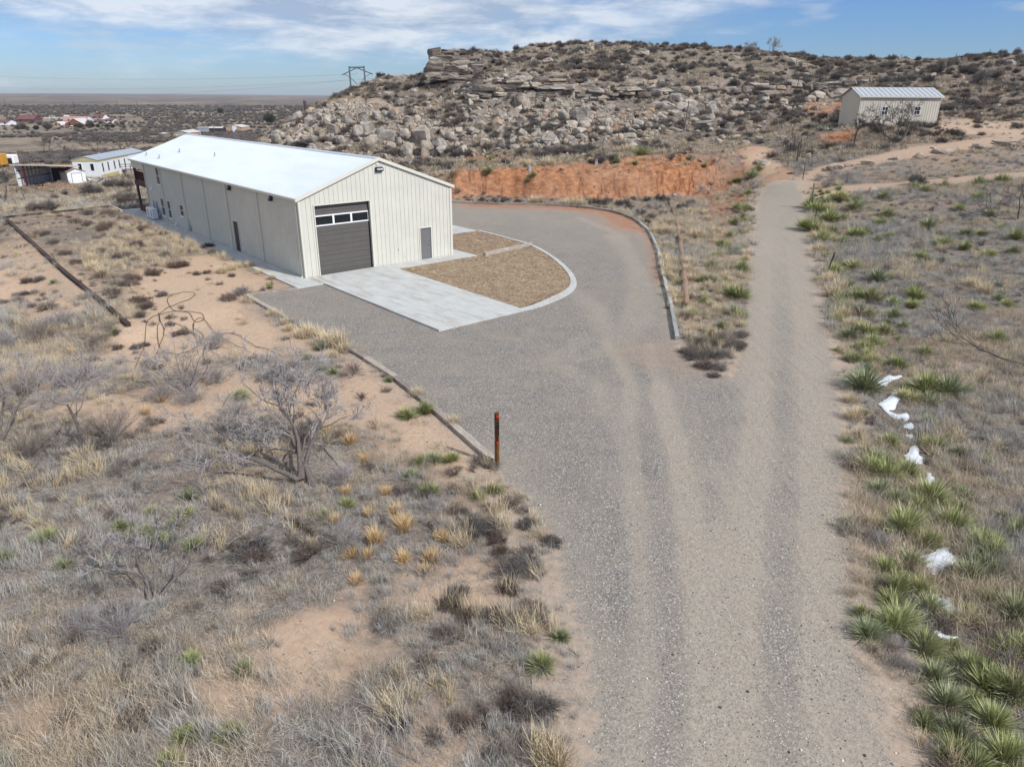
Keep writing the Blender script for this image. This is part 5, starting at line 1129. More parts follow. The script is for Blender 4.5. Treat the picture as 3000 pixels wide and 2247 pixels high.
LFT = [tuple(zt(*p)[:2]) for p in [(740, 415, 98), (1000, 400, 99), (1150, 330, 106), (1000, 292, 114), (820, 372, 112)]]
def drub(X, Y): return (np.where(inpoly(X, Y, TAL), 6.5, .0)*(.35+patch(X, Y, 4, 77, .42, .6))+inpoly(X, Y, LFT)*6.5+onhill(X, Y)*.28+np.where(inpoly(X, Y, LEDGE), 2.0, 0)+np.where(inpoly(X, Y, LEDG3), 1.0, 0))*(Y > 84)
X, Y = scatter(drub, -50, 105, 82, 160, 12); place('rubble', RB, X, Y, np.exp(rng.normal(-1.0, .6, len(X))), rng.integers(0, 5, len(X)), tilt=.6); print('rubble', len(X))
HB = [shrub_mesh('c', 220+i, M_shrub if i < 3 else M_shrubr, R=.72, H=.52, stems=26, kids=7, tw=.015, open_=1.35, sub=3) for i in range(5)]
def dhb(X, Y): return .40*onhill(X, Y)*bare(X, Y)*(.3+1.1*patch(X, Y, 8, 87, .4, .6))
X, Y = scatter(dhb, -50, 105, 86, 172, .5); place('hill_brush', HB, X, Y, rng.uniform(.45, 1.25, len(X)), rng.integers(0, 5, len(X))); print('hb', len(X))
# the valley: brush thinning into bands with distance
VB = [shrub_mesh('c', 240+i, M_shrub if i < 2 else M_scrub, R=1.3, H=1.05, stems=30, kids=8, tw=.04, open_=1.2, sub=2) for i in range(4)]
n = 26000; t_ = np.exp(rng.uniform(math.log(120), math.log(1500), n)); xx = rng.uniform(-.80, .08, n); X = t_*xx; Y = t_
band = fbm(X, Y*3.0, 55, 4, 97); k = (band > np.interp(t_, [120, 200, 400, 900], [.14, .07, .0, -.06])) & ~((X > -50) & (Y < 190)); X, Y, t_ = X[k], Y[k], t_[k]
VIL = [tuple(p) for p in Gp([(-20, 395), (420, 392), (420, 345), (-20, 345)])]; k = ~inpoly(X, Y, VIL) | (rng.uniform(0, 1, len(X)) < .25); X, Y, t_ = X[k], Y[k], t_[k]
place('valley_brush', VB, X, Y, rng.uniform(.45, 1.15, len(X))*np.interp(t_, [120, 400, 1500], [.75, 1.1, 2.6]), rng.integers(0, 4, len(X))); print('valley', len(X))
n = 9000; X = rng.uniform(-130, -25, n); Y = rng.uniform(60, 180, n); k = (fbm(X, Y, 14, 3, 99) > -.08) & cone_ok(X, Y) & ~((X > -48) & (Y > 84)) & free(X, Y) & ~inyard(X, Y); X, Y = X[k], Y[k]
place('pasture_grass', [tuft('h', 190+i, M_hgrass, 26, (.3, .75), .035, .9, .6, .3) for i in range(2)], X, Y, rng.uniform(.6, 1.4, len(X)), rng.integers(0, 2, len(X)))
print('scatter', round(time.time()-T0, 1))

# ---------------------------------------------------------------- yuccas
YP = []
for i, (n, heads) in enumerate([(300, 1), (340, 1), (240, 2), (250, 3), (320, 1), (240, 2)]):
    rg = np.random.default_rng(300+i); extra = []
    for h in range(heads-1): a = rg.uniform(0, 6.28); extra.append((rg, 170, (.40, .62), .021, 1.3, .15, .03, .0, (.3*math.cos(a), .3*math.sin(a), rg.uniform(0, .08))))
    parts = [(p[1], p[2], p[3], p[4], p[5], p[6], p[7], p[8]) for p in extra]
    prts = [(q[0], q[1], q[2], q[3], q[4], q[5], 0.0, q[7]) for q in parts]
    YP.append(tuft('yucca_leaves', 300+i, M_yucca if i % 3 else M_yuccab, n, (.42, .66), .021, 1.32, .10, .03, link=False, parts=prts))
YS = [tuft('dead_leaves', 320+i, M_dead, 46, (.2, .42), .018, 1.75, .5, .03, zmin=.72) for i in range(2)]
def yucca(p, diam, i, rz=None):
    k = i % len(YP); e = empty('yucca', p, rng.uniform(0, 6.28) if rz is None else rz); e.scale = (diam,)*3
    o = bpy.data.objects.new('leaves', YP[k].data); COL.objects.link(o); o.parent = e
    o = bpy.data.objects.new('dead_leaves', YS[i % 2].data); COL.objects.link(o); o.parent = e; return e
def reg(x0, y0, sc, L): return [(x0+a/sc, y0+b/sc, c/sc) for a, b, c in L]
YR = reg(2400, 1000, 2.762, [(360, 400, 290), (640, 210, 120), (860, 410, 250), (1040, 430, 240), (740, 480, 160), (570, 840, 150), (480, 1010, 220), (540, 1100, 240), (710, 1080, 200), (480, 1240, 190), (940, 860, 150), (1040, 810, 110), (1120, 920, 120), (1330, 980, 100),
    (900, 1310, 300), (620, 1310, 180), (710, 1500, 270), (1080, 1530, 290), (560, 1560, 90), (1300, 1640, 200), (1600, 1580, 200), (1480, 1430, 110), (250, 160, 110), (430, 40, 150), (240, 820, 90), (330, 590, 80), (240, 1480, 80), (1180, 420, 110), (800, 1350, 200), (860, 1640, 160)])
YR += reg(2400, 1500, 2.218, [(590, 350, 190), (1060, 250, 190), (1130, 310, 150), (980, 430, 230), (520, 500, 180), (650, 520, 170), (720, 640, 200), (530, 730, 230), (280, 680, 120), (310, 810, 190), (1010, 710, 180), (1110, 610, 160), (1280, 700, 280), (870, 880, 220), (960, 1030, 200),
    (740, 1090, 200), (1080, 1150, 240), (1270, 1190, 260), (830, 1260, 220), (940, 1240, 140), (1130, 1390, 230), (880, 1450, 200), (890, 1610, 250), (1200, 1620, 260), (1280, 450, 90), (690, 1360, 120), (870, 700, 110), (1330, 120, 150), (430, 760, 80), (1290, 1600, 200), (420, 120, 90), (690, 210, 130), (1060, 1030, 130)])
YR += reg(2200, 500, 2.761, [(610, 270, 100), (690, 240, 160), (480, 300, 130), (840, 320, 150), (560, 340, 130), (640, 410, 180), (740, 410, 100), (490, 490, 180), (580, 580, 220), (650, 510, 110), (830, 535, 120), (920, 510, 90), (1020, 580, 90), (1100, 545, 70), (750, 590, 100), (850, 600, 70), (1350, 710, 100), (1410, 725, 80), (1540, 750, 90), (1540, 610, 120), (1730, 640, 110),
    (1430, 470, 140), (1030, 440, 90), (1110, 370, 100), (1020, 900, 160), (830, 800, 130), (680, 840, 150), (790, 940, 100), (830, 1040, 120), (970, 1060, 180), (760, 1140, 140), (1290, 1100, 100), (1150, 1090, 110), (1150, 1190, 130), (1340, 1040, 150), (960, 1180, 100), (800, 1370, 170), (950, 1320, 140), (1080, 1320, 140), (1230, 1270, 90), (940, 1450, 120), (1030, 1430, 100), (820, 1550, 110),
    (1850, 1130, 110), (1990, 1390, 150), (2000, 1050, 100), (2090, 1100, 90), (1190, 1600, 140), (1740, 530, 110), (1850, 525, 70), (2140, 555, 130), (2120, 670, 100), (1690, 320, 80), (1850, 235, 100), (1840, 120, 120), (2050, 95, 100), (1080, 230, 100), (850, 245, 80), (1910, 360, 70), (700, 1460, 60), (2180, 1310, 60), (1900, 690, 90), (1560, 140, 90), (1330, 150, 90), (1420, 170, 80), (2020, 480, 80), (1980, 930, 60)])
YM = reg(1900, 580, 3.07, [(800, 105, 110), (860, 130, 110), (780, 245, 110), (850, 190, 80), (900, 215, 70), (730, 360, 100), (820, 340, 90), (640, 430, 100), (700, 470, 110), (790, 495, 100), (590, 535, 90), (640, 525, 60), (560, 625, 110), (640, 610, 80), (830, 670, 170), (560, 760, 110), (470, 755, 90), (690, 750, 70), (480, 830, 60), (820, 910, 190), (510, 945, 110), (770, 1050, 130), (840, 1080, 110), (390, 1050, 110), (660, 1170, 120), (275, 775, 80)])+\
    reg(1300, 420, 2.212, [(2040, 175, 60), (2000, 225, 100), (1890, 252, 50), (1970, 335, 60), (580, 215, 55), (545, 250, 40), (1270, 78, 90), (1310, 74, 70), (300, 108, 50), (1690, 150, 40), (1590, 106, 40), (280, 190, 60), (1120, 130, 60), (1240, 140, 50)])
YL = reg(0, 1100, 1.4444, [(1020, 100, 70), (175, 705, 80), (520, 650, 70), (575, 690, 80), (620, 670, 80), (680, 700, 70), (800, 520, 70), (780, 595, 80), (820, 725, 70), (270, 815, 55), (465, 805, 60), (650, 585, 40), (740, 640, 60), (960, 1530, 95), (810, 1215, 28), (1030, 1255, 45), (770, 1545, 45), (722, 1645, 60), (12, 1655, 60), (5, 785, 30)])+\
    reg(600, 900, 2.367, [(255, 640, 110), (800, 295, 90), (735, 360, 60), (800, 440, 60), (895, 460, 70), (1385, 760, 110), (1525, 735, 130), (1590, 1070, 110), (1690, 1070, 100), (1500, 1085, 70), (1430, 1185, 110), (1530, 1300, 120), (985, 1390, 110), (840, 1455, 90), (2030, 1285, 100), (1900, 1330, 100), (1280, 515, 60), (370, 790, 55)])+\
    reg(900, 1500, 2.212, [(1515, 1010, 160), (1645, 825, 90)])+reg(0, 560, 2.239, [(1770, 640, 40), (760, 930, 35), (135, 905, 40), (360, 600, 40)])
def sizew(d): return 'small ' if d < .62 else 'mid-sized ' if d < .95 else 'broad '
def make_y(L, pxoff=0):
    out = []
    for i, (px, py, w) in enumerate(L):
        p = G(px, py); d = depth(p); D = w*d/F; sc = min(max(1.28*D/.86, .55), 2.3); dS = min(float(sdf(np.array([p[0]]), np.array([p[1]+.15]), s_)[0]) for s_ in SNOWP); sc = min(sc, max((dS+.18)/.5, .45)); e = yucca(p, sc, len(out)+i, None); e['d_'] = sc; e['px_'] = px; out.append(e)
    return out
def rowlabels(L, what, place_, cat, group, key=None, frm='from the camera'):
    L.sort(key=key or (lambda o: o.location.y))
    for i, o in enumerate(L):
        w = what(o) if callable(what) else what
        tag(o, f'{w}, {ordw(i+1)} {frm} {place_}', cat, group)
        for k in ('d_', 'px_'):
            if k in o: del o[k]
def ylab(L, place_, group): rowlabels(L, lambda o: sizew(o.get('d_', 1))+'green yucca', place_, 'yucca', group)
R_ = make_y(YR); near = [o for o in R_ if o.location.x < .42*o.location.y+6.0]; 
edge_ = []; field_ = []
for o in R_: (edge_ if abs(float(sdf(np.array([o.location.x]), np.array([o.location.y]), GRAV)[0])) < 2.6 else field_).append(o)
ylab([o for o in edge_ if o.location.y < 24], 'along the right road verge', 'yuccas of the right roadside')
ylab([o for o in edge_ if o.location.y >= 24], 'along the upper right verge', 'yuccas of the upper right roadside')
ylab([o for o in field_ if o.location.y < 24], 'round the snow patches', 'yuccas round the snow')
ylab([o for o in field_ if o.location.y >= 24], 'in the field right of the road', 'yuccas in the right-hand field')
ylab(make_y(YM), 'between curved timbers and road', 'yuccas on the slope left of the road')
ylab(make_y(YL), 'left of the drive', 'yuccas left of the drive')
def clump(p, sc, protos, i, name, part): 
    e = empty(name, p, rng.uniform(0, 6.28)); e.scale = (sc,)*3; o = bpy.data.objects.new(part, protos[i % len(protos)].data); COL.objects.link(o); o.parent = e; return e
DY = [tuft('dead', 340+i, M_dead, 60, (.3, .6), .02, 1.5, .2, .03) for i in range(2)]
L = []
for i, (px, py, w) in enumerate(reg(0, 1100, 1.4444, [(1140, 1135, 130)])+reg(900, 1500, 2.212, [(735, 1100, 150), (1340, 980, 130), (1150, 1385, 140), (940, 1160, 120), (1740, 930, 90), (1420, 1290, 60)])+[(2440, 1540, 30), (2470, 1450, 45), (2000, 925, 25)]):
    p = G(px, py); d = depth(p); e = clump(p, max(.5, w*d/F/1.05), DY, i, 'dead_yucca', 'leaves'); L.append(e)
rowlabels(L, 'bleached spiky dead yucca', 'among the dry roadside brush', 'dead yucca', 'bleached dead yuccas')
# ---------------------------------------------------------------- bunch grasses one can point at
GC = [tuft('gold', 350+i, M_gold, 150, (.35, .62), .012, sp, .35, .07) for i, sp in enumerate((.75, .95, .85))]
L = []
for i, (px, py, w) in enumerate(reg(600, 900, 2.367, [(1010, 950, 120), (1100, 1070, 80), (840, 880, 100), (980, 1300, 100), (1320, 1430, 120), (1380, 1550, 140), (1170, 1640, 130), (1650, 1620, 110), (900, 1500, 60), (1140, 1450, 60), (1260, 1295, 50), (75, 490, 70), (720, 930, 60), (640, 860, 50)])+
    reg(900, 1500, 2.212, [(285, 290, 110), (440, 200, 150), (620, 320, 120), (810, 320, 140), (620, 110, 150), (870, 170, 100), (320, 460, 60), (390, 300, 80), (210, 190, 80), (760, 400, 50)])+
    reg(0, 560, 2.239, [(960, 1465, 80), (80, 1210, 60), (350, 940, 80), (430, 910, 50), (470, 1060, 50), (1415, 1215, 60), (1060, 1385, 50), (310, 1300, 50)])):
    p = G(px, py); d = depth(p); e = clump(p, max(.7, 1.75*w*d/F/.95), GC, i, 'bunch_grass', 'blades'); L.append(e)
rowlabels(L, 'golden bunch grass clump', 'in the brush left of the drive', 'grass clump', 'golden bunch grass clumps')
PC = [tuft('pale', 360+i, M_straw, 300, (.45, .9), .015, sp, .5, .16) for i, sp in enumerate((.6, .8, .7))]
def pale(L0, place_, grp):
    L = []
    for i, (px, py, w) in enumerate(L0):
        p = G(px, py); d = depth(p); L.append(clump(p, max(.6, 1.35*w*d/F/1.0), PC, i, 'bunch_grass', 'blades'))
    rowlabels(L, 'pale straw grass clump', place_, 'grass clump', grp)
pale(reg(1900, 580, 3.07, [(50, 320, 90), (110, 325, 90), (180, 320, 90), (230, 310, 70), (150, 560, 100), (190, 600, 120), (160, 650, 120), (200, 690, 130), (170, 730, 110), (220, 740, 80), (235, 890, 130), (260, 960, 60), (230, 920, 90), (130, 450, 80), (190, 450, 80), (60, 260, 60), (200, 230, 70)]), 'between curved edging and old poles', 'pale grass behind the curved edging')
pale(reg(1900, 580, 3.07, [(440, 370, 130), (400, 360, 90), (480, 360, 80), (330, 400, 70), (610, 320, 90), (370, 600, 100), (350, 660, 80), (390, 740, 90), (560, 980, 90), (620, 1020, 80), (870, 520, 80), (880, 560, 70), (820, 430, 60), (570, 1220, 90), (840, 1160, 80), (510, 150, 60), (370, 140, 70), (530, 200, 60), (750, 760, 60), (640, 920, 70)]), 'on the slope left of the road', 'pale grass on the slope left of the road')
pale(reg(600, 900, 2.367, [(700, 210, 120), (760, 200, 100), (850, 260, 130), (920, 280, 150), (970, 310, 100), (890, 350, 80), (1480, 620, 80), (1720, 810, 90), (590, 165, 70), (560, 120, 60), (470, 60, 60)])+reg(0, 560, 2.239, [(1640, 500, 60), (1700, 545, 35), (1780, 580, 40), (1460, 540, 70), (1520, 520, 60), (620, 520, 90), (680, 560, 90), (600, 470, 80), (1180, 400, 60)]), 'along the left edge of the drive and yard', 'pale grass along the left edge')
pale(reg(1300, 420, 2.212, [(580, 392, 60), (620, 392, 70), (800, 402, 60), (850, 405, 70), (900, 408, 60), (520, 150, 70), (560, 155, 60), (660, 140, 60), (700, 145, 60), (450, 160, 50), (1150, 60, 60), (1200, 50, 60)]), 'near the red bank', 'pale grass by the red bank')
pale([(1600, 2220, 110), (1620, 2240, 90), (2490, 1180, 40), (2500, 1230, 50), (2460, 850, 45), (2440, 870, 50), (2430, 830, 45), (2490, 960, 40), (2430, 620, 35), (2470, 930, 45), (2880, 860, 45), (2850, 840, 40), (2560, 1540, 45), (2410, 680, 40), (2400, 740, 40)], 'beside the gravel road edges', 'pale grass beside the road')
# ---------------------------------------------------------------- dark low shrubs on the sand
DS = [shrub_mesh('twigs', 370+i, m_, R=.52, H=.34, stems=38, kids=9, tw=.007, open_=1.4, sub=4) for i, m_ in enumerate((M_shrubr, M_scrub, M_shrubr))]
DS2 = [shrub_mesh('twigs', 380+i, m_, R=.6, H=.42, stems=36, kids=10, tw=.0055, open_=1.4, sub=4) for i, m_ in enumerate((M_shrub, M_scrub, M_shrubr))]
L = []
for i, (px, py, w) in enumerate(reg(0, 560, 2.239, [(1500, 715, 110), (1590, 680, 130), (1150, 500, 110), (1200, 495, 90), (1290, 550, 60), (880, 585, 110), (1000, 550, 110), (810, 620, 80), (870, 620, 90), (740, 680, 110), (1065, 690, 80), (910, 730, 110), (960, 770, 120), (925, 825, 90), (1160, 945, 70), (1210, 935, 80), (1400, 1030, 110), (970, 1140, 90), (1040, 1165, 70), (890, 1035, 80), (950, 1015, 70), (775, 1035, 60), (1120, 880, 50), (115, 685, 60), (170, 680, 50), (230, 670, 60), (20, 735, 70), (180, 600, 80), (260, 590, 80), (160, 740, 40), (210, 760, 60), (350, 870, 90), (1360, 540, 60), (1520, 560, 50),
    (350, 350, 90), (430, 420, 90), (500, 480, 80), (580, 230, 90), (700, 240, 110), (680, 260, 90), (780, 440, 90), (830, 430, 80), (900, 360, 90), (1090, 430, 90), (1370, 370, 80), (1400, 410, 70), (300, 290, 70), (230, 300, 90), (480, 210, 70), (590, 155, 80), (720, 150, 80), (940, 260, 90)])):
    p = G(px, py); d = depth(p); L.append(clump(p, max(.5, w*d/F/1.0), DS, i, 'low_shrub', 'twigs'))
rowlabels(L, 'dark brown low shrub', 'on the bare sand of the yard', 'shrub', 'dark shrubs on the sand yard')
L = []
for i, (px, py, w) in enumerate(reg(900, 1500, 2.212, [(1330, 400, 170), (1440, 380, 130), (1310, 510, 100), (990, 540, 60), (915, 620, 45), (1040, 690, 100), (1220, 680, 90), (1290, 720, 90), (1450, 640, 120), (1480, 700, 110), (1430, 1300, 180), (1340, 1240, 150), (1520, 1280, 140), (1250, 1590, 120), (1010, 1380, 110), (580, 1390, 50), (1580, 210, 80), (1250, 280, 70), (1100, 130, 140), (1200, 110, 110), (1230, 190, 30), (1410, 100, 80)])+
    reg(1900, 580, 3.07, [(420, 1450, 130), (480, 1400, 130), (560, 1440, 130), (350, 1400, 100), (700, 1300, 120), (760, 1360, 120), (820, 1340, 90), (500, 1530, 120), (640, 1540, 100), (680, 1430, 110), (560, 1330, 110), (450, 1320, 110), (640, 1260, 90), (330, 1090, 90), (800, 1260, 90), (590, 1610, 80), (850, 1240, 60)])):
    p = G(px, py); d = depth(p); L.append(clump(p, max(.5, 1.45*w*d/F/1.0), DS2, i, 'low_shrub', 'twigs'))
rowlabels(L, 'grey-brown tangled shrub', 'near the drive mouth', 'shrub', 'tangled shrubs at the drive mouth')
print('clumps', round(time.time()-T0, 1))
# more yuccas where they stand thick along the right verge
L = []; VG = [tuple(g0(*p)[:2]) for p in RDR[2:]]; tries = 0
while len(L) < 62 and tries < 4000:
    tries += 1; i = rng.integers(0, len(VG)-1); t_ = rng.uniform(); q = np.array(VG[i])*(1-t_)+np.array(VG[i+1])*t_; X_ = q[0]+.5+abs(rng.normal(0, 1.6)); Y_ = q[1]+rng.uniform(-1, 1)
    if sdf(np.array([X_]), np.array([Y_]), GRAV)[0] < .5 or any(sdf(np.array([X_]), np.array([Y_]), s_)[0] < .5 for s_ in SNOWP) or any(np.hypot(X_-o.location.x, Y_-o.location.y) < .5 for o in L+R_): continue
    sc_ = rng.uniform(.5, 1.1); e = yucca((X_, Y_, float(hz(X_, Y_))), sc_, len(L)); e['d_'] = sc_; L.append(e)
rowlabels(L, 'yellow-green yucca tuft', 'filling in the right roadside band', 'yucca', 'yucca tufts filling the right roadside')

# ---------------------------------------------------------------- rocks of the hill
RR = [rock_mesh('rock', 400+i, 'round') for i in range(5)]; RK = [rock_mesh('rock', 410+i, 'block') for i in range(6)]; RS = [rock_mesh('rock', 420+i, 'slab') for i in range(6)]
def v3(x, y): return (800+x/2.212, 100+y/2.212)
def v4(x, y): return (1600+x/2.765, 80+y/2.765)
def v5(x, y): return (2250+x/2.949, 80+y/2.949)
BIG = [(v3(x, y), w/2.212, h/2.212, k) for x, y, w, h, k in [(870, 790, 95, 100, 'r'), (985, 770, 110, 90, 'r'), (985, 815, 60, 90, 'b'), (1070, 745, 90, 60, 'r'), (1095, 775, 80, 60, 'r'), (965, 700, 120, 90, 'r'), (640, 735, 80, 90, 'r'), (735, 700, 130, 90, 'b'), (605, 650, 75, 75, 'r'), (545, 670, 80, 90, 'r'), (700, 665, 75, 60, 'r'), (390, 655, 85, 60, 'r'), (440, 730, 70, 80, 'b'),
    (760, 740, 80, 45, 'r'), (815, 725, 50, 60, 'r'), (350, 755, 90, 30, 'b'), (250, 745, 70, 40, 'b'), (30, 715, 75, 75, 'b'), (25, 665, 70, 50, 'b'), (880, 585, 60, 45, 'r'), (905, 630, 40, 55, 'b'), (865, 620, 40, 50, 'b'), (920, 525, 40, 40, 'b'), (670, 550, 60, 55, 'b'), (545, 545, 30, 35, 'b'), (935, 570, 45, 50, 'r'), (845, 680, 80, 60, 'r'), (1040, 650, 110, 50, 'b'), (1150, 690, 80, 60, 'b'), (1105, 660, 50, 60, 'r'),
    (1280, 640, 90, 40, 'b'), (1450, 600, 80, 70, 'r'), (1340, 600, 70, 45, 'b'), (1610, 590, 55, 50, 'r'), (1620, 700, 95, 40, 'r'), (1570, 750, 60, 30, 'r'), (1690, 555, 100, 30, 's'), (1760, 605, 70, 45, 'r'), (1880, 560, 60, 70, 'b'), (1980, 560, 115, 60, 'r'), (1940, 605, 85, 40, 'r'), (2010, 605, 85, 45, 'r'), (1905, 715, 70, 45, 'r'), (1930, 725, 45, 35, 'r'), (1820, 545, 60, 30, 's'), (2170, 600, 60, 60, 'r'), (2175, 645, 60, 50, 'r'),
    (1230, 770, 70, 40, 'r'), (1290, 780, 60, 35, 'r'), (1190, 740, 45, 50, 'r'), (1470, 660, 70, 45, 'b'), (1640, 600, 40, 50, 'b'), (1560, 470, 0, 0, 'b'), (1610, 470, 90, 70, 'r'), (1300, 660, 50, 30, 'r'), (1200, 640, 60, 40, 'b'), (1370, 715, 60, 35, 's'), (720, 400, 0, 0, 's')]]
BIG += [(v4(x, y), w/2.765, h/2.765, k) for x, y, w, h, k in [(165, 755, 70, 70, 'b'), (265, 755, 150, 75, 'r'), (220, 810, 110, 45, 'r'), (310, 805, 100, 55, 'r'), (500, 810, 80, 60, 'r'), (500, 860, 70, 55, 'r'), (745, 805, 85, 40, 's'), (570, 765, 50, 30, 'r'), (510, 760, 60, 35, 'b'), (180, 945, 85, 55, 'r'), (205, 960, 55, 40, 'r'), (855, 880, 50, 45, 'b'), (505, 905, 45, 30, 'b'), (1170, 650, 130, 70, 'r'), (1245, 690, 75, 80, 'b'), (1175, 690, 100, 45, 's'),
    (1335, 705, 90, 70, 'r'), (1310, 750, 90, 40, 's'), (1390, 775, 90, 45, 'r'), (1300, 810, 150, 45, 's'), (940, 750, 80, 50, 'r'), (1045, 720, 80, 55, 'b'), (960, 660, 110, 50, 's'), (880, 655, 100, 45, 's'), (800, 670, 60, 50, 'b'), (825, 725, 60, 40, 'b'), (1060, 600, 120, 55, 's'), (1390, 640, 50, 35, 'r'), (1585, 645, 100, 40, 'r'), (1660, 675, 60, 50, 'r'), (1495, 705, 50, 35, 'r'), (1700, 490, 170, 35, 's'), (1940, 670, 80, 30, 'r'), (1500, 620, 50, 45, 'r'), (1230, 590, 50, 40, 'b'),
    (1310, 585, 60, 40, 'b'), (1360, 540, 70, 40, 'b'), (860, 470, 70, 30, 's'), (930, 470, 50, 40, 's'), (440, 600, 60, 50, 'b'), (770, 230, 150, 40, 's'), (430, 180, 60, 40, 's'), (360, 190, 60, 25, 's'), (1380, 235, 50, 40, 'b'), (1520, 260, 60, 25, 's'), (830, 170, 120, 25, 's'), (980, 860, 100, 25, 's'), (1040, 835, 100, 20, 's'), (700, 865, 60, 30, 's'), (270, 860, 60, 30, 'r'), (300, 890, 70, 25, 's'), (640, 810, 80, 30, 's'), (840, 810, 70, 45, 'b'), (1890, 230, 70, 35, 'b')]]
BIG += [(v5(x, y), w/2.949, h/2.949, k) for x, y, w, h, k in [(640, 605, 200, 80, 'b'), (430, 610, 120, 60, 'r'), (360, 645, 110, 60, 'r'), (490, 590, 110, 60, 'b'), (150, 710, 90, 30, 'r'), (130, 655, 90, 30, 's'), (270, 700, 40, 25, 'r'), (410, 715, 45, 35, 'r'), (690, 710, 60, 30, 'r'), (810, 460, 130, 35, 's'), (800, 490, 140, 30, 's'), (330, 420, 70, 30, 'r'), (1425, 430, 80, 40, 'b'), (230, 500, 130, 30, 's'), (2080, 320, 80, 30, 's')]]
hb_rocks = []
def rock_at(px, py, w, h, k, name, sinkf=.42):
    if k == 'r' and rng.uniform() < .7: k = 'bs'[rng.integers(0, 2)]
    p = G(px, py); d = depth(p); Wm = w*d/F; Hm = max(h*d/F, .25)*1.05; pr = {'r': RR, 'b': RK, 's': RS}[k]; o = put(pr[rng.integers(0, len(pr))], name, (p[0], p[1], p[2]+Hm*.5*(1-sinkf)), (Wm*1.12, Wm*rng.uniform(.7, 1.0), Hm*(1.15 if k != 's' else 1.6)), (rng.normal(0, .15), rng.normal(0, .15), rng.uniform(-.5, .5)+math.pi*rng.integers(0, 2)))
    o['w_'] = float(Wm); return o
for (q, w, h, k) in BIG:
    if w: hb_rocks.append(rock_at(q[0], q[1], w, h, k, 'boulder'))
# more blocks between them, thinning up and to the right
nb = 0
while nb < 185:
    px = rng.uniform(880, 2330); py = rng.uniform(300, 432); top_ = np.interp(px, [880, 1000, 1500, 2000, 2330], [370, 320, 335, 300, 290])
    if py < top_ or fbm(np.array([px]), np.array([py*2.0]), 120, 3, 7)[0] < -.04+.05*(px > 1750)+(px > 2150)*.06: continue
    w = float(np.exp(rng.normal(2.75, .42))); k = 'bbss'[rng.integers(0, 4)]; hb_rocks.append(rock_at(px, py, w*1.1, w*rng.uniform(.35, .7), k, 'boulder')); nb += 1
def rockword(o):
    w = o.get('w_', 1); del o['w_']; return ('huge ' if w > 3.6 else 'large ' if w > 2.2 else 'middling ' if w > 1.2 else 'small ')+'sandstone boulder'
def lab_rows(objs, rows, group, cat, namef, frm='from the left'):
    for (y0, y1, x0, x1, place_) in rows:
        S_ = [o for o in objs if y0 <= o.location.y < y1 and x0 <= o.location.x < x1 and 'label' not in o]
        S_.sort(key=lambda o: o.location.x/max(o.location.y, 1))
        for i, o in enumerate(S_): tag(o, f'{namef(o)}, {ordw(i+1)} {frm} {place_}', cat, group)
lab_rows(hb_rocks, [(0, 94.5, -99, 99, 'along the foot of the talus'), (94.5, 99, -99, 99, 'low on the talus slope'), (99, 104.5, -99, 99, 'high on the talus slope'), (104.5, 112, -99, 99, 'just under the rock ledge'), (112, 400, -99, 199, 'on the upper hillside')], 'sandstone boulders on the hillside', 'boulder', rockword)
# stacked slabs of the two ledges
slabs = []
def ledge_row(pts, zoff, n, size, thick, out_):
    P_ = np.array([zt(*p) for p in pts]); seg = np.insert(np.cumsum(np.linalg.norm(np.diff(P_[:, :2], axis=0), axis=1)), 0, 0)
    for i in range(n):
        s = (i+rng.uniform(.1, .9))/n*seg[-1]; x, y = np.interp(s, seg, P_[:, 0]), np.interp(s, seg, P_[:, 1])-out_+rng.uniform(-.5, .5); z = np.interp(s, seg, P_[:, 2])+zoff+rng.uniform(-.2, .2)
        L_ = size*rng.uniform(.6, 1.5); o = put(RS[rng.integers(0, 6)], 'flat_rock', (x, y, z), (L_, L_*rng.uniform(.6, .9), thick*rng.uniform(.7, 2.3)*2), (rng.normal(0, .07), rng.normal(0, .07), rng.uniform(-.3, .3))); slabs.append(o)
T1 = [(1385, 246, 108), (1450, 236, 107.5), (1560, 232, 107.2), (1650, 240, 107.5), (1760, 252, 108.5)]
for k_, (zo, ou) in enumerate(((-.1, .9), (-.75, 1.5), (-1.4, 1.0), (-2.0, 1.6), (-2.7, .9), (-3.3, 1.2))): ledge_row(T1, zo, 17, 2.1, .27, ou)
T2 = [(1262, 232, 117), (1275, 200, 117.5), (1290, 168, 118.5), (1325, 152, 120)]; T3 = [(1275, 175, 118), (1340, 168, 118), (1420, 172, 120)]
ledge_row(T2, 0, 10, 2.2, .3, .4); ledge_row(T2, -.6, 9, 2.2, .3, .9)
for k_, (q_, zo) in enumerate((([(1270, 160, 119), (1350, 152, 120)], -.1), (T3, -.3), ([(1270, 190, 117.5), (1340, 184, 117.5), (1410, 188, 118)], -.2), ([(1265, 205, 117), (1330, 200, 116.5), (1400, 205, 117)], -.2), ([(1265, 218, 116.5), (1330, 214, 116), (1400, 218, 116.5)], -.2), ([(1265, 232, 116), (1330, 228, 115.5), (1380, 232, 115)], -.2))): ledge_row(q_, zo, 8, 2.5, .32, .5+.4*(k_ % 2))
ledge_row([(1780, 262, 109), (1900, 262, 111), (2050, 262, 113), (2200, 262, 114)], 0, 15, 1.9, .25, .8); ledge_row([(1760, 275, 108), (1900, 275, 110), (2050, 272, 112)], 0, 12, 1.7, .22, .8); ledge_row([(2200, 262, 114), (2400, 252, 114), (2500, 240, 116)], .1, 9, 2.0, .3, .8)
ledge_row([(1080, 285, 114), (1180, 290, 113.5), (1260, 292, 112.5), (1370, 296, 110)], .2, 14, 1.6, .3, .3); ledge_row([(1500, 190, 124), (1700, 175, 130), (1900, 165, 137)], 0, 10, 2.0, .22, .3)
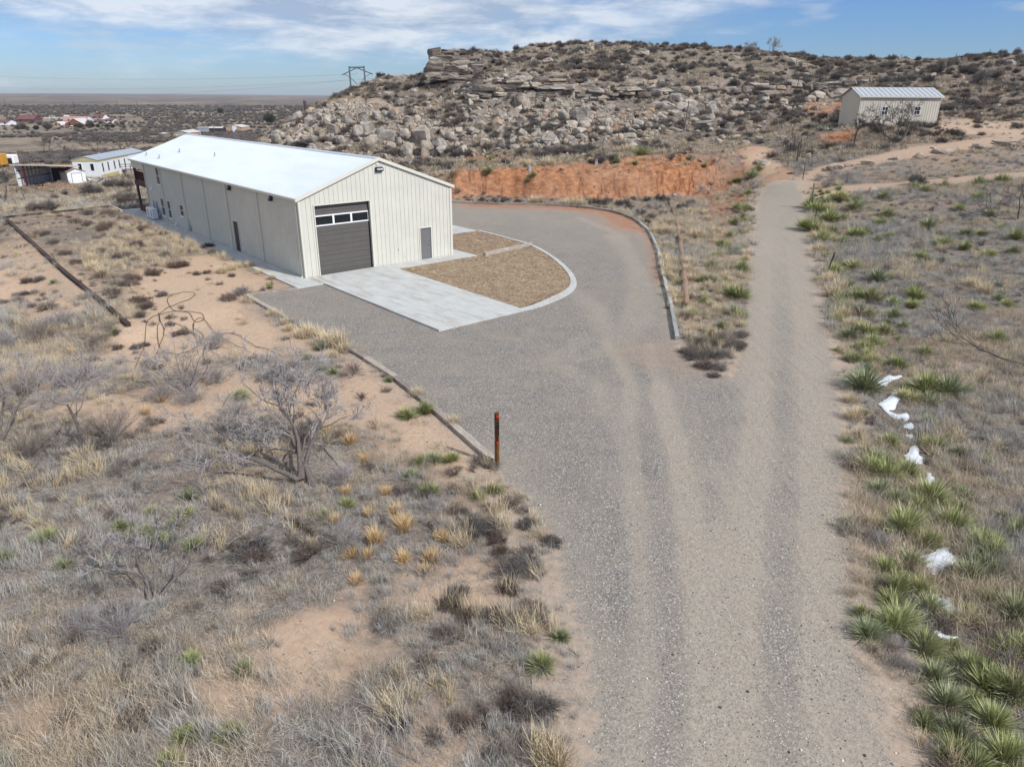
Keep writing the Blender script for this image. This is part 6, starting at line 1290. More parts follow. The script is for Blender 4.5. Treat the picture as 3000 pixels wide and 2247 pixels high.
for i, o in enumerate(sorted(slabs, key=lambda o: (round(o.location.z/1.1), o.location.x/o.location.y))):
    h_ = o.location.z; tag(o, None, 'rock', 'flat sandstone slabs of the rock ledges')
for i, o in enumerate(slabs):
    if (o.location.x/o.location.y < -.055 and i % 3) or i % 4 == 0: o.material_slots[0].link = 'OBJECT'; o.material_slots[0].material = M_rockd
rows = [(-99, 9.6, 'in the lowest course of the ledges'), (9.6, 10.7, 'in the second course of the ledges'), (10.7, 11.8, 'in the third course of the ledges'), (11.8, 12.9, 'in the fourth course of the ledges'), (12.9, 14.3, 'in the fifth course of the ledges'), (14.3, 99, 'in the top course of the left cliff')]
for z0, z1, pl_ in rows:
    S_ = sorted([o for o in slabs if z0 <= o.location.z < z1], key=lambda o: o.location.x/o.location.y)
    for i, o in enumerate(S_): o['label'] = f'flat sandstone slab, {ordw(i+1)} from the left {pl_}'
# boulders lining the upper track
pb = [(v5(575, 1235), 150, 60, 'b', 'long pale boulder with a dark underside above the green yucca'), (v5(695, 1205), 85, 30, 'b', 'dark low boulder just right of the long pale boulder'), (v5(860, 1190), 125, 45, 'r', 'rounded tan boulder, second big one from the left beside the track'), (v5(1090, 1145), 90, 20, 's', 'flat half-buried boulder in the grass beside the track'), (v5(1300, 1125), 80, 45, 'r', 'round boulder in the middle of the row beside the track'),
    (v5(1520, 1085), 130, 35, 's', 'low grey boulder right of the round one beside the track'), (v5(1805, 1050), 110, 45, 'b', 'squarish pale boulder below the shed yard beside the track'), (v5(2060, 1020), 160, 35, 's', 'long flat boulder farthest right in the row beside the track'), (v5(2190, 1000), 60, 22, 'r', 'small round boulder at the right edge beside the track')]
for q, w, h, k, lb in pb: o = rock_at(q[0], q[1], w/2.949, h/2.949, k, 'boulder'); del o['w_']; tag(o, lb, 'boulder', 'boulders lining the upper track')
o = rock_at(*h6(1490, 348), 17, 12, 'r', 'boulder'); del o['w_']; tag(o, 'pale orange rock at the foot of the red bank', 'rock')
o = rock_at(2556, 563, 34, 17, 'b', 'boulder'); del o['w_']; tag(o, 'grey rock at the field edge below the mown strip', 'rock')
print('rocks', round(time.time()-T0, 1))

# ---------------------------------------------------------------- grey shrubs of the hill, one by one where they show
HS_ = [shrub_mesh('twigs', 440+i, M_shrub if i < 4 else M_scrub, R=.8, H=.85, stems=34, kids=8, tw=.015, open_=1.2, sub=4) for i in range(6)]
def bushes(L, place_, group, cat='shrub', name='shrub', what='grey leafless shrub', protos=HS_, diam=1.7, part='twigs'):
    out = []
    for i, (px, py, w) in enumerate(L):
        p = G(px, py); d = depth(p); sc = max(.35, w*d/F/diam); e = clump(p, sc, protos, rng.integers(0, 9), name, part); e['w_'] = float(sc); out.append(e)
    out.sort(key=lambda o: o.location.x/max(o.location.y, 1))
    for i, o in enumerate(out):
        w = o['w_']; del o['w_']; tag(o, f"{'large ' if w > 1.3 else 'small ' if w < .7 else ''}{what}, {ordw(i+1)} from the left {place_}", cat, group)
    return out
bushes([(1285, 148, 40), (1268, 238, 55), (1310, 235, 50), (1010, 232, 14), (1003, 255, 20), (985, 272, 26), (1140, 224, 0.1)]+[(v3(x, y)[0], v3(x, y)[1], w/2.212) for x, y, w in [(1175, 112, 70), (1210, 120, 60), (1300, 112, 70), (1575, 90, 60), (1750, 88, 50), (1930, 75, 60), (1870, 85, 60), (2140, 60, 60), (1470, 205, 70), (1690, 215, 80), (1430, 190, 60), (1520, 215, 60), (1880, 215, 60), (1960, 200, 100), (1940, 230, 80), (2130, 170, 70), (2160, 200, 60), (2170, 240, 90), (1620, 165, 60), (1720, 165, 60), (1990, 110, 60)]]+
    [(v4(x, y)[0], v4(x, y)[1], w/2.765) for x, y, w in [(240, 130, 60), (200, 135, 50), (480, 130, 70), (620, 130, 60), (700, 125, 50), (965, 140, 70), (1130, 150, 70), (1060, 190, 90), (1280, 170, 90), (1200, 175, 80), (1480, 180, 60), (1560, 185, 70), (1650, 210, 100), (250, 210, 80), (140, 215, 80), (630, 215, 70), (870, 215, 70), (1180, 240, 70), (1060, 260, 60), (1270, 270, 60), (1700, 260, 80), (455, 270, 80), (550, 270, 90), (660, 270, 90), (850, 290, 80), (1340, 290, 70), (1130, 310, 60), (240, 310, 120), (120, 330, 80), (220, 345, 80), (400, 350, 110), (480, 350, 80), (580, 310, 60), (1070, 330, 80), (1180, 345, 80), (1100, 370, 120), (1440, 330, 80), (1480, 370, 100), (1650, 335, 80), (1660, 370, 80), (740, 395, 80), (890, 385, 70), (950, 370, 70), (600, 420, 80), (390, 410, 90), (1350, 400, 80), (860, 445, 70), (1510, 480, 110), (1190, 480, 130), (930, 510, 100), (1060, 500, 80), (1090, 550, 90), (895, 570, 80), (780, 500, 80), (220, 460, 90), (310, 450, 80), (950, 620, 80), (1610, 530, 60), (1210, 550, 60), (1990, 270, 80), (2060, 250, 80), (2150, 280, 90), (2170, 210, 60), (2100, 200, 60), (2060, 500, 100), (2150, 540, 90), (2060, 590, 90)]],
    'on the rocky hilltop', 'grey shrubs on the hilltop slope')
bushes([(v3(x, y)[0], v3(x, y)[1], w/2.212) for x, y, w in [(420, 500, 50), (700, 590, 60), (770, 545, 80), (720, 505, 70), (400, 590, 70), (470, 640, 80), (230, 735, 120), (330, 700, 80), (190, 730, 90), (790, 780, 90), (950, 790, 70), (850, 645, 60), (1120, 780, 80), (1190, 590, 90), (1170, 540, 60), (1040, 560, 70), (1400, 640, 80), (1390, 745, 90), (1500, 730, 90), (1590, 640, 60), (1100, 610, 60), (1130, 480, 60), (1270, 790, 90), (1200, 790, 90), (780, 365, 100), (690, 265, 60), (880, 360, 80), (960, 340, 60), (1020, 260, 60), (1540, 690, 70), (1460, 560, 60), (1780, 630, 80), (1060, 790, 60), (150, 735, 80), (510, 345, 50), (490, 375, 50), (580, 300, 40), (1840, 690, 60), (2090, 640, 70), (1680, 650, 70)]]+
    [(v4(x, y)[0], v4(x, y)[1], w/2.765) for x, y, w in [(100, 830, 80), (640, 860, 100), (780, 840, 90), (720, 840, 80), (580, 870, 80), (440, 870, 70), (1000, 780, 80), (1100, 790, 90), (1150, 620, 60), (1040, 560, 70), (1590, 600, 80), (1430, 870, 80), (1960, 760, 90), (1700, 720, 60), (60, 700, 50), (1010, 720, 60), (350, 1000, 120), (250, 1010, 100), (430, 1100, 90), (1860, 600, 70), (1950, 720, 80)]],
    'among the boulders of the talus', 'grey shrubs between the talus boulders')
bushes([(v5(x, y)[0], v5(x, y)[1], w/2.949) for x, y, w in [(290, 210, 90), (390, 230, 60), (610, 225, 50), (690, 245, 80), (880, 290, 90), (1070, 270, 90), (890, 265, 70), (1290, 290, 70), (370, 300, 90), (620, 340, 110), (1030, 370, 160), (760, 380, 80), (870, 380, 90), (450, 440, 130), (500, 400, 110), (600, 460, 140), (650, 400, 80), (1240, 470, 110), (1380, 480, 130), (1130, 490, 150), (1000, 490, 140), (1400, 380, 120), (1460, 400, 110), (1700, 400, 130), (1760, 410, 110), (1900, 350, 90), (2000, 330, 100), (2140, 400, 80), (2180, 290, 80), (2150, 210, 90), (2020, 215, 80), (1800, 290, 90), (1960, 440, 180), (1840, 440, 120), (640, 790, 180), (600, 820, 160), (700, 800, 120), (1560, 730, 130), (1620, 720, 80), (290, 660, 90), (260, 580, 90), (400, 540, 100), (490, 520, 80), (150, 770, 90), (230, 760, 80), (1010, 1050, 100), (1100, 1000, 120), (1690, 680, 110), (1760, 680, 90), (1940, 690, 120), (2080, 690, 90)]],
    'on the slope round the small shed', 'grey shrubs on the slope by the shed')
bushes([(2687, 543, 62)], 'by the mown strip', None, what='round pale grey shrub standing alone')
bushes([(h6(x, y)[0], h6(x, y)[1], w/2.212) for x, y, w in [(1060, 395, 90), (1140, 415, 90), (990, 395, 80), (930, 390, 70), (1200, 430, 80), (1280, 470, 90), (1350, 490, 80), (1400, 370, 80), (1440, 378, 70), (1230, 370, 50), (1320, 375, 60), (400, 385, 80), (330, 385, 70), (250, 380, 60), (480, 390, 60), (1420, 470, 70), (1320, 520, 60), (1180, 400, 70), (1600, 410, 90), (1540, 430, 80), (1020, 125, 90), (1100, 110, 80), (960, 130, 60), (390, 130, 60), (430, 145, 70), (720, 80, 90), (640, 90, 80), (850, 80, 80)]], 'below the red bank', 'shrubs below the red bank')
bushes([(x/2.765, 220+y/2.765, w/2.765) for x, y, w in [(310, 1105, 170), (420, 1100, 160), (240, 1095, 80), (720, 955, 150), (800, 960, 120), (450, 1015, 90), (700, 1005, 90), (900, 915, 140), (980, 905, 120), (1020, 1030, 170), (950, 1010, 100), (1060, 1000, 100), (530, 970, 70), (700, 700, 110), (660, 690, 80), (740, 680, 80), (130, 1100, 60), (1050, 910, 90)]], 'in the pasture behind the yard wall', 'grey shrubs in the pasture')
SHH = [shrub_mesh('twigs', 460+i, M_twigr if i % 2 else M_twig, R=.9, H=1.0, stems=36, kids=7, tw=.0048, open_=1.15, sub=4) for i in range(3)]
bushes([(560, 1130, 160), (640, 1120, 110), (240, 1120, 140), (160, 1130, 150), (60, 1160, 140), (290, 1010, 80), (330, 1290, 210), (100, 1330, 170), (360, 1860, 230), (250, 1840, 160), (900, 1300, 160), (820, 1260, 140), (700, 1230, 150), (1000, 1420, 140), (560, 1180, 120), (480, 1170, 110), (640, 1010, 90), (120, 1000, 140), (180, 960, 120), (20, 1020, 120), (1010, 1600, 170), (1300, 1560, 100), (1270, 1490, 80)], 'in the brush of the left foreground', 'fine-twigged shrubs of the left foreground', what='fine-twigged brownish shrub', protos=SHH, diam=2.0)
bushes([(2560, 1580, 60), (2580, 1600, 60), (2620, 1900, 70), (2650, 1960, 60), (2700, 1900, 70), (2950, 1100, 60), (2800, 1200, 60), (2690, 1040, 60), (2640, 980, 50), (2900, 1400, 70), (2950, 1750, 90), (2920, 1880, 90), (2550, 870, 45), (2750, 870, 50), (2850, 790, 50), (2900, 620, 60), (2960, 600, 60), (2820, 600, 50), (2650, 600, 40), (2440, 520, 60), (2480, 530, 60), (2400, 530, 50), (2420, 550, 50)], 'right of the road', 'fine-twigged shrubs right of the road', what='thin twiggy shrub', protos=SHH, diam=2.2)
print('shrubs', round(time.time()-T0, 1))

# ---------------------------------------------------------------- mesquites and other trees
p = G(930, 1424)
build_tree('mesquite_tree', 21, (p[0], p[1], p[2]), 'big bare grey mesquite tree leaning left beside the yard edge', 'tree', stems=1, height=6.2, trunk_r=.13, spreadf=1.0, levels=4, leans=[(2.75, .62, .62)], dens=.8, twl=.42, minr=.0085, zig=.22)
e = build_tree('mesquite_tree', 27, (p[0]-.5, p[1]+.1, p[2]+.25), '', 'tree', stems=3, height=4.6, trunk_r=.085, spreadf=.85, levels=3, leans=[(2.0, .35, 1.0), (1.3, .7, .8), (3.2, 1.0, .9)], dens=.85, twl=.42, minr=.0075)
tag(e, 'bare many-stemmed mesquite rising behind the base of the leaning one', 'tree')
p = G(250, 1293); build_tree('mesquite_tree', 33, p, 'bare mesquite tree with a thin curved trunk, left of the pipe', 'tree', stems=1, height=4.4, trunk_r=.08, spreadf=1.15, levels=3, leans=[(2.6, .22, .75)], dens=.85, twl=.36, minr=.0058)
p = G(-10, 1300); build_tree('mesquite_tree', 35, p, 'bare mesquite cut off by the left edge of the view', 'tree', stems=2, height=4.2, trunk_r=.07, spreadf=1.1, levels=3, leans=[(.7, .7, .9), (1.6, .4, .8)], dens=.8, twl=.36, minr=.0058)
p = G(440, 1765); build_tree('mesquite_tree', 41, p, 'pale bare mesquite forked from the ground above green yuccas', 'tree', stems=4, height=3.1, trunk_r=.042, spreadf=.8, levels=3, leans=[(1.75, .35, .9), (.5, .8, 1.15), (2.3, .5, .7), (1.1, .4, .85)], dens=.72, twl=.3, minr=.0058, zig=.18)
p = G(545, 1150); build_tree('mesquite_tree', 45, p, 'low spreading twiggy mesquite in front of the tangled pipe', 'tree', stems=8, height=2.8, trunk_r=.022, spreadf=.7, levels=2, dens=.9, twl=.4, minr=.0055)
p = G(2985, 645); build_tree('mesquite_tree', 47, p, 'dark dead mesquite branch low in the field at the right edge', 'tree', stems=2, height=4.2, trunk_r=.07, spreadf=.9, levels=2, leans=[(3.0, 1.35, 1.2), (1.4, .3, .9)], dens=.8, twl=.5, minr=.012, bark=M_twigd, twig=M_twigd)
p = G(3030, 1075); build_tree('mesquite_tree', 48, p, 'fallen dark twiggy branch at the right edge above the snow', 'tree', stems=1, height=5.2, trunk_r=.05, spreadf=.6, levels=2, leans=[(3.0, 1.42, 1.0)], dens=.8, twl=.5, minr=.009, bark=M_twigd, twig=M_twigd)
p = G(*v5(1130, 990)); build_tree('mesquite_tree', 51, p, 'wide bare mesquite in front of the small cream shed', 'tree', stems=1, height=6.8, trunk_r=.17, spreadf=1.05, levels=3, leans=[(.4, .65, .75)], dens=.8, twl=.6, minr=.016, twig=M_twigd, bark=M_twigd)
p = G(*v5(1125, 985)); e = build_tree('mesquite_tree', 52, (p[0]-.2, p[1], p[2]), 'left-leaning bare mesquite stem beside the wide one at the shed', 'tree', stems=2, height=6.4, trunk_r=.11, spreadf=1.0, levels=3, leans=[(2.9, 1.05, .8), (1.4, .35, .7)], dens=.75, twl=.6, minr=.016, twig=M_twigd, bark=M_twigd)
p = G(*v5(745, 1015)); build_tree('mesquite_tree', 53, p, 'small upright bare tree left of the small shed', 'tree', stems=1, height=4.8, trunk_r=.1, spreadf=.5, levels=3, leans=[(1.6, .08, .8)], dens=1.0, twl=.5, minr=.017, twig=M_twigd, bark=M_twigd)
p = G(*v5(1835, 575)); build_tree('mesquite_tree', 54, p, 'dark bare tree on the slope right of the small shed', 'tree', stems=2, height=4.6, trunk_r=.1, spreadf=.8, levels=3, leans=[(1.0, .25, .9), (2.2, .3, .7)], dens=1.0, twl=.6, minr=.014, twig=M_shrub, bark=M_twigd)
p = G(*v5(1500, 415)); build_tree('mesquite_tree', 55, p, 'dark spreading bush-like tree high behind the shed', 'tree', stems=4, height=3.2, trunk_r=.08, spreadf=.9, levels=3, dens=.85, twl=.6, minr=.015, twig=M_shrub, bark=M_twigd)
p = G(*v4(1830, 212)); build_tree('bare_tree', 56, p, 'lone bare tree standing on the skyline of the hill', 'tree', stems=3, height=3.9, trunk_r=.07, spreadf=.6, levels=3, leans=[(1.6, .1, 1), (.4, .4, .9), (2.8, .45, .8)], dens=.75, twl=.5, minr=.014)
p = G(*v4(1650, 195)); build_tree('bare_tree', 57, p, 'low bare bushy tree on the skyline left of the lone tree', 'tree', stems=4, height=2.2, trunk_r=.05, spreadf=.8, levels=2, dens=.9, twl=.5, minr=.014)
mid = [(75, 1020, 60, 'bare sapling near the yard wall at the far left'), (13, 1015, 55, 'thin bare tree at the left edge beyond the wall'), (700, 690, 50, 'x')]
PB = [build_tree('bare_tree', 60+i, (0, 0, 0), '', 'tree', stems=s_, height=4.6, trunk_r=.09, spreadf=.9, levels=3, dens=.8, twl=.6, minr=.016, bark=M_twigd, twig=M_shrub) for i, s_ in enumerate((1, 2, 3))]
def rg1(x, y): return (x/2.765, 220+y/2.765)
lst = [(rg1(195, 1025), 42, 'bare twisted tree in the pasture, left of the grey shrubs'), (rg1(35, 1020), 60, 'thin dark bare tree at the left edge of the pasture'), (rg1(15, 880), 40, 'bare bushy tree at the left edge beside the open carport'), (rg1(1060, 925), 45, 'bare mesquite in the pasture near the porch column'), (rg1(385, 650), 40, 'bare tree left of the rusty trailer frame'), (rg1(550, 700), 36, 'bare forked tree behind the carport roof'), (rg1(590, 690), 30, 'second bare forked tree behind the carport roof'),
    (rg1(780, 640), 40, 'leafless leaning tree behind the mobile home'), (rg1(975, 628), 36, 'bare tree just above the mobile home roof'), (rg1(1040, 580), 38, 'round bare tree on the grassy rise behind the mobile home'), (rg1(1165, 555), 32, 'small bare tree on the rise, right of the round bare tree'), (rg1(1250, 560), 34, 'bare tree in the brush left of the tan shop'), (rg1(1100, 470), 30, 'bare tree in the thicket beyond the rise'), (rg1(1460, 425), 30, 'dark bare tree behind the tan shop')]
for i, (q, hpx, lb) in enumerate(lst):
    e = PB[i % 3] if i < 3 else copy_tree(PB[i % 3]); p = G(*q); e.location = tuple(p); s_ = hpx*1.5*depth(p)/F/3.6; e.scale = (s_*1.1, s_*1.1, s_*.8); e.rotation_euler = (0, 0, rng.uniform(0, 6)); tag(e, lb, 'tree', 'bare trees of the valley side')
print('trees', round(time.time()-T0, 1))

# ---------------------------------------------------------------- small shed on the slope
def shed(name, fl, fr, dpt, eave, rise, label, wallm, roofm, over=.25, ribp=.3):
    a = np.array(fl[:2]); b = np.array(fr[:2]); w = np.linalg.norm(b-a); ang = math.atan2(b[1]-a[1], b[0]-a[0]); z = min(fl[2], fr[2])
    e = empty(name, (a[0], a[1], z), ang, label, 'shed'); wp = ribs(0, w, ribp, .035, minor=False); dp = ribs(0, dpt, ribp, .035, minor=False)
    return e, w, wp, dp
fl = G(2508, 372); fr = G(2741, 368.5); fr[2] = fl[2]
e, w, wp, dp = shed('small_shed', fl, fr, 5.4, 3.55, .75, 'small cream metal shed with two windows on the hillside', M_wall, M_roof)
W2 = [(w*.283, w*.283+.78, 1.35, 2.35), (w*.69, w*.69+.78, 1.40, 2.40)]
M_wallb = plain('shed_cream', (.60, .55, .46), .6, var=.05, scale=.7)
ribbed(wp, -.6, lambda s: 3.5, W2, lambda s, o, z: (s, -o, z), 'front_wall', M_wallb, e); ribbed(wp, -.3, lambda s: 3.5, [], lambda s, o, z: (s, 5.4+o, z), 'rear_wall', M_wallb, e)
for x in (0, w): ribbed(dp, -.6, lambda s: 3.5+1.0*(1-abs(s-2.7)/2.7), [], (lambda s, o, z: (-o, s, z)) if x == 0 else (lambda s, o, z: (w+o, s, z)), 'end_wall', M_wallb, e)
rp = ribs(-.25, w+.25, .6, .05, minor=False); M_rg = plain('roof_grey', (.42, .44, .46), .5, var=.05)
for s_ in (0, 1): ribbed(rp, 0, lambda s: 1.0, [], (lambda s, o, t: (s, -.25+2.95*t, 3.52+1.05*t+o)) if s_ == 0 else (lambda s, o, t: (s, 5.65-2.95*t, 3.52+1.05*t+o)), 'roof', M_rg, e)
MB().quadbox([(-.26, -.27, 3.38), (w+.26, -.27, 3.38), (w+.26, -.2, 3.38), (-.26, -.2, 3.38), (-.26, -.27, 3.53), (w+.26, -.27, 3.53), (w+.26, -.2, 3.53), (-.26, -.2, 3.53)]).build('eave_trim', M_trim, e)
MB().box(.05, w-.05, .07, 5.3, -.5, 3.45).build('inner_lining', M_dark, e)
for a, b, c, d in W2:
    f = MB().box(a, a+.06, -.06, .02, c, d).box(b-.06, b, -.06, .02, c, d).box(a, b, -.06, .02, d-.06, d).box(a, b, -.06, .02, c, c+.06).box(a+.06, b-.06, -.058, .018, (c+d)/2-.03, (c+d)/2+.03).box((a+b)/2-.02, (a+b)/2+.02, -.056, .016, c+.06, d-.06).build('window', M_white, e)
    MB().box(a+.06, b-.06, -.01, .01, c+.06, d-.06).build('pane', M_glass, f)

# ---------------------------------------------------------------- posts and poles
def post(px, py, hpx, r, mat, label, cat='post', name='fence_post', lean=0.0, group=None, k=8, T=False):
    p = G(px, py); h = hpx*depth(p)/F*1.06; m = MB()
    if T: m.bar((0, 0, -.3), (lean*h, 0, h), r*2, r*.7).bar((0, r, -.3), (lean*h, r, h), r*.5, r*1.6)
    else: m.tube([(0, 0, -.3), (lean*h*.5, 0, h*.5), (lean*h, .01, h)], [r, r*.97, r*.9], k)
    o = m.build(name, mat); o.location = tuple(p); return tag(o, label, cat, group)
M_grn = plain('green_post', (.16, .19, .13), .8)
post(2375, 607, 64, .085, M_grn, 'stout green-grey wooden post where the road meets the mown track')
post(2386, 645, 32, .035, M_dark, 'short dark steel post in the yuccas right of the road', T=True, lean=.1)
post(2420, 803, 60, .04, M_dark, 'leaning dark steel post between yuccas right of the road', T=True, lean=.24)
post(2352, 527, 44, .05, M_pole, 'thin dark post on the corner below the upper track')
post(2334, 477, 54, .11, M_pole, 'thick corner post of the hillside fence line'); post(2341, 462, 50, .07, M_pole, 'second post of the hillside fence line')
FPX = [(2330, 455, 44), (2326, 443, 38), (2324, 432, 34), (2321, 424, 30), (2319, 414, 30), (2317, 405, 28), (2323, 392, 30), (2316, 383, 24)]
for i, (a, b, h) in enumerate(FPX): post(a, b, h, .04, M_pole, f'grey wooden fence post, {ordw(i+3)} up the hillside fence line', group='posts of the hillside fence line')
post(2318, 345, 110, .055, M_pole, 'tall bare pole standing on the hillside beside the fence line', 'pole', 'utility_pole', lean=.06); post(2324, 237, 72, .055, M_pole, 'upper tall pole on the hillside below the skyline', 'pole', 'utility_pole', lean=.04)
post(*v4(1120, 838), 76, .09, M_bark, 'pale broken snag standing at the edge of the boulders', 'snag', 'dead_snag', lean=.07)
for i, (x, y) in enumerate([(470, 225), (695, 225), (915, 245), (1150, 240), (1620, 228), (1912, 215)]): post(*v5(x, y), 13, .045, M_dark, f'thin steel post on the skyline, {ordw(i+1)} from the left', group='steel posts on the skyline', T=True)
post(*v5(1720, 640), 25, .05, M_pole, 'grey post on the slope right of the shed, left one'); post(*v5(1900, 655), 28, .05, M_pole, 'leaning grey post on the slope right of the shed', lean=.4)
for x, y, h, lb in ((865, 1000, 52, 'thin pale flower stalk rising from the near yuccas'),): post(2400+1090/2.218, 1500+1010/2.218, 130, .012, M_dead, 'tall pale yucca flower stalk in the near right thicket', 'stalk', 'yucca_stalk', lean=.2)
p = G(1550, 500); sv = MB(); 
for i in range(4): sv.tube([(0, 0, -.1+i*.14), (0, 0, .02+i*.14)], .24-.02*(i % 2), 14)
sv.tube([(0, 0, .45), (0, 0, .52)], .19, 14); o = sv.build('septic_riser', M_pvc); o.location = tuple(p); tag(o, 'grey ribbed plastic riser standing on top of the red bank', 'riser')

# power pylon and wires
pp = G(868, 345); d0 = 215.0; base = zt(1029, 262, d0); gz = base[2]-8
PY = empty('power_pylon', (base[0], base[1], gz), 0.0, 'wooden H-frame power pylon with drooping insulators behind the hill shoulder', 'pylon')
def pq(x, y): q = zt(980+x/15.8, 180+y/15.8, d0); return (q[0]-base[0], q[1]-base[1], q[2]-gz)
lp, rp_ = pq(690, 300), pq(1370, 280)
for a, b in ((pq(675, 250), pq(765, 1250)), (pq(1362, 235), pq(1412, 850))):
    v = Vector(a)-Vector(b); f = Vector(b)+v*(-(b[2]+1)/v.z); MB().tube([tuple(f), a], [.32, .22], 8).build('pole', M_steel, PY)
MB().bar(pq(690, 315), pq(1370, 295), .28).build('cross_beam', M_steel, PY); MB().bar(pq(690, 262), pq(1370, 243), .1).build('tie_rod', M_steel, PY)
for a, b in ((pq(345, 640), pq(1010, 325)), (pq(1770, 605), pq(1060, 325))): MB().bar(a, b, .24).build('cross_arm', M_steel, PY)
for a, b in ((pq(440, 605), pq(720, 750)), (pq(720, 750), pq(1060, 1080)), (pq(1680, 580), pq(1400, 740)), (pq(1400, 740), pq(1290, 900))): MB().bar(a, b, .13).build('brace', M_steel, PY)
ins_ = [(pq(378, 660), pq(388, 910)), (pq(1035, 360), pq(1047, 600)), (pq(1742, 630), pq(1752, 810))]
for a, b in ins_: MB().tube([a, b], .11, 6).build('insulator', M_pvc, PY)
M_wire = plain('wire', (.20, .21, .23), .5)
def wire(a, b, sag, label, r=.02, grp='power lines crossing the sky'):
    a = Vector(a); b = Vector(b); pts = []
    for i in range(25): t = i/24; q = a.lerp(b, t); q.z -= sag*4*t*(1-t); pts.append(tuple(q))
    return tag(MB().tube(pts, r, 5, cap=False).build('power_line', M_wire), label, 'power line', grp)
W_ = [tuple(np.array(b)+np.array([base[0], base[1], gz])) for a, b in ins_]
wire(W_[0], tuple(zt(-300, 268, 330)), 3.5, 'power line from the lowest left insulator of the pylon', .022); wire(W_[1], tuple(zt(-300, 205, 300)), 2.5, 'power line from the middle insulator of the pylon', .022); wire(W_[2], tuple(zt(-300, 240, 320)), 3, 'power line from the right insulator of the pylon', .022)
wire(W_[2], (base[0]+160, base[1]+120, 20), 3, 'power line from the pylon dropping behind the hill to the right', .022)
far_p = [((60-37, 220+235/2.765), 32, 0), (rg1(530, 222), 26, 1), (rg1(612, 222), 28, 1), (rg1(967, 215), 30, 1), (rg1(1128, 215), 27, 1), (rg1(705, 220), 14, 2), (rg1(1032, 218), 12, 2), (rg1(1050, 218), 13, 2), (rg1(290, 205), 20, 2), (rg1(318, 207), 12, 2), (rg1(2010, 213), 22, 2), (rg1(1558, 215), 15, 2), ((897, 297), 25, 1)]
FPL = ['dark leaning utility pole at the far left of the valley', 'dark utility pole on the plain, second from the left of the tall ones', 'dark utility pole on the plain, just right of the second one', 'dark utility pole on the plain above the tan shop', 'dark utility pole on the plain, right of the one above the tan shop', 'short far pole between the taller plain poles', 'short far pole left of a near-identical twin', 'short far pole right of its near-identical twin', 'faint tall pole on the plain near the red house', 'faint short pole on the plain near the red house', 'faint pole on the plain left of the pylon', 'faint short pole on the plain over the long shed', 'thin pole beside the left foot of the rocky hill']
for (q, h, c), lb in zip(far_p, FPL): post(q[0], q[1], h, .28 if c < 2 else .35, M_pole, lb, 'pole', 'utility_pole', lean=-.08, group='utility poles on the plain')
p = G(631, 402); o = post(631, 402, 72, .13, M_bark, 'pale utility pole behind the white roof with a small transformer', 'pole', 'utility_pole', lean=-.0, k=8); MB().tube([(-.35, 0, 0), (-.35, 0, .9)], .26, 8).build('transformer', M_pvc, o).location = (0, 0, 9.5)
# ---------------------------------------------------------------- farmstead left of the building
def gable(name, a, b, dpt, h, rise, label, wm, rm, cat='building', over=.3, openings=(), ridge_along=True, rot=None):
    """a, b: the two near corners; depth away; ridge along the front or running back"""
    a = np.array(a, float); b = np.array(b, float); w = float(np.hypot(*(b-a)[:2])); ang = math.atan2(b[1]-a[1], b[0]-a[0]); e = empty(name, (a[0], a[1], min(a[2], b[2])), ang, label, cat)
    m = MB().box(0, w, 0, dpt, -1.5, h)
    if ridge_along: 
        for x in (0, w): m.quad((x, 0, h), (x, dpt, h), (x, dpt/2, h+rise))
    else:
        for y in (0, dpt): m.quad((0, y, h), (w, y, h), (w/2, y, h+rise))
    m.build('wall', wm, e); o = over; r = MB()
    if ridge_along:
        k = rise/(dpt/2); S = [(-o, -o, h-k*o), (w+o, -o, h-k*o), (w+o, dpt/2, h+rise), (-o, dpt/2, h+rise)]; S2 = [(-o, dpt+o, h-k*o), (w+o, dpt+o, h-k*o), (w+o, dpt/2, h+rise), (-o, dpt/2, h+rise)]
    else:
        k = rise/(w/2); S = [(-o, -o, h-k*o), (-o, dpt+o, h-k*o), (w/2, dpt+o, h+rise), (w/2, -o, h+rise)]; S2 = [(w+o, -o, h-k*o), (w+o, dpt+o, h-k*o), (w/2, dpt+o, h+rise), (w/2, -o, h+rise)]
    for Q in (S, S2): r.quadbox([(p[0], p[1], p[2]+.02) for p in Q]+[(p[0], p[1], p[2]+.14) for p in Q])
    r.build('roof', rm, e)
    for (nm, x0, x1, z0, z1, mm) in openings: MB().box(x0, x1, -.05, .04, z0, z1).build(nm, mm, e)
    return e, w
M_trw = plain('trailer_white', (.72, .74, .75), .5, var=.06, scale=.6); M_yel = plain('yellow_trim', (.50, .42, .20), .6, var=.1); M_bgrey = plain('blue_grey_roof', (.33, .37, .41), .5, var=.08, scale=.5); M_brick = plain('red_brick', (.24, .10, .065), .9, var=.2); M_tan = plain('tan_steel', (.45, .31, .22), .7, var=.08, scale=.4)
M_redr = plain('red_roof', (.17, .075, .07), .6, var=.12, scale=.3); M_palr = plain('pale_roof', (.56, .53, .50), .6, var=.08, scale=.3); M_brnr = plain('brown_roof', (.27, .20, .165), .8, var=.1)
def r8(x, y): return (180+x/9.217, 430+y/9.217)
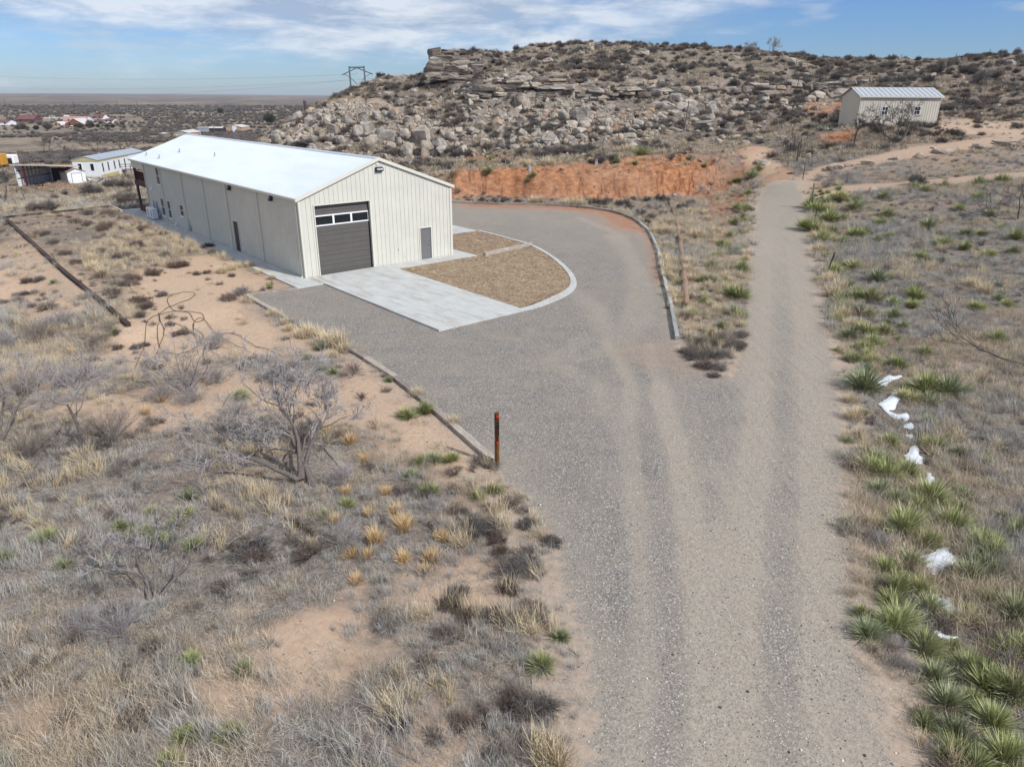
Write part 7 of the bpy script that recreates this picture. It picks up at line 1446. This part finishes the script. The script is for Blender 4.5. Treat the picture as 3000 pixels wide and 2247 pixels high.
# mobile home: gable end towards us
A_ = G(*r8(375, 830)); Bp = G(*r8(1060, 845)); 
tdir = math.atan2(Bp[1]-A_[1], Bp[0]-A_[0])
zt_ = min(A_[2], Bp[2]); A_[2] = Bp[2] = zt_
w_ = float(np.hypot(*(Bp-A_)[:2])); dv = G(*r8(1430, 740))-Bp; a2 = math.atan2(dv[1], dv[0])
MH, w_ = gable('mobile_home', A_, Bp, 24, 3.3, .65, 'long white mobile home with blue-grey roof and yellow trim', M_trw, M_bgrey, 'mobile home', .15, ridge_along=False)
MB().box(-.1, w_+.1, -.08, -.02, 3.12, 3.3).quad((w_*.1, -.06, 3.32), (w_*.9, -.06, 3.32), (w_*.5, -.06, 3.32+.58)).build('gable_trim', M_yel, MH)
MB().box(w_+.01, w_+.06, -.05, 15, 3.02, 3.28).build('fascia', M_yel, MH); MB().box(w_+.01, w_+.05, .5, 9, -.2, .5).build('skirting', M_yel, MH)
for x0 in (w_*.2, w_*.68): wn = MB().box(x0, x0+.75, -.05, .01, 1.35, 2.75).build('window', M_white, MH); MB().box(x0+.07, x0+.68, -.07, -.052, 1.42, 2.68).build('pane', M_glass, wn)
for y0 in (1.6, 4.2, 7.2, 9.6, 12.5): wn = MB().box(w_-.01, w_+.04, y0, y0+.6, 1.0, 2.7).build('window', M_pvc, MH); MB().box(w_+.042, w_+.06, y0+.08, y0+.52, 1.08, 2.62).build('pane', M_glass, wn)
MB().tube([(w_*.4, 8, 3.6), (w_*.4, 8, 4.3)], .12, 6).build('roof_vent', M_pvc, MH)
DK = empty('wooden_deck', tuple(G(*r8(1740, 745))), tdir, 'grey wooden deck with railings beside the mobile home', 'deck'); MB().box(-2.5, 2.2, 0, 2.2, .8, .95).build('deck_floor', M_tie, DK); MB().box(.2, 2.2, -.05, 0, 0, .8).build('skirt', M_tie, DK)
for x in (-2.4, -1, .2, 1.2, 2.1): MB().bar((x, 0, 0), (x, 0, 2.1), .12).build('post', M_pole, DK)
MB().bar((-2.4, 0, 2.0), (2.1, 0, 2.0), .1).bar((-2.4, 0, 1.5), (2.1, 0, 1.5), .08).build('rail', M_pole, DK)
# small white shed
a = G(*r8(200, 990)); b = G(*r8(690, 985)); b[2] = a[2] = min(a[2], b[2]); SH, w_ = gable('garden_shed', a, b, 3.2, 1.95, .55, 'small white garden shed with double door in front of the mobile home', M_trw, M_brnr, 'shed', .12, ridge_along=False)
MB().box(w_*.24, w_*.78, -.04, .0, .02, 1.75).build('door', M_white, SH); MB().box(w_*.22, w_*.24, -.06, .0, 0, 1.8).box(w_*.78, w_*.8, -.06, 0, 0, 1.8).box(w_*.22, w_*.8, -.06, 0, 1.76, 1.82).build('door_frame', M_steel, SH)
# open carport
c0 = G(*rg1(152, 905)); c1 = G(*rg1(575, 785)); CPt = empty('open_carport', (c0[0], c0[1], c0[2]), 0, 'long open-sided carport with flat white roof on dark steel posts', 'carport')
def cq(px, py, z=0): q = G(*rg1(px, py)); return (q[0]-c0[0], q[1]-c0[1], z)
hC = 3.55; f0, f1, f2, f3 = (0, 0, 0), cq(575, 868), cq(330, 855), None
dx = f1[0]; back = 9.5; hb = hC-1.15
MB().quadbox([(-.5, -.3, hC-.18), (dx+1.2, -.3, hC-.18), (dx+1.2, back, hb-.1), (-.5, back, hb-.1), (-.5, -.3, hC), (dx+1.2, -.3, hC), (dx+1.2, back, hb+.1), (-.5, back, hb+.1)]).build('roof', M_palr, CPt)
MB().quadbox([(0, 0, -.2), (.12, 0, -.2), (.12, back-.2, -.2), (0, back-.2, -.2), (0, 0, hC-.2), (.12, 0, hC-.2), (.12, back-.2, hb-.12), (0, back-.2, hb-.12)]).build('side_wall', M_trw, CPt); MB().box(.2, 3.4, back-.3, back-.2, -.2, hb-.15).build('back_wall', M_steel, CPt)
for i, f_ in enumerate((.36, .52, .68, .84, 1.0)): x = dx*f_; w__ = .14 if i == 0 else .07; MB().box(x-w__, x+w__, -.05, .1, -.4, hC-.19).build('post', M_maroon if i == 0 else M_dark, CPt)
for f_ in (.45, .62, .78, .95): x = dx*f_; MB().box(x-.06, x+.06, back-.3, back-.18, -.4, hb-.1).build('post', M_pole, CPt)
for z in (1.2, 2.4): MB().box(.121, .16, 0, back-.2, z, z+.12).build('girt', M_dark, CPt)
# junk beside the white shed
JK = empty('scrap_pile', tuple(G(*r8(900, 975))), .2, 'heap of white and grey scrap panels beside the garden shed', 'scrap pile'); rg = random.Random(5)
for i in range(9):
    x, y = rg.uniform(-1.6, 3.4), rg.uniform(-.6, 1.2); MB().box(-.9, .9, -.35, .35, 0, .06).build('panel', [M_white, M_pvc, M_steel][i % 3], JK)
    JK.children[-1].location = (x, y, .15+.12*rg.random()); JK.children[-1].rotation_euler = (rg.uniform(-.5, .5), rg.uniform(-.5, .5), rg.uniform(0, 3))
# trailer frame, bus, white camper
p = G(*rg1(450, 640)); TF = empty('flatbed_trailer', tuple(p), .25, 'rusty dark flatbed trailer standing in the red dirt', 'trailer'); MB().box(-3.2, 3.0, -1, 1, .7, .9).build('bed', M_pole, TF); MB().bar((3, 0, .8), (4.6, 0, .7), .15).build('tongue', M_pole, TF); MB().box(2.7, 2.9, -1, 1, .9, 2.1).build('headboard', M_pole, TF)
for x in (-1, 0): 
    for y in (-1.05, 1.05): MB().tube([(x, y-.1, .4), (x, y+.1, .4)], .4, 12).build('wheel', M_dark, TF)
p = G(*rg1(10, 750)); M_or = plain('school_bus_orange', (.48, .25, .04), .5); BS = empty('orange_bus', (p[0]-1.5, p[1], p[2]), .05, 'orange bus body cut off by the left edge, beside the carport', 'bus'); MB().box(-5, 2.6, -1.2, 1.2, .5, 3.0).build('body', M_or, BS, bevel=.15); MB().box(-4.6, 2.2, -1.23, -1.2, 1.8, 2.5).build('window_band', M_glass, BS)
for x in (-3.6, 1.2): MB().tube([(x, -1.2, .45), (x, -.9, .45)], .45, 14).build('wheel', M_dark, BS)
p = G(*rg1(70, 742)); CM = empty('camper_trailer', (p[0], p[1], p[2]), .1, 'small white camper trailer between the orange bus and the carport', 'trailer'); MB().box(-2.4, 2.0, -1.1, 1.1, .6, 2.6).build('body', M_white, CM, bevel=.2); MB().box(-.6, 1.6, -1.13, -1.1, .7, 1.9).build('door_opening', M_dark, CM)
for x in (-.5,): MB().tube([(x, -1.15, .35), (x, -.95, .35)], .35, 12).build('wheel', M_dark, CM)
# tan shops and long shed in the middle distance
def b4(x, y): return (350+x/4.9156, 250+y/4.9156)
def bld(name, x0, y0, x1, y1, hpx, dpt, rise, label, wm, rm, t=None, **kw):
    a = G(*b4(x0, y0)); b = G(*b4(x1, y1)); d = depth(a); bz = min(a[2], b[2]); b = a+np.array([(x1-x0)/4.9156*d/F, 0, 0]); a[2] = b[2] = bz; h = hpx/4.9156*d/F; return gable(name, a, b, dpt, h, rise, label, wm, rm, **kw)
e, w = bld('metal_shop', 775, 725, 995, 700, 78, 16, 1.0, 'tan metal shop with grey sliding doors beyond the white roof', M_tan, M_palr, ridge_along=False)
MB().box(w*.32, w*.68, -.12, -.02, 0, 3.3).build('sliding_door', M_pvc, e); MB().box(w*.18, w*.3, -.12, -.02, 0, 2.2).build('door', M_offw, e)
e, w = bld('metal_shop', 1530, 672, 1770, 665, 62, 14, 1.2, 'tan metal shop with pale roof and white door at the hill foot', M_tan, M_palr, ridge_along=False); MB().box(w*.42, w*.68, -.12, -.02, 0, 3.6).build('door', M_white, e)
e, w = bld('long_shed', 1130, 688, 1480, 672, 66, 7, .6, 'long low shed with blue, white and dark sections between two tan shops', M_dark, M_palr); MB().box(.2, w*.3, -.1, -.02, 0, 3.6).build('wall_panel', plain('faded_blue', (.30, .34, .45), .7), e); MB().box(w*.3, w*.48, -.1, -.02, 0, 3.6).build('wall_panel', M_pvc, e)
e, w = bld('low_shed', 590, 722, 680, 716, 34, 5, .4, 'little tan lean-to left of the tan metal shop', M_tan, M_palr)
# village houses
def b6(x, y): return (x/5.53, 260+y/5.53)
def vh(name, x0, y0, x1, hpx, dpt, rise, label, wm, rm, **kw):
    a = G(*b6(x0, y0)); d = depth(a); b = a+np.array([(x1-x0)/5.53*d/F, 0, 0]); e, w = gable(name, a, b, dpt, hpx/5.53*d/F, rise, label, wm, rm, **kw); n = max(2, int(w/5))
    for i in range(n): MB().box(w*(i+.4)/n, w*(i+.4)/n+1.2, -.08, -.02, .9, 2.2).build('window', M_glass, e)
    return e
vh('farm_house', 275, 545, 550, 42, 12, 3.0, 'long red house with white gable and red roof, far left of the valley', plain('barn_red', (.14, .05, .05), .8), M_redr, cat='house')
vh('white_barn', -60, 595, 130, 45, 10, 1.5, 'white barn with red roof at the left edge of the valley', M_trw, M_redr, cat='barn')
vh('brick_house', 1060, 620, 1370, 40, 14, 3.6, 'brick house with pale roof and white car in front', M_brick, M_palr, cat='house', ridge_along=False)
vh('brick_annex', 880, 620, 990, 30, 8, 2.0, 'small brown house left of the brick house', M_tan, M_palr, cat='house', ridge_along=False)
vh('long_house', 960, 545, 1380, 24, 14, 3, 'long house with pinkish roof behind the brick house', M_trw, plain('pink_roof', (.40, .24, .21), .7), cat='house')
vh('red_roof_house', 1490, 495, 1660, 14, 12, 3.2, 'white house with a bright red hipped roof in the village', M_trw, M_redr, cat='house')
vh('white_shop', 1690, 560, 1825, 32, 10, 1.6, 'white shop with red-edged roof right of the red-roofed house', M_trw, M_redr, cat='shed')
vh('tan_hut', 1850, 585, 1910, 30, 5, 1.5, 'small tan hut right of the white shop', M_tan, M_brnr, cat='hut')
a = G(*b6(1040, 500)); TK = empty('white_truck', tuple(a), 0, 'white truck parked at the white fence in the village', 'truck'); MB().box(0, 4, 0, 2, .6, 3.4).build('cab', M_white, TK, bevel=.3); MB().box(4.1, 12, 0, 2.2, 1.0, 1.4).build('bed', M_pvc, TK)
for x in (1, 6, 10): MB().tube([(x, -.1, .5), (x, .3, .5)], .5, 10).build('wheel', M_dark, TK)
a = G(*b6(1140, 625)); CR = empty('white_car', tuple(a), 0, 'white car parked in front of the brick house', 'car'); MB().box(0, 4.4, 0, 1.8, .4, 1.0).build('body', M_white, CR, bevel=.15); MB().box(.8, 3.6, .1, 1.7, 1.0, 1.55).build('cabin', M_glass, CR, bevel=.2)
for x in (.8, 3.5): MB().tube([(x, -.05, .35), (x, .25, .35)], .35, 10).build('wheel', M_dark, CR)
for i, (x0, x1, y, lb) in enumerate(((720, 1030, 495, 'white pipe fence left of the truck in the village'), (1130, 1490, 492, 'white pipe fence right of the truck in the village'))):
    a = G(*b6(x0, y)); d = depth(a); L_ = (x1-x0)/5.53*d/F; FE = empty('white_fence', tuple(a), 0, lb, 'fence'); MB().bar((0, 0, 1.5), (L_, 0, 1.5), .25, .3).bar((0, 0, .8), (L_, 0, .8), .2, .3).build('rail', M_trw, FE)
    for k in range(int(L_/8)+1): MB().box(k*8-.15, k*8+.15, -.1, .1, 0, 1.7).build('post', M_trw, FE)
a = G(*b6(805, 490)); d = depth(a); FR = empty('open_gateway', tuple(a), 0, 'tall white open frame standing at the village fence', 'frame'); s_ = d/F/5.53
for x in (0, 88*s_): MB().bar((x, 0, 0), (x, 0, 40*s_), .35).build('upright', M_trw, FR)
MB().bar((0, 0, 40*s_), (88*s_, 0, 40*s_), .35).build('top_bar', M_trw, FR)
# round grey trees and evergreens of the village
EV = [shrub_mesh('crown', 480+i, m_, R=2.6, H=4.2, stems=60, kids=14, tw=.05, open_=1.15, sub=5) for i, m_ in enumerate((M_ever, M_shrub, M_shrub))]
vt = [(590, 670, 100, 0, 'dark green bush left in the village'), (780, 665, 170, 1, 'big grey bare tree left of the brick house'), (1245, 650, 100, 0, 'dark evergreen right of the white car'), (1320, 650, 100, 0, 'second dark evergreen right of the white car'), (1470, 620, 150, 1, 'large grey tree right of the brick house'), (1500, 630, 90, 0, 'evergreen below the large grey tree'), (1590, 635, 80, 0, 'evergreen right of the large grey tree'), (1750, 640, 90, 0, 'brown-green bush before the white shop'), (1830, 635, 80, 0, 'round bush before the tan hut'), (2140, 630, 60, 0, 'lone dark bush right of the tan hut'),
    (370, 660, 150, 1, 'grey thicket tree left of the big grey one'), (290, 665, 110, 2, 'grey thicket tree below the red house'), (650, 600, 110, 2, 'grey tree right of the red house'), (180, 545, 130, 2, 'grey tree left of the red house'), (1640, 580, 90, 1, 'grey tree behind the white shop'), (1990, 600, 100, 2, 'grey tree right of the tan hut'), (520, 560, 90, 2, 'grey tree beside the red house gable'), (2020, 640, 70, 1, 'small grey tree right of the tan hut'), (980, 560, 90, 2, 'grey tree above the small brown house')]
for x, y, w, k, lb in vt:
    p = G(*b6(x, y)); d = depth(p); e = clump(p, w/5.53*d/F/5.6, [EV[k]], 0, 'village_tree', 'crown'); MB().tube([(0, 0, -.4), (0, 0, 1.4)], [.3, .2], 6).build('trunk', M_twigd, e); tag(e, lb, 'tree', 'trees and bushes of the village')
p = G(*b4(2170, 560)); e = clump(p, 2.0, [EV[0]], 0, 'evergreen_tree', 'crown'); tag(e, 'dark evergreen tree at the left foot of the rocky hill', 'tree'); p = G(*b4(1455, 395)); e = clump(p, 1.6, [EV[0]], 0, 'evergreen_tree', 'crown'); tag(e, 'single dark round tree on the valley floor', 'tree')
M_offb = plain('weathered_pale', (.48, .47, .45), .7, var=.15)
for i, (x, y, w, h) in enumerate([(360, 187, 100, 7), (240, 138, 60, 10), (740, 148, 50, 6), (1460, 208, 50, 20), (1290, 205, 110, 18), (1605, 210, 80, 24), (1650, 140, 60, 14), (2160, 135, 70, 18), (1080, 165, 90, 6), (880, 195, 20, 16), (1790, 132, 50, 10)]):
    a = G(*b6(x-w/2, y)); d = depth(a); b = a+np.array([w/5.53*d/F, 0, 0]); e, w_ = gable('far_building', a, b, w/5.53*d/F*.5, h/5.53*d/F*.45, h/5.53*d/F*.2, f'tiny pale building far out on the plain, {ordw(i+1)} in the scattered left group', M_offb, M_offb, cat='building')
    e['group'] = 'pale buildings far out on the plain'
for i, (x, y, w, h) in enumerate([(195, 170, 60, 18), (380, 182, 90, 14), (540, 182, 40, 8), (815, 190, 60, 18), (1055, 172, 30, 20), (1175, 165, 60, 16), (940, 155, 40, 8)]):
    a = G(*b4(x-w/2, y)); d = depth(a); b = a+np.array([w/4.9156*d/F, 0, 0]); e, w_ = gable('far_building', a, b, w/4.9156*d/F*.5, h/4.9156*d/F*.45, h/4.9156*d/F*.2, f'tiny pale building far out on the plain, {ordw(i+1)} in the group behind the white roof', M_offb, M_offb, cat='building'); e['group'] = 'pale buildings far out on the plain'
print('all', round(time.time()-T0, 1))
# ---------------------------------------------------------------- air between here and the horizon
m = MB().box(-9900, 9900, -350, 11500, -45, 60); hzm = bpy.data.materials.new('haze'); hzm.use_nodes = True; nt = hzm.node_tree; nt.nodes.clear()
ho = nt.nodes.new('ShaderNodeOutputMaterial'); hv = nt.nodes.new('ShaderNodeVolumePrincipled'); hv.inputs['Color'].default_value = (.86, .92, 1, 1); hv.inputs['Density'].default_value = 6e-5; hv.inputs['Anisotropy'].default_value = .2
nt.links.new(hv.outputs[0], ho.inputs['Volume']); o = m.build('haze', hzm); tag(o, kind='stuff')
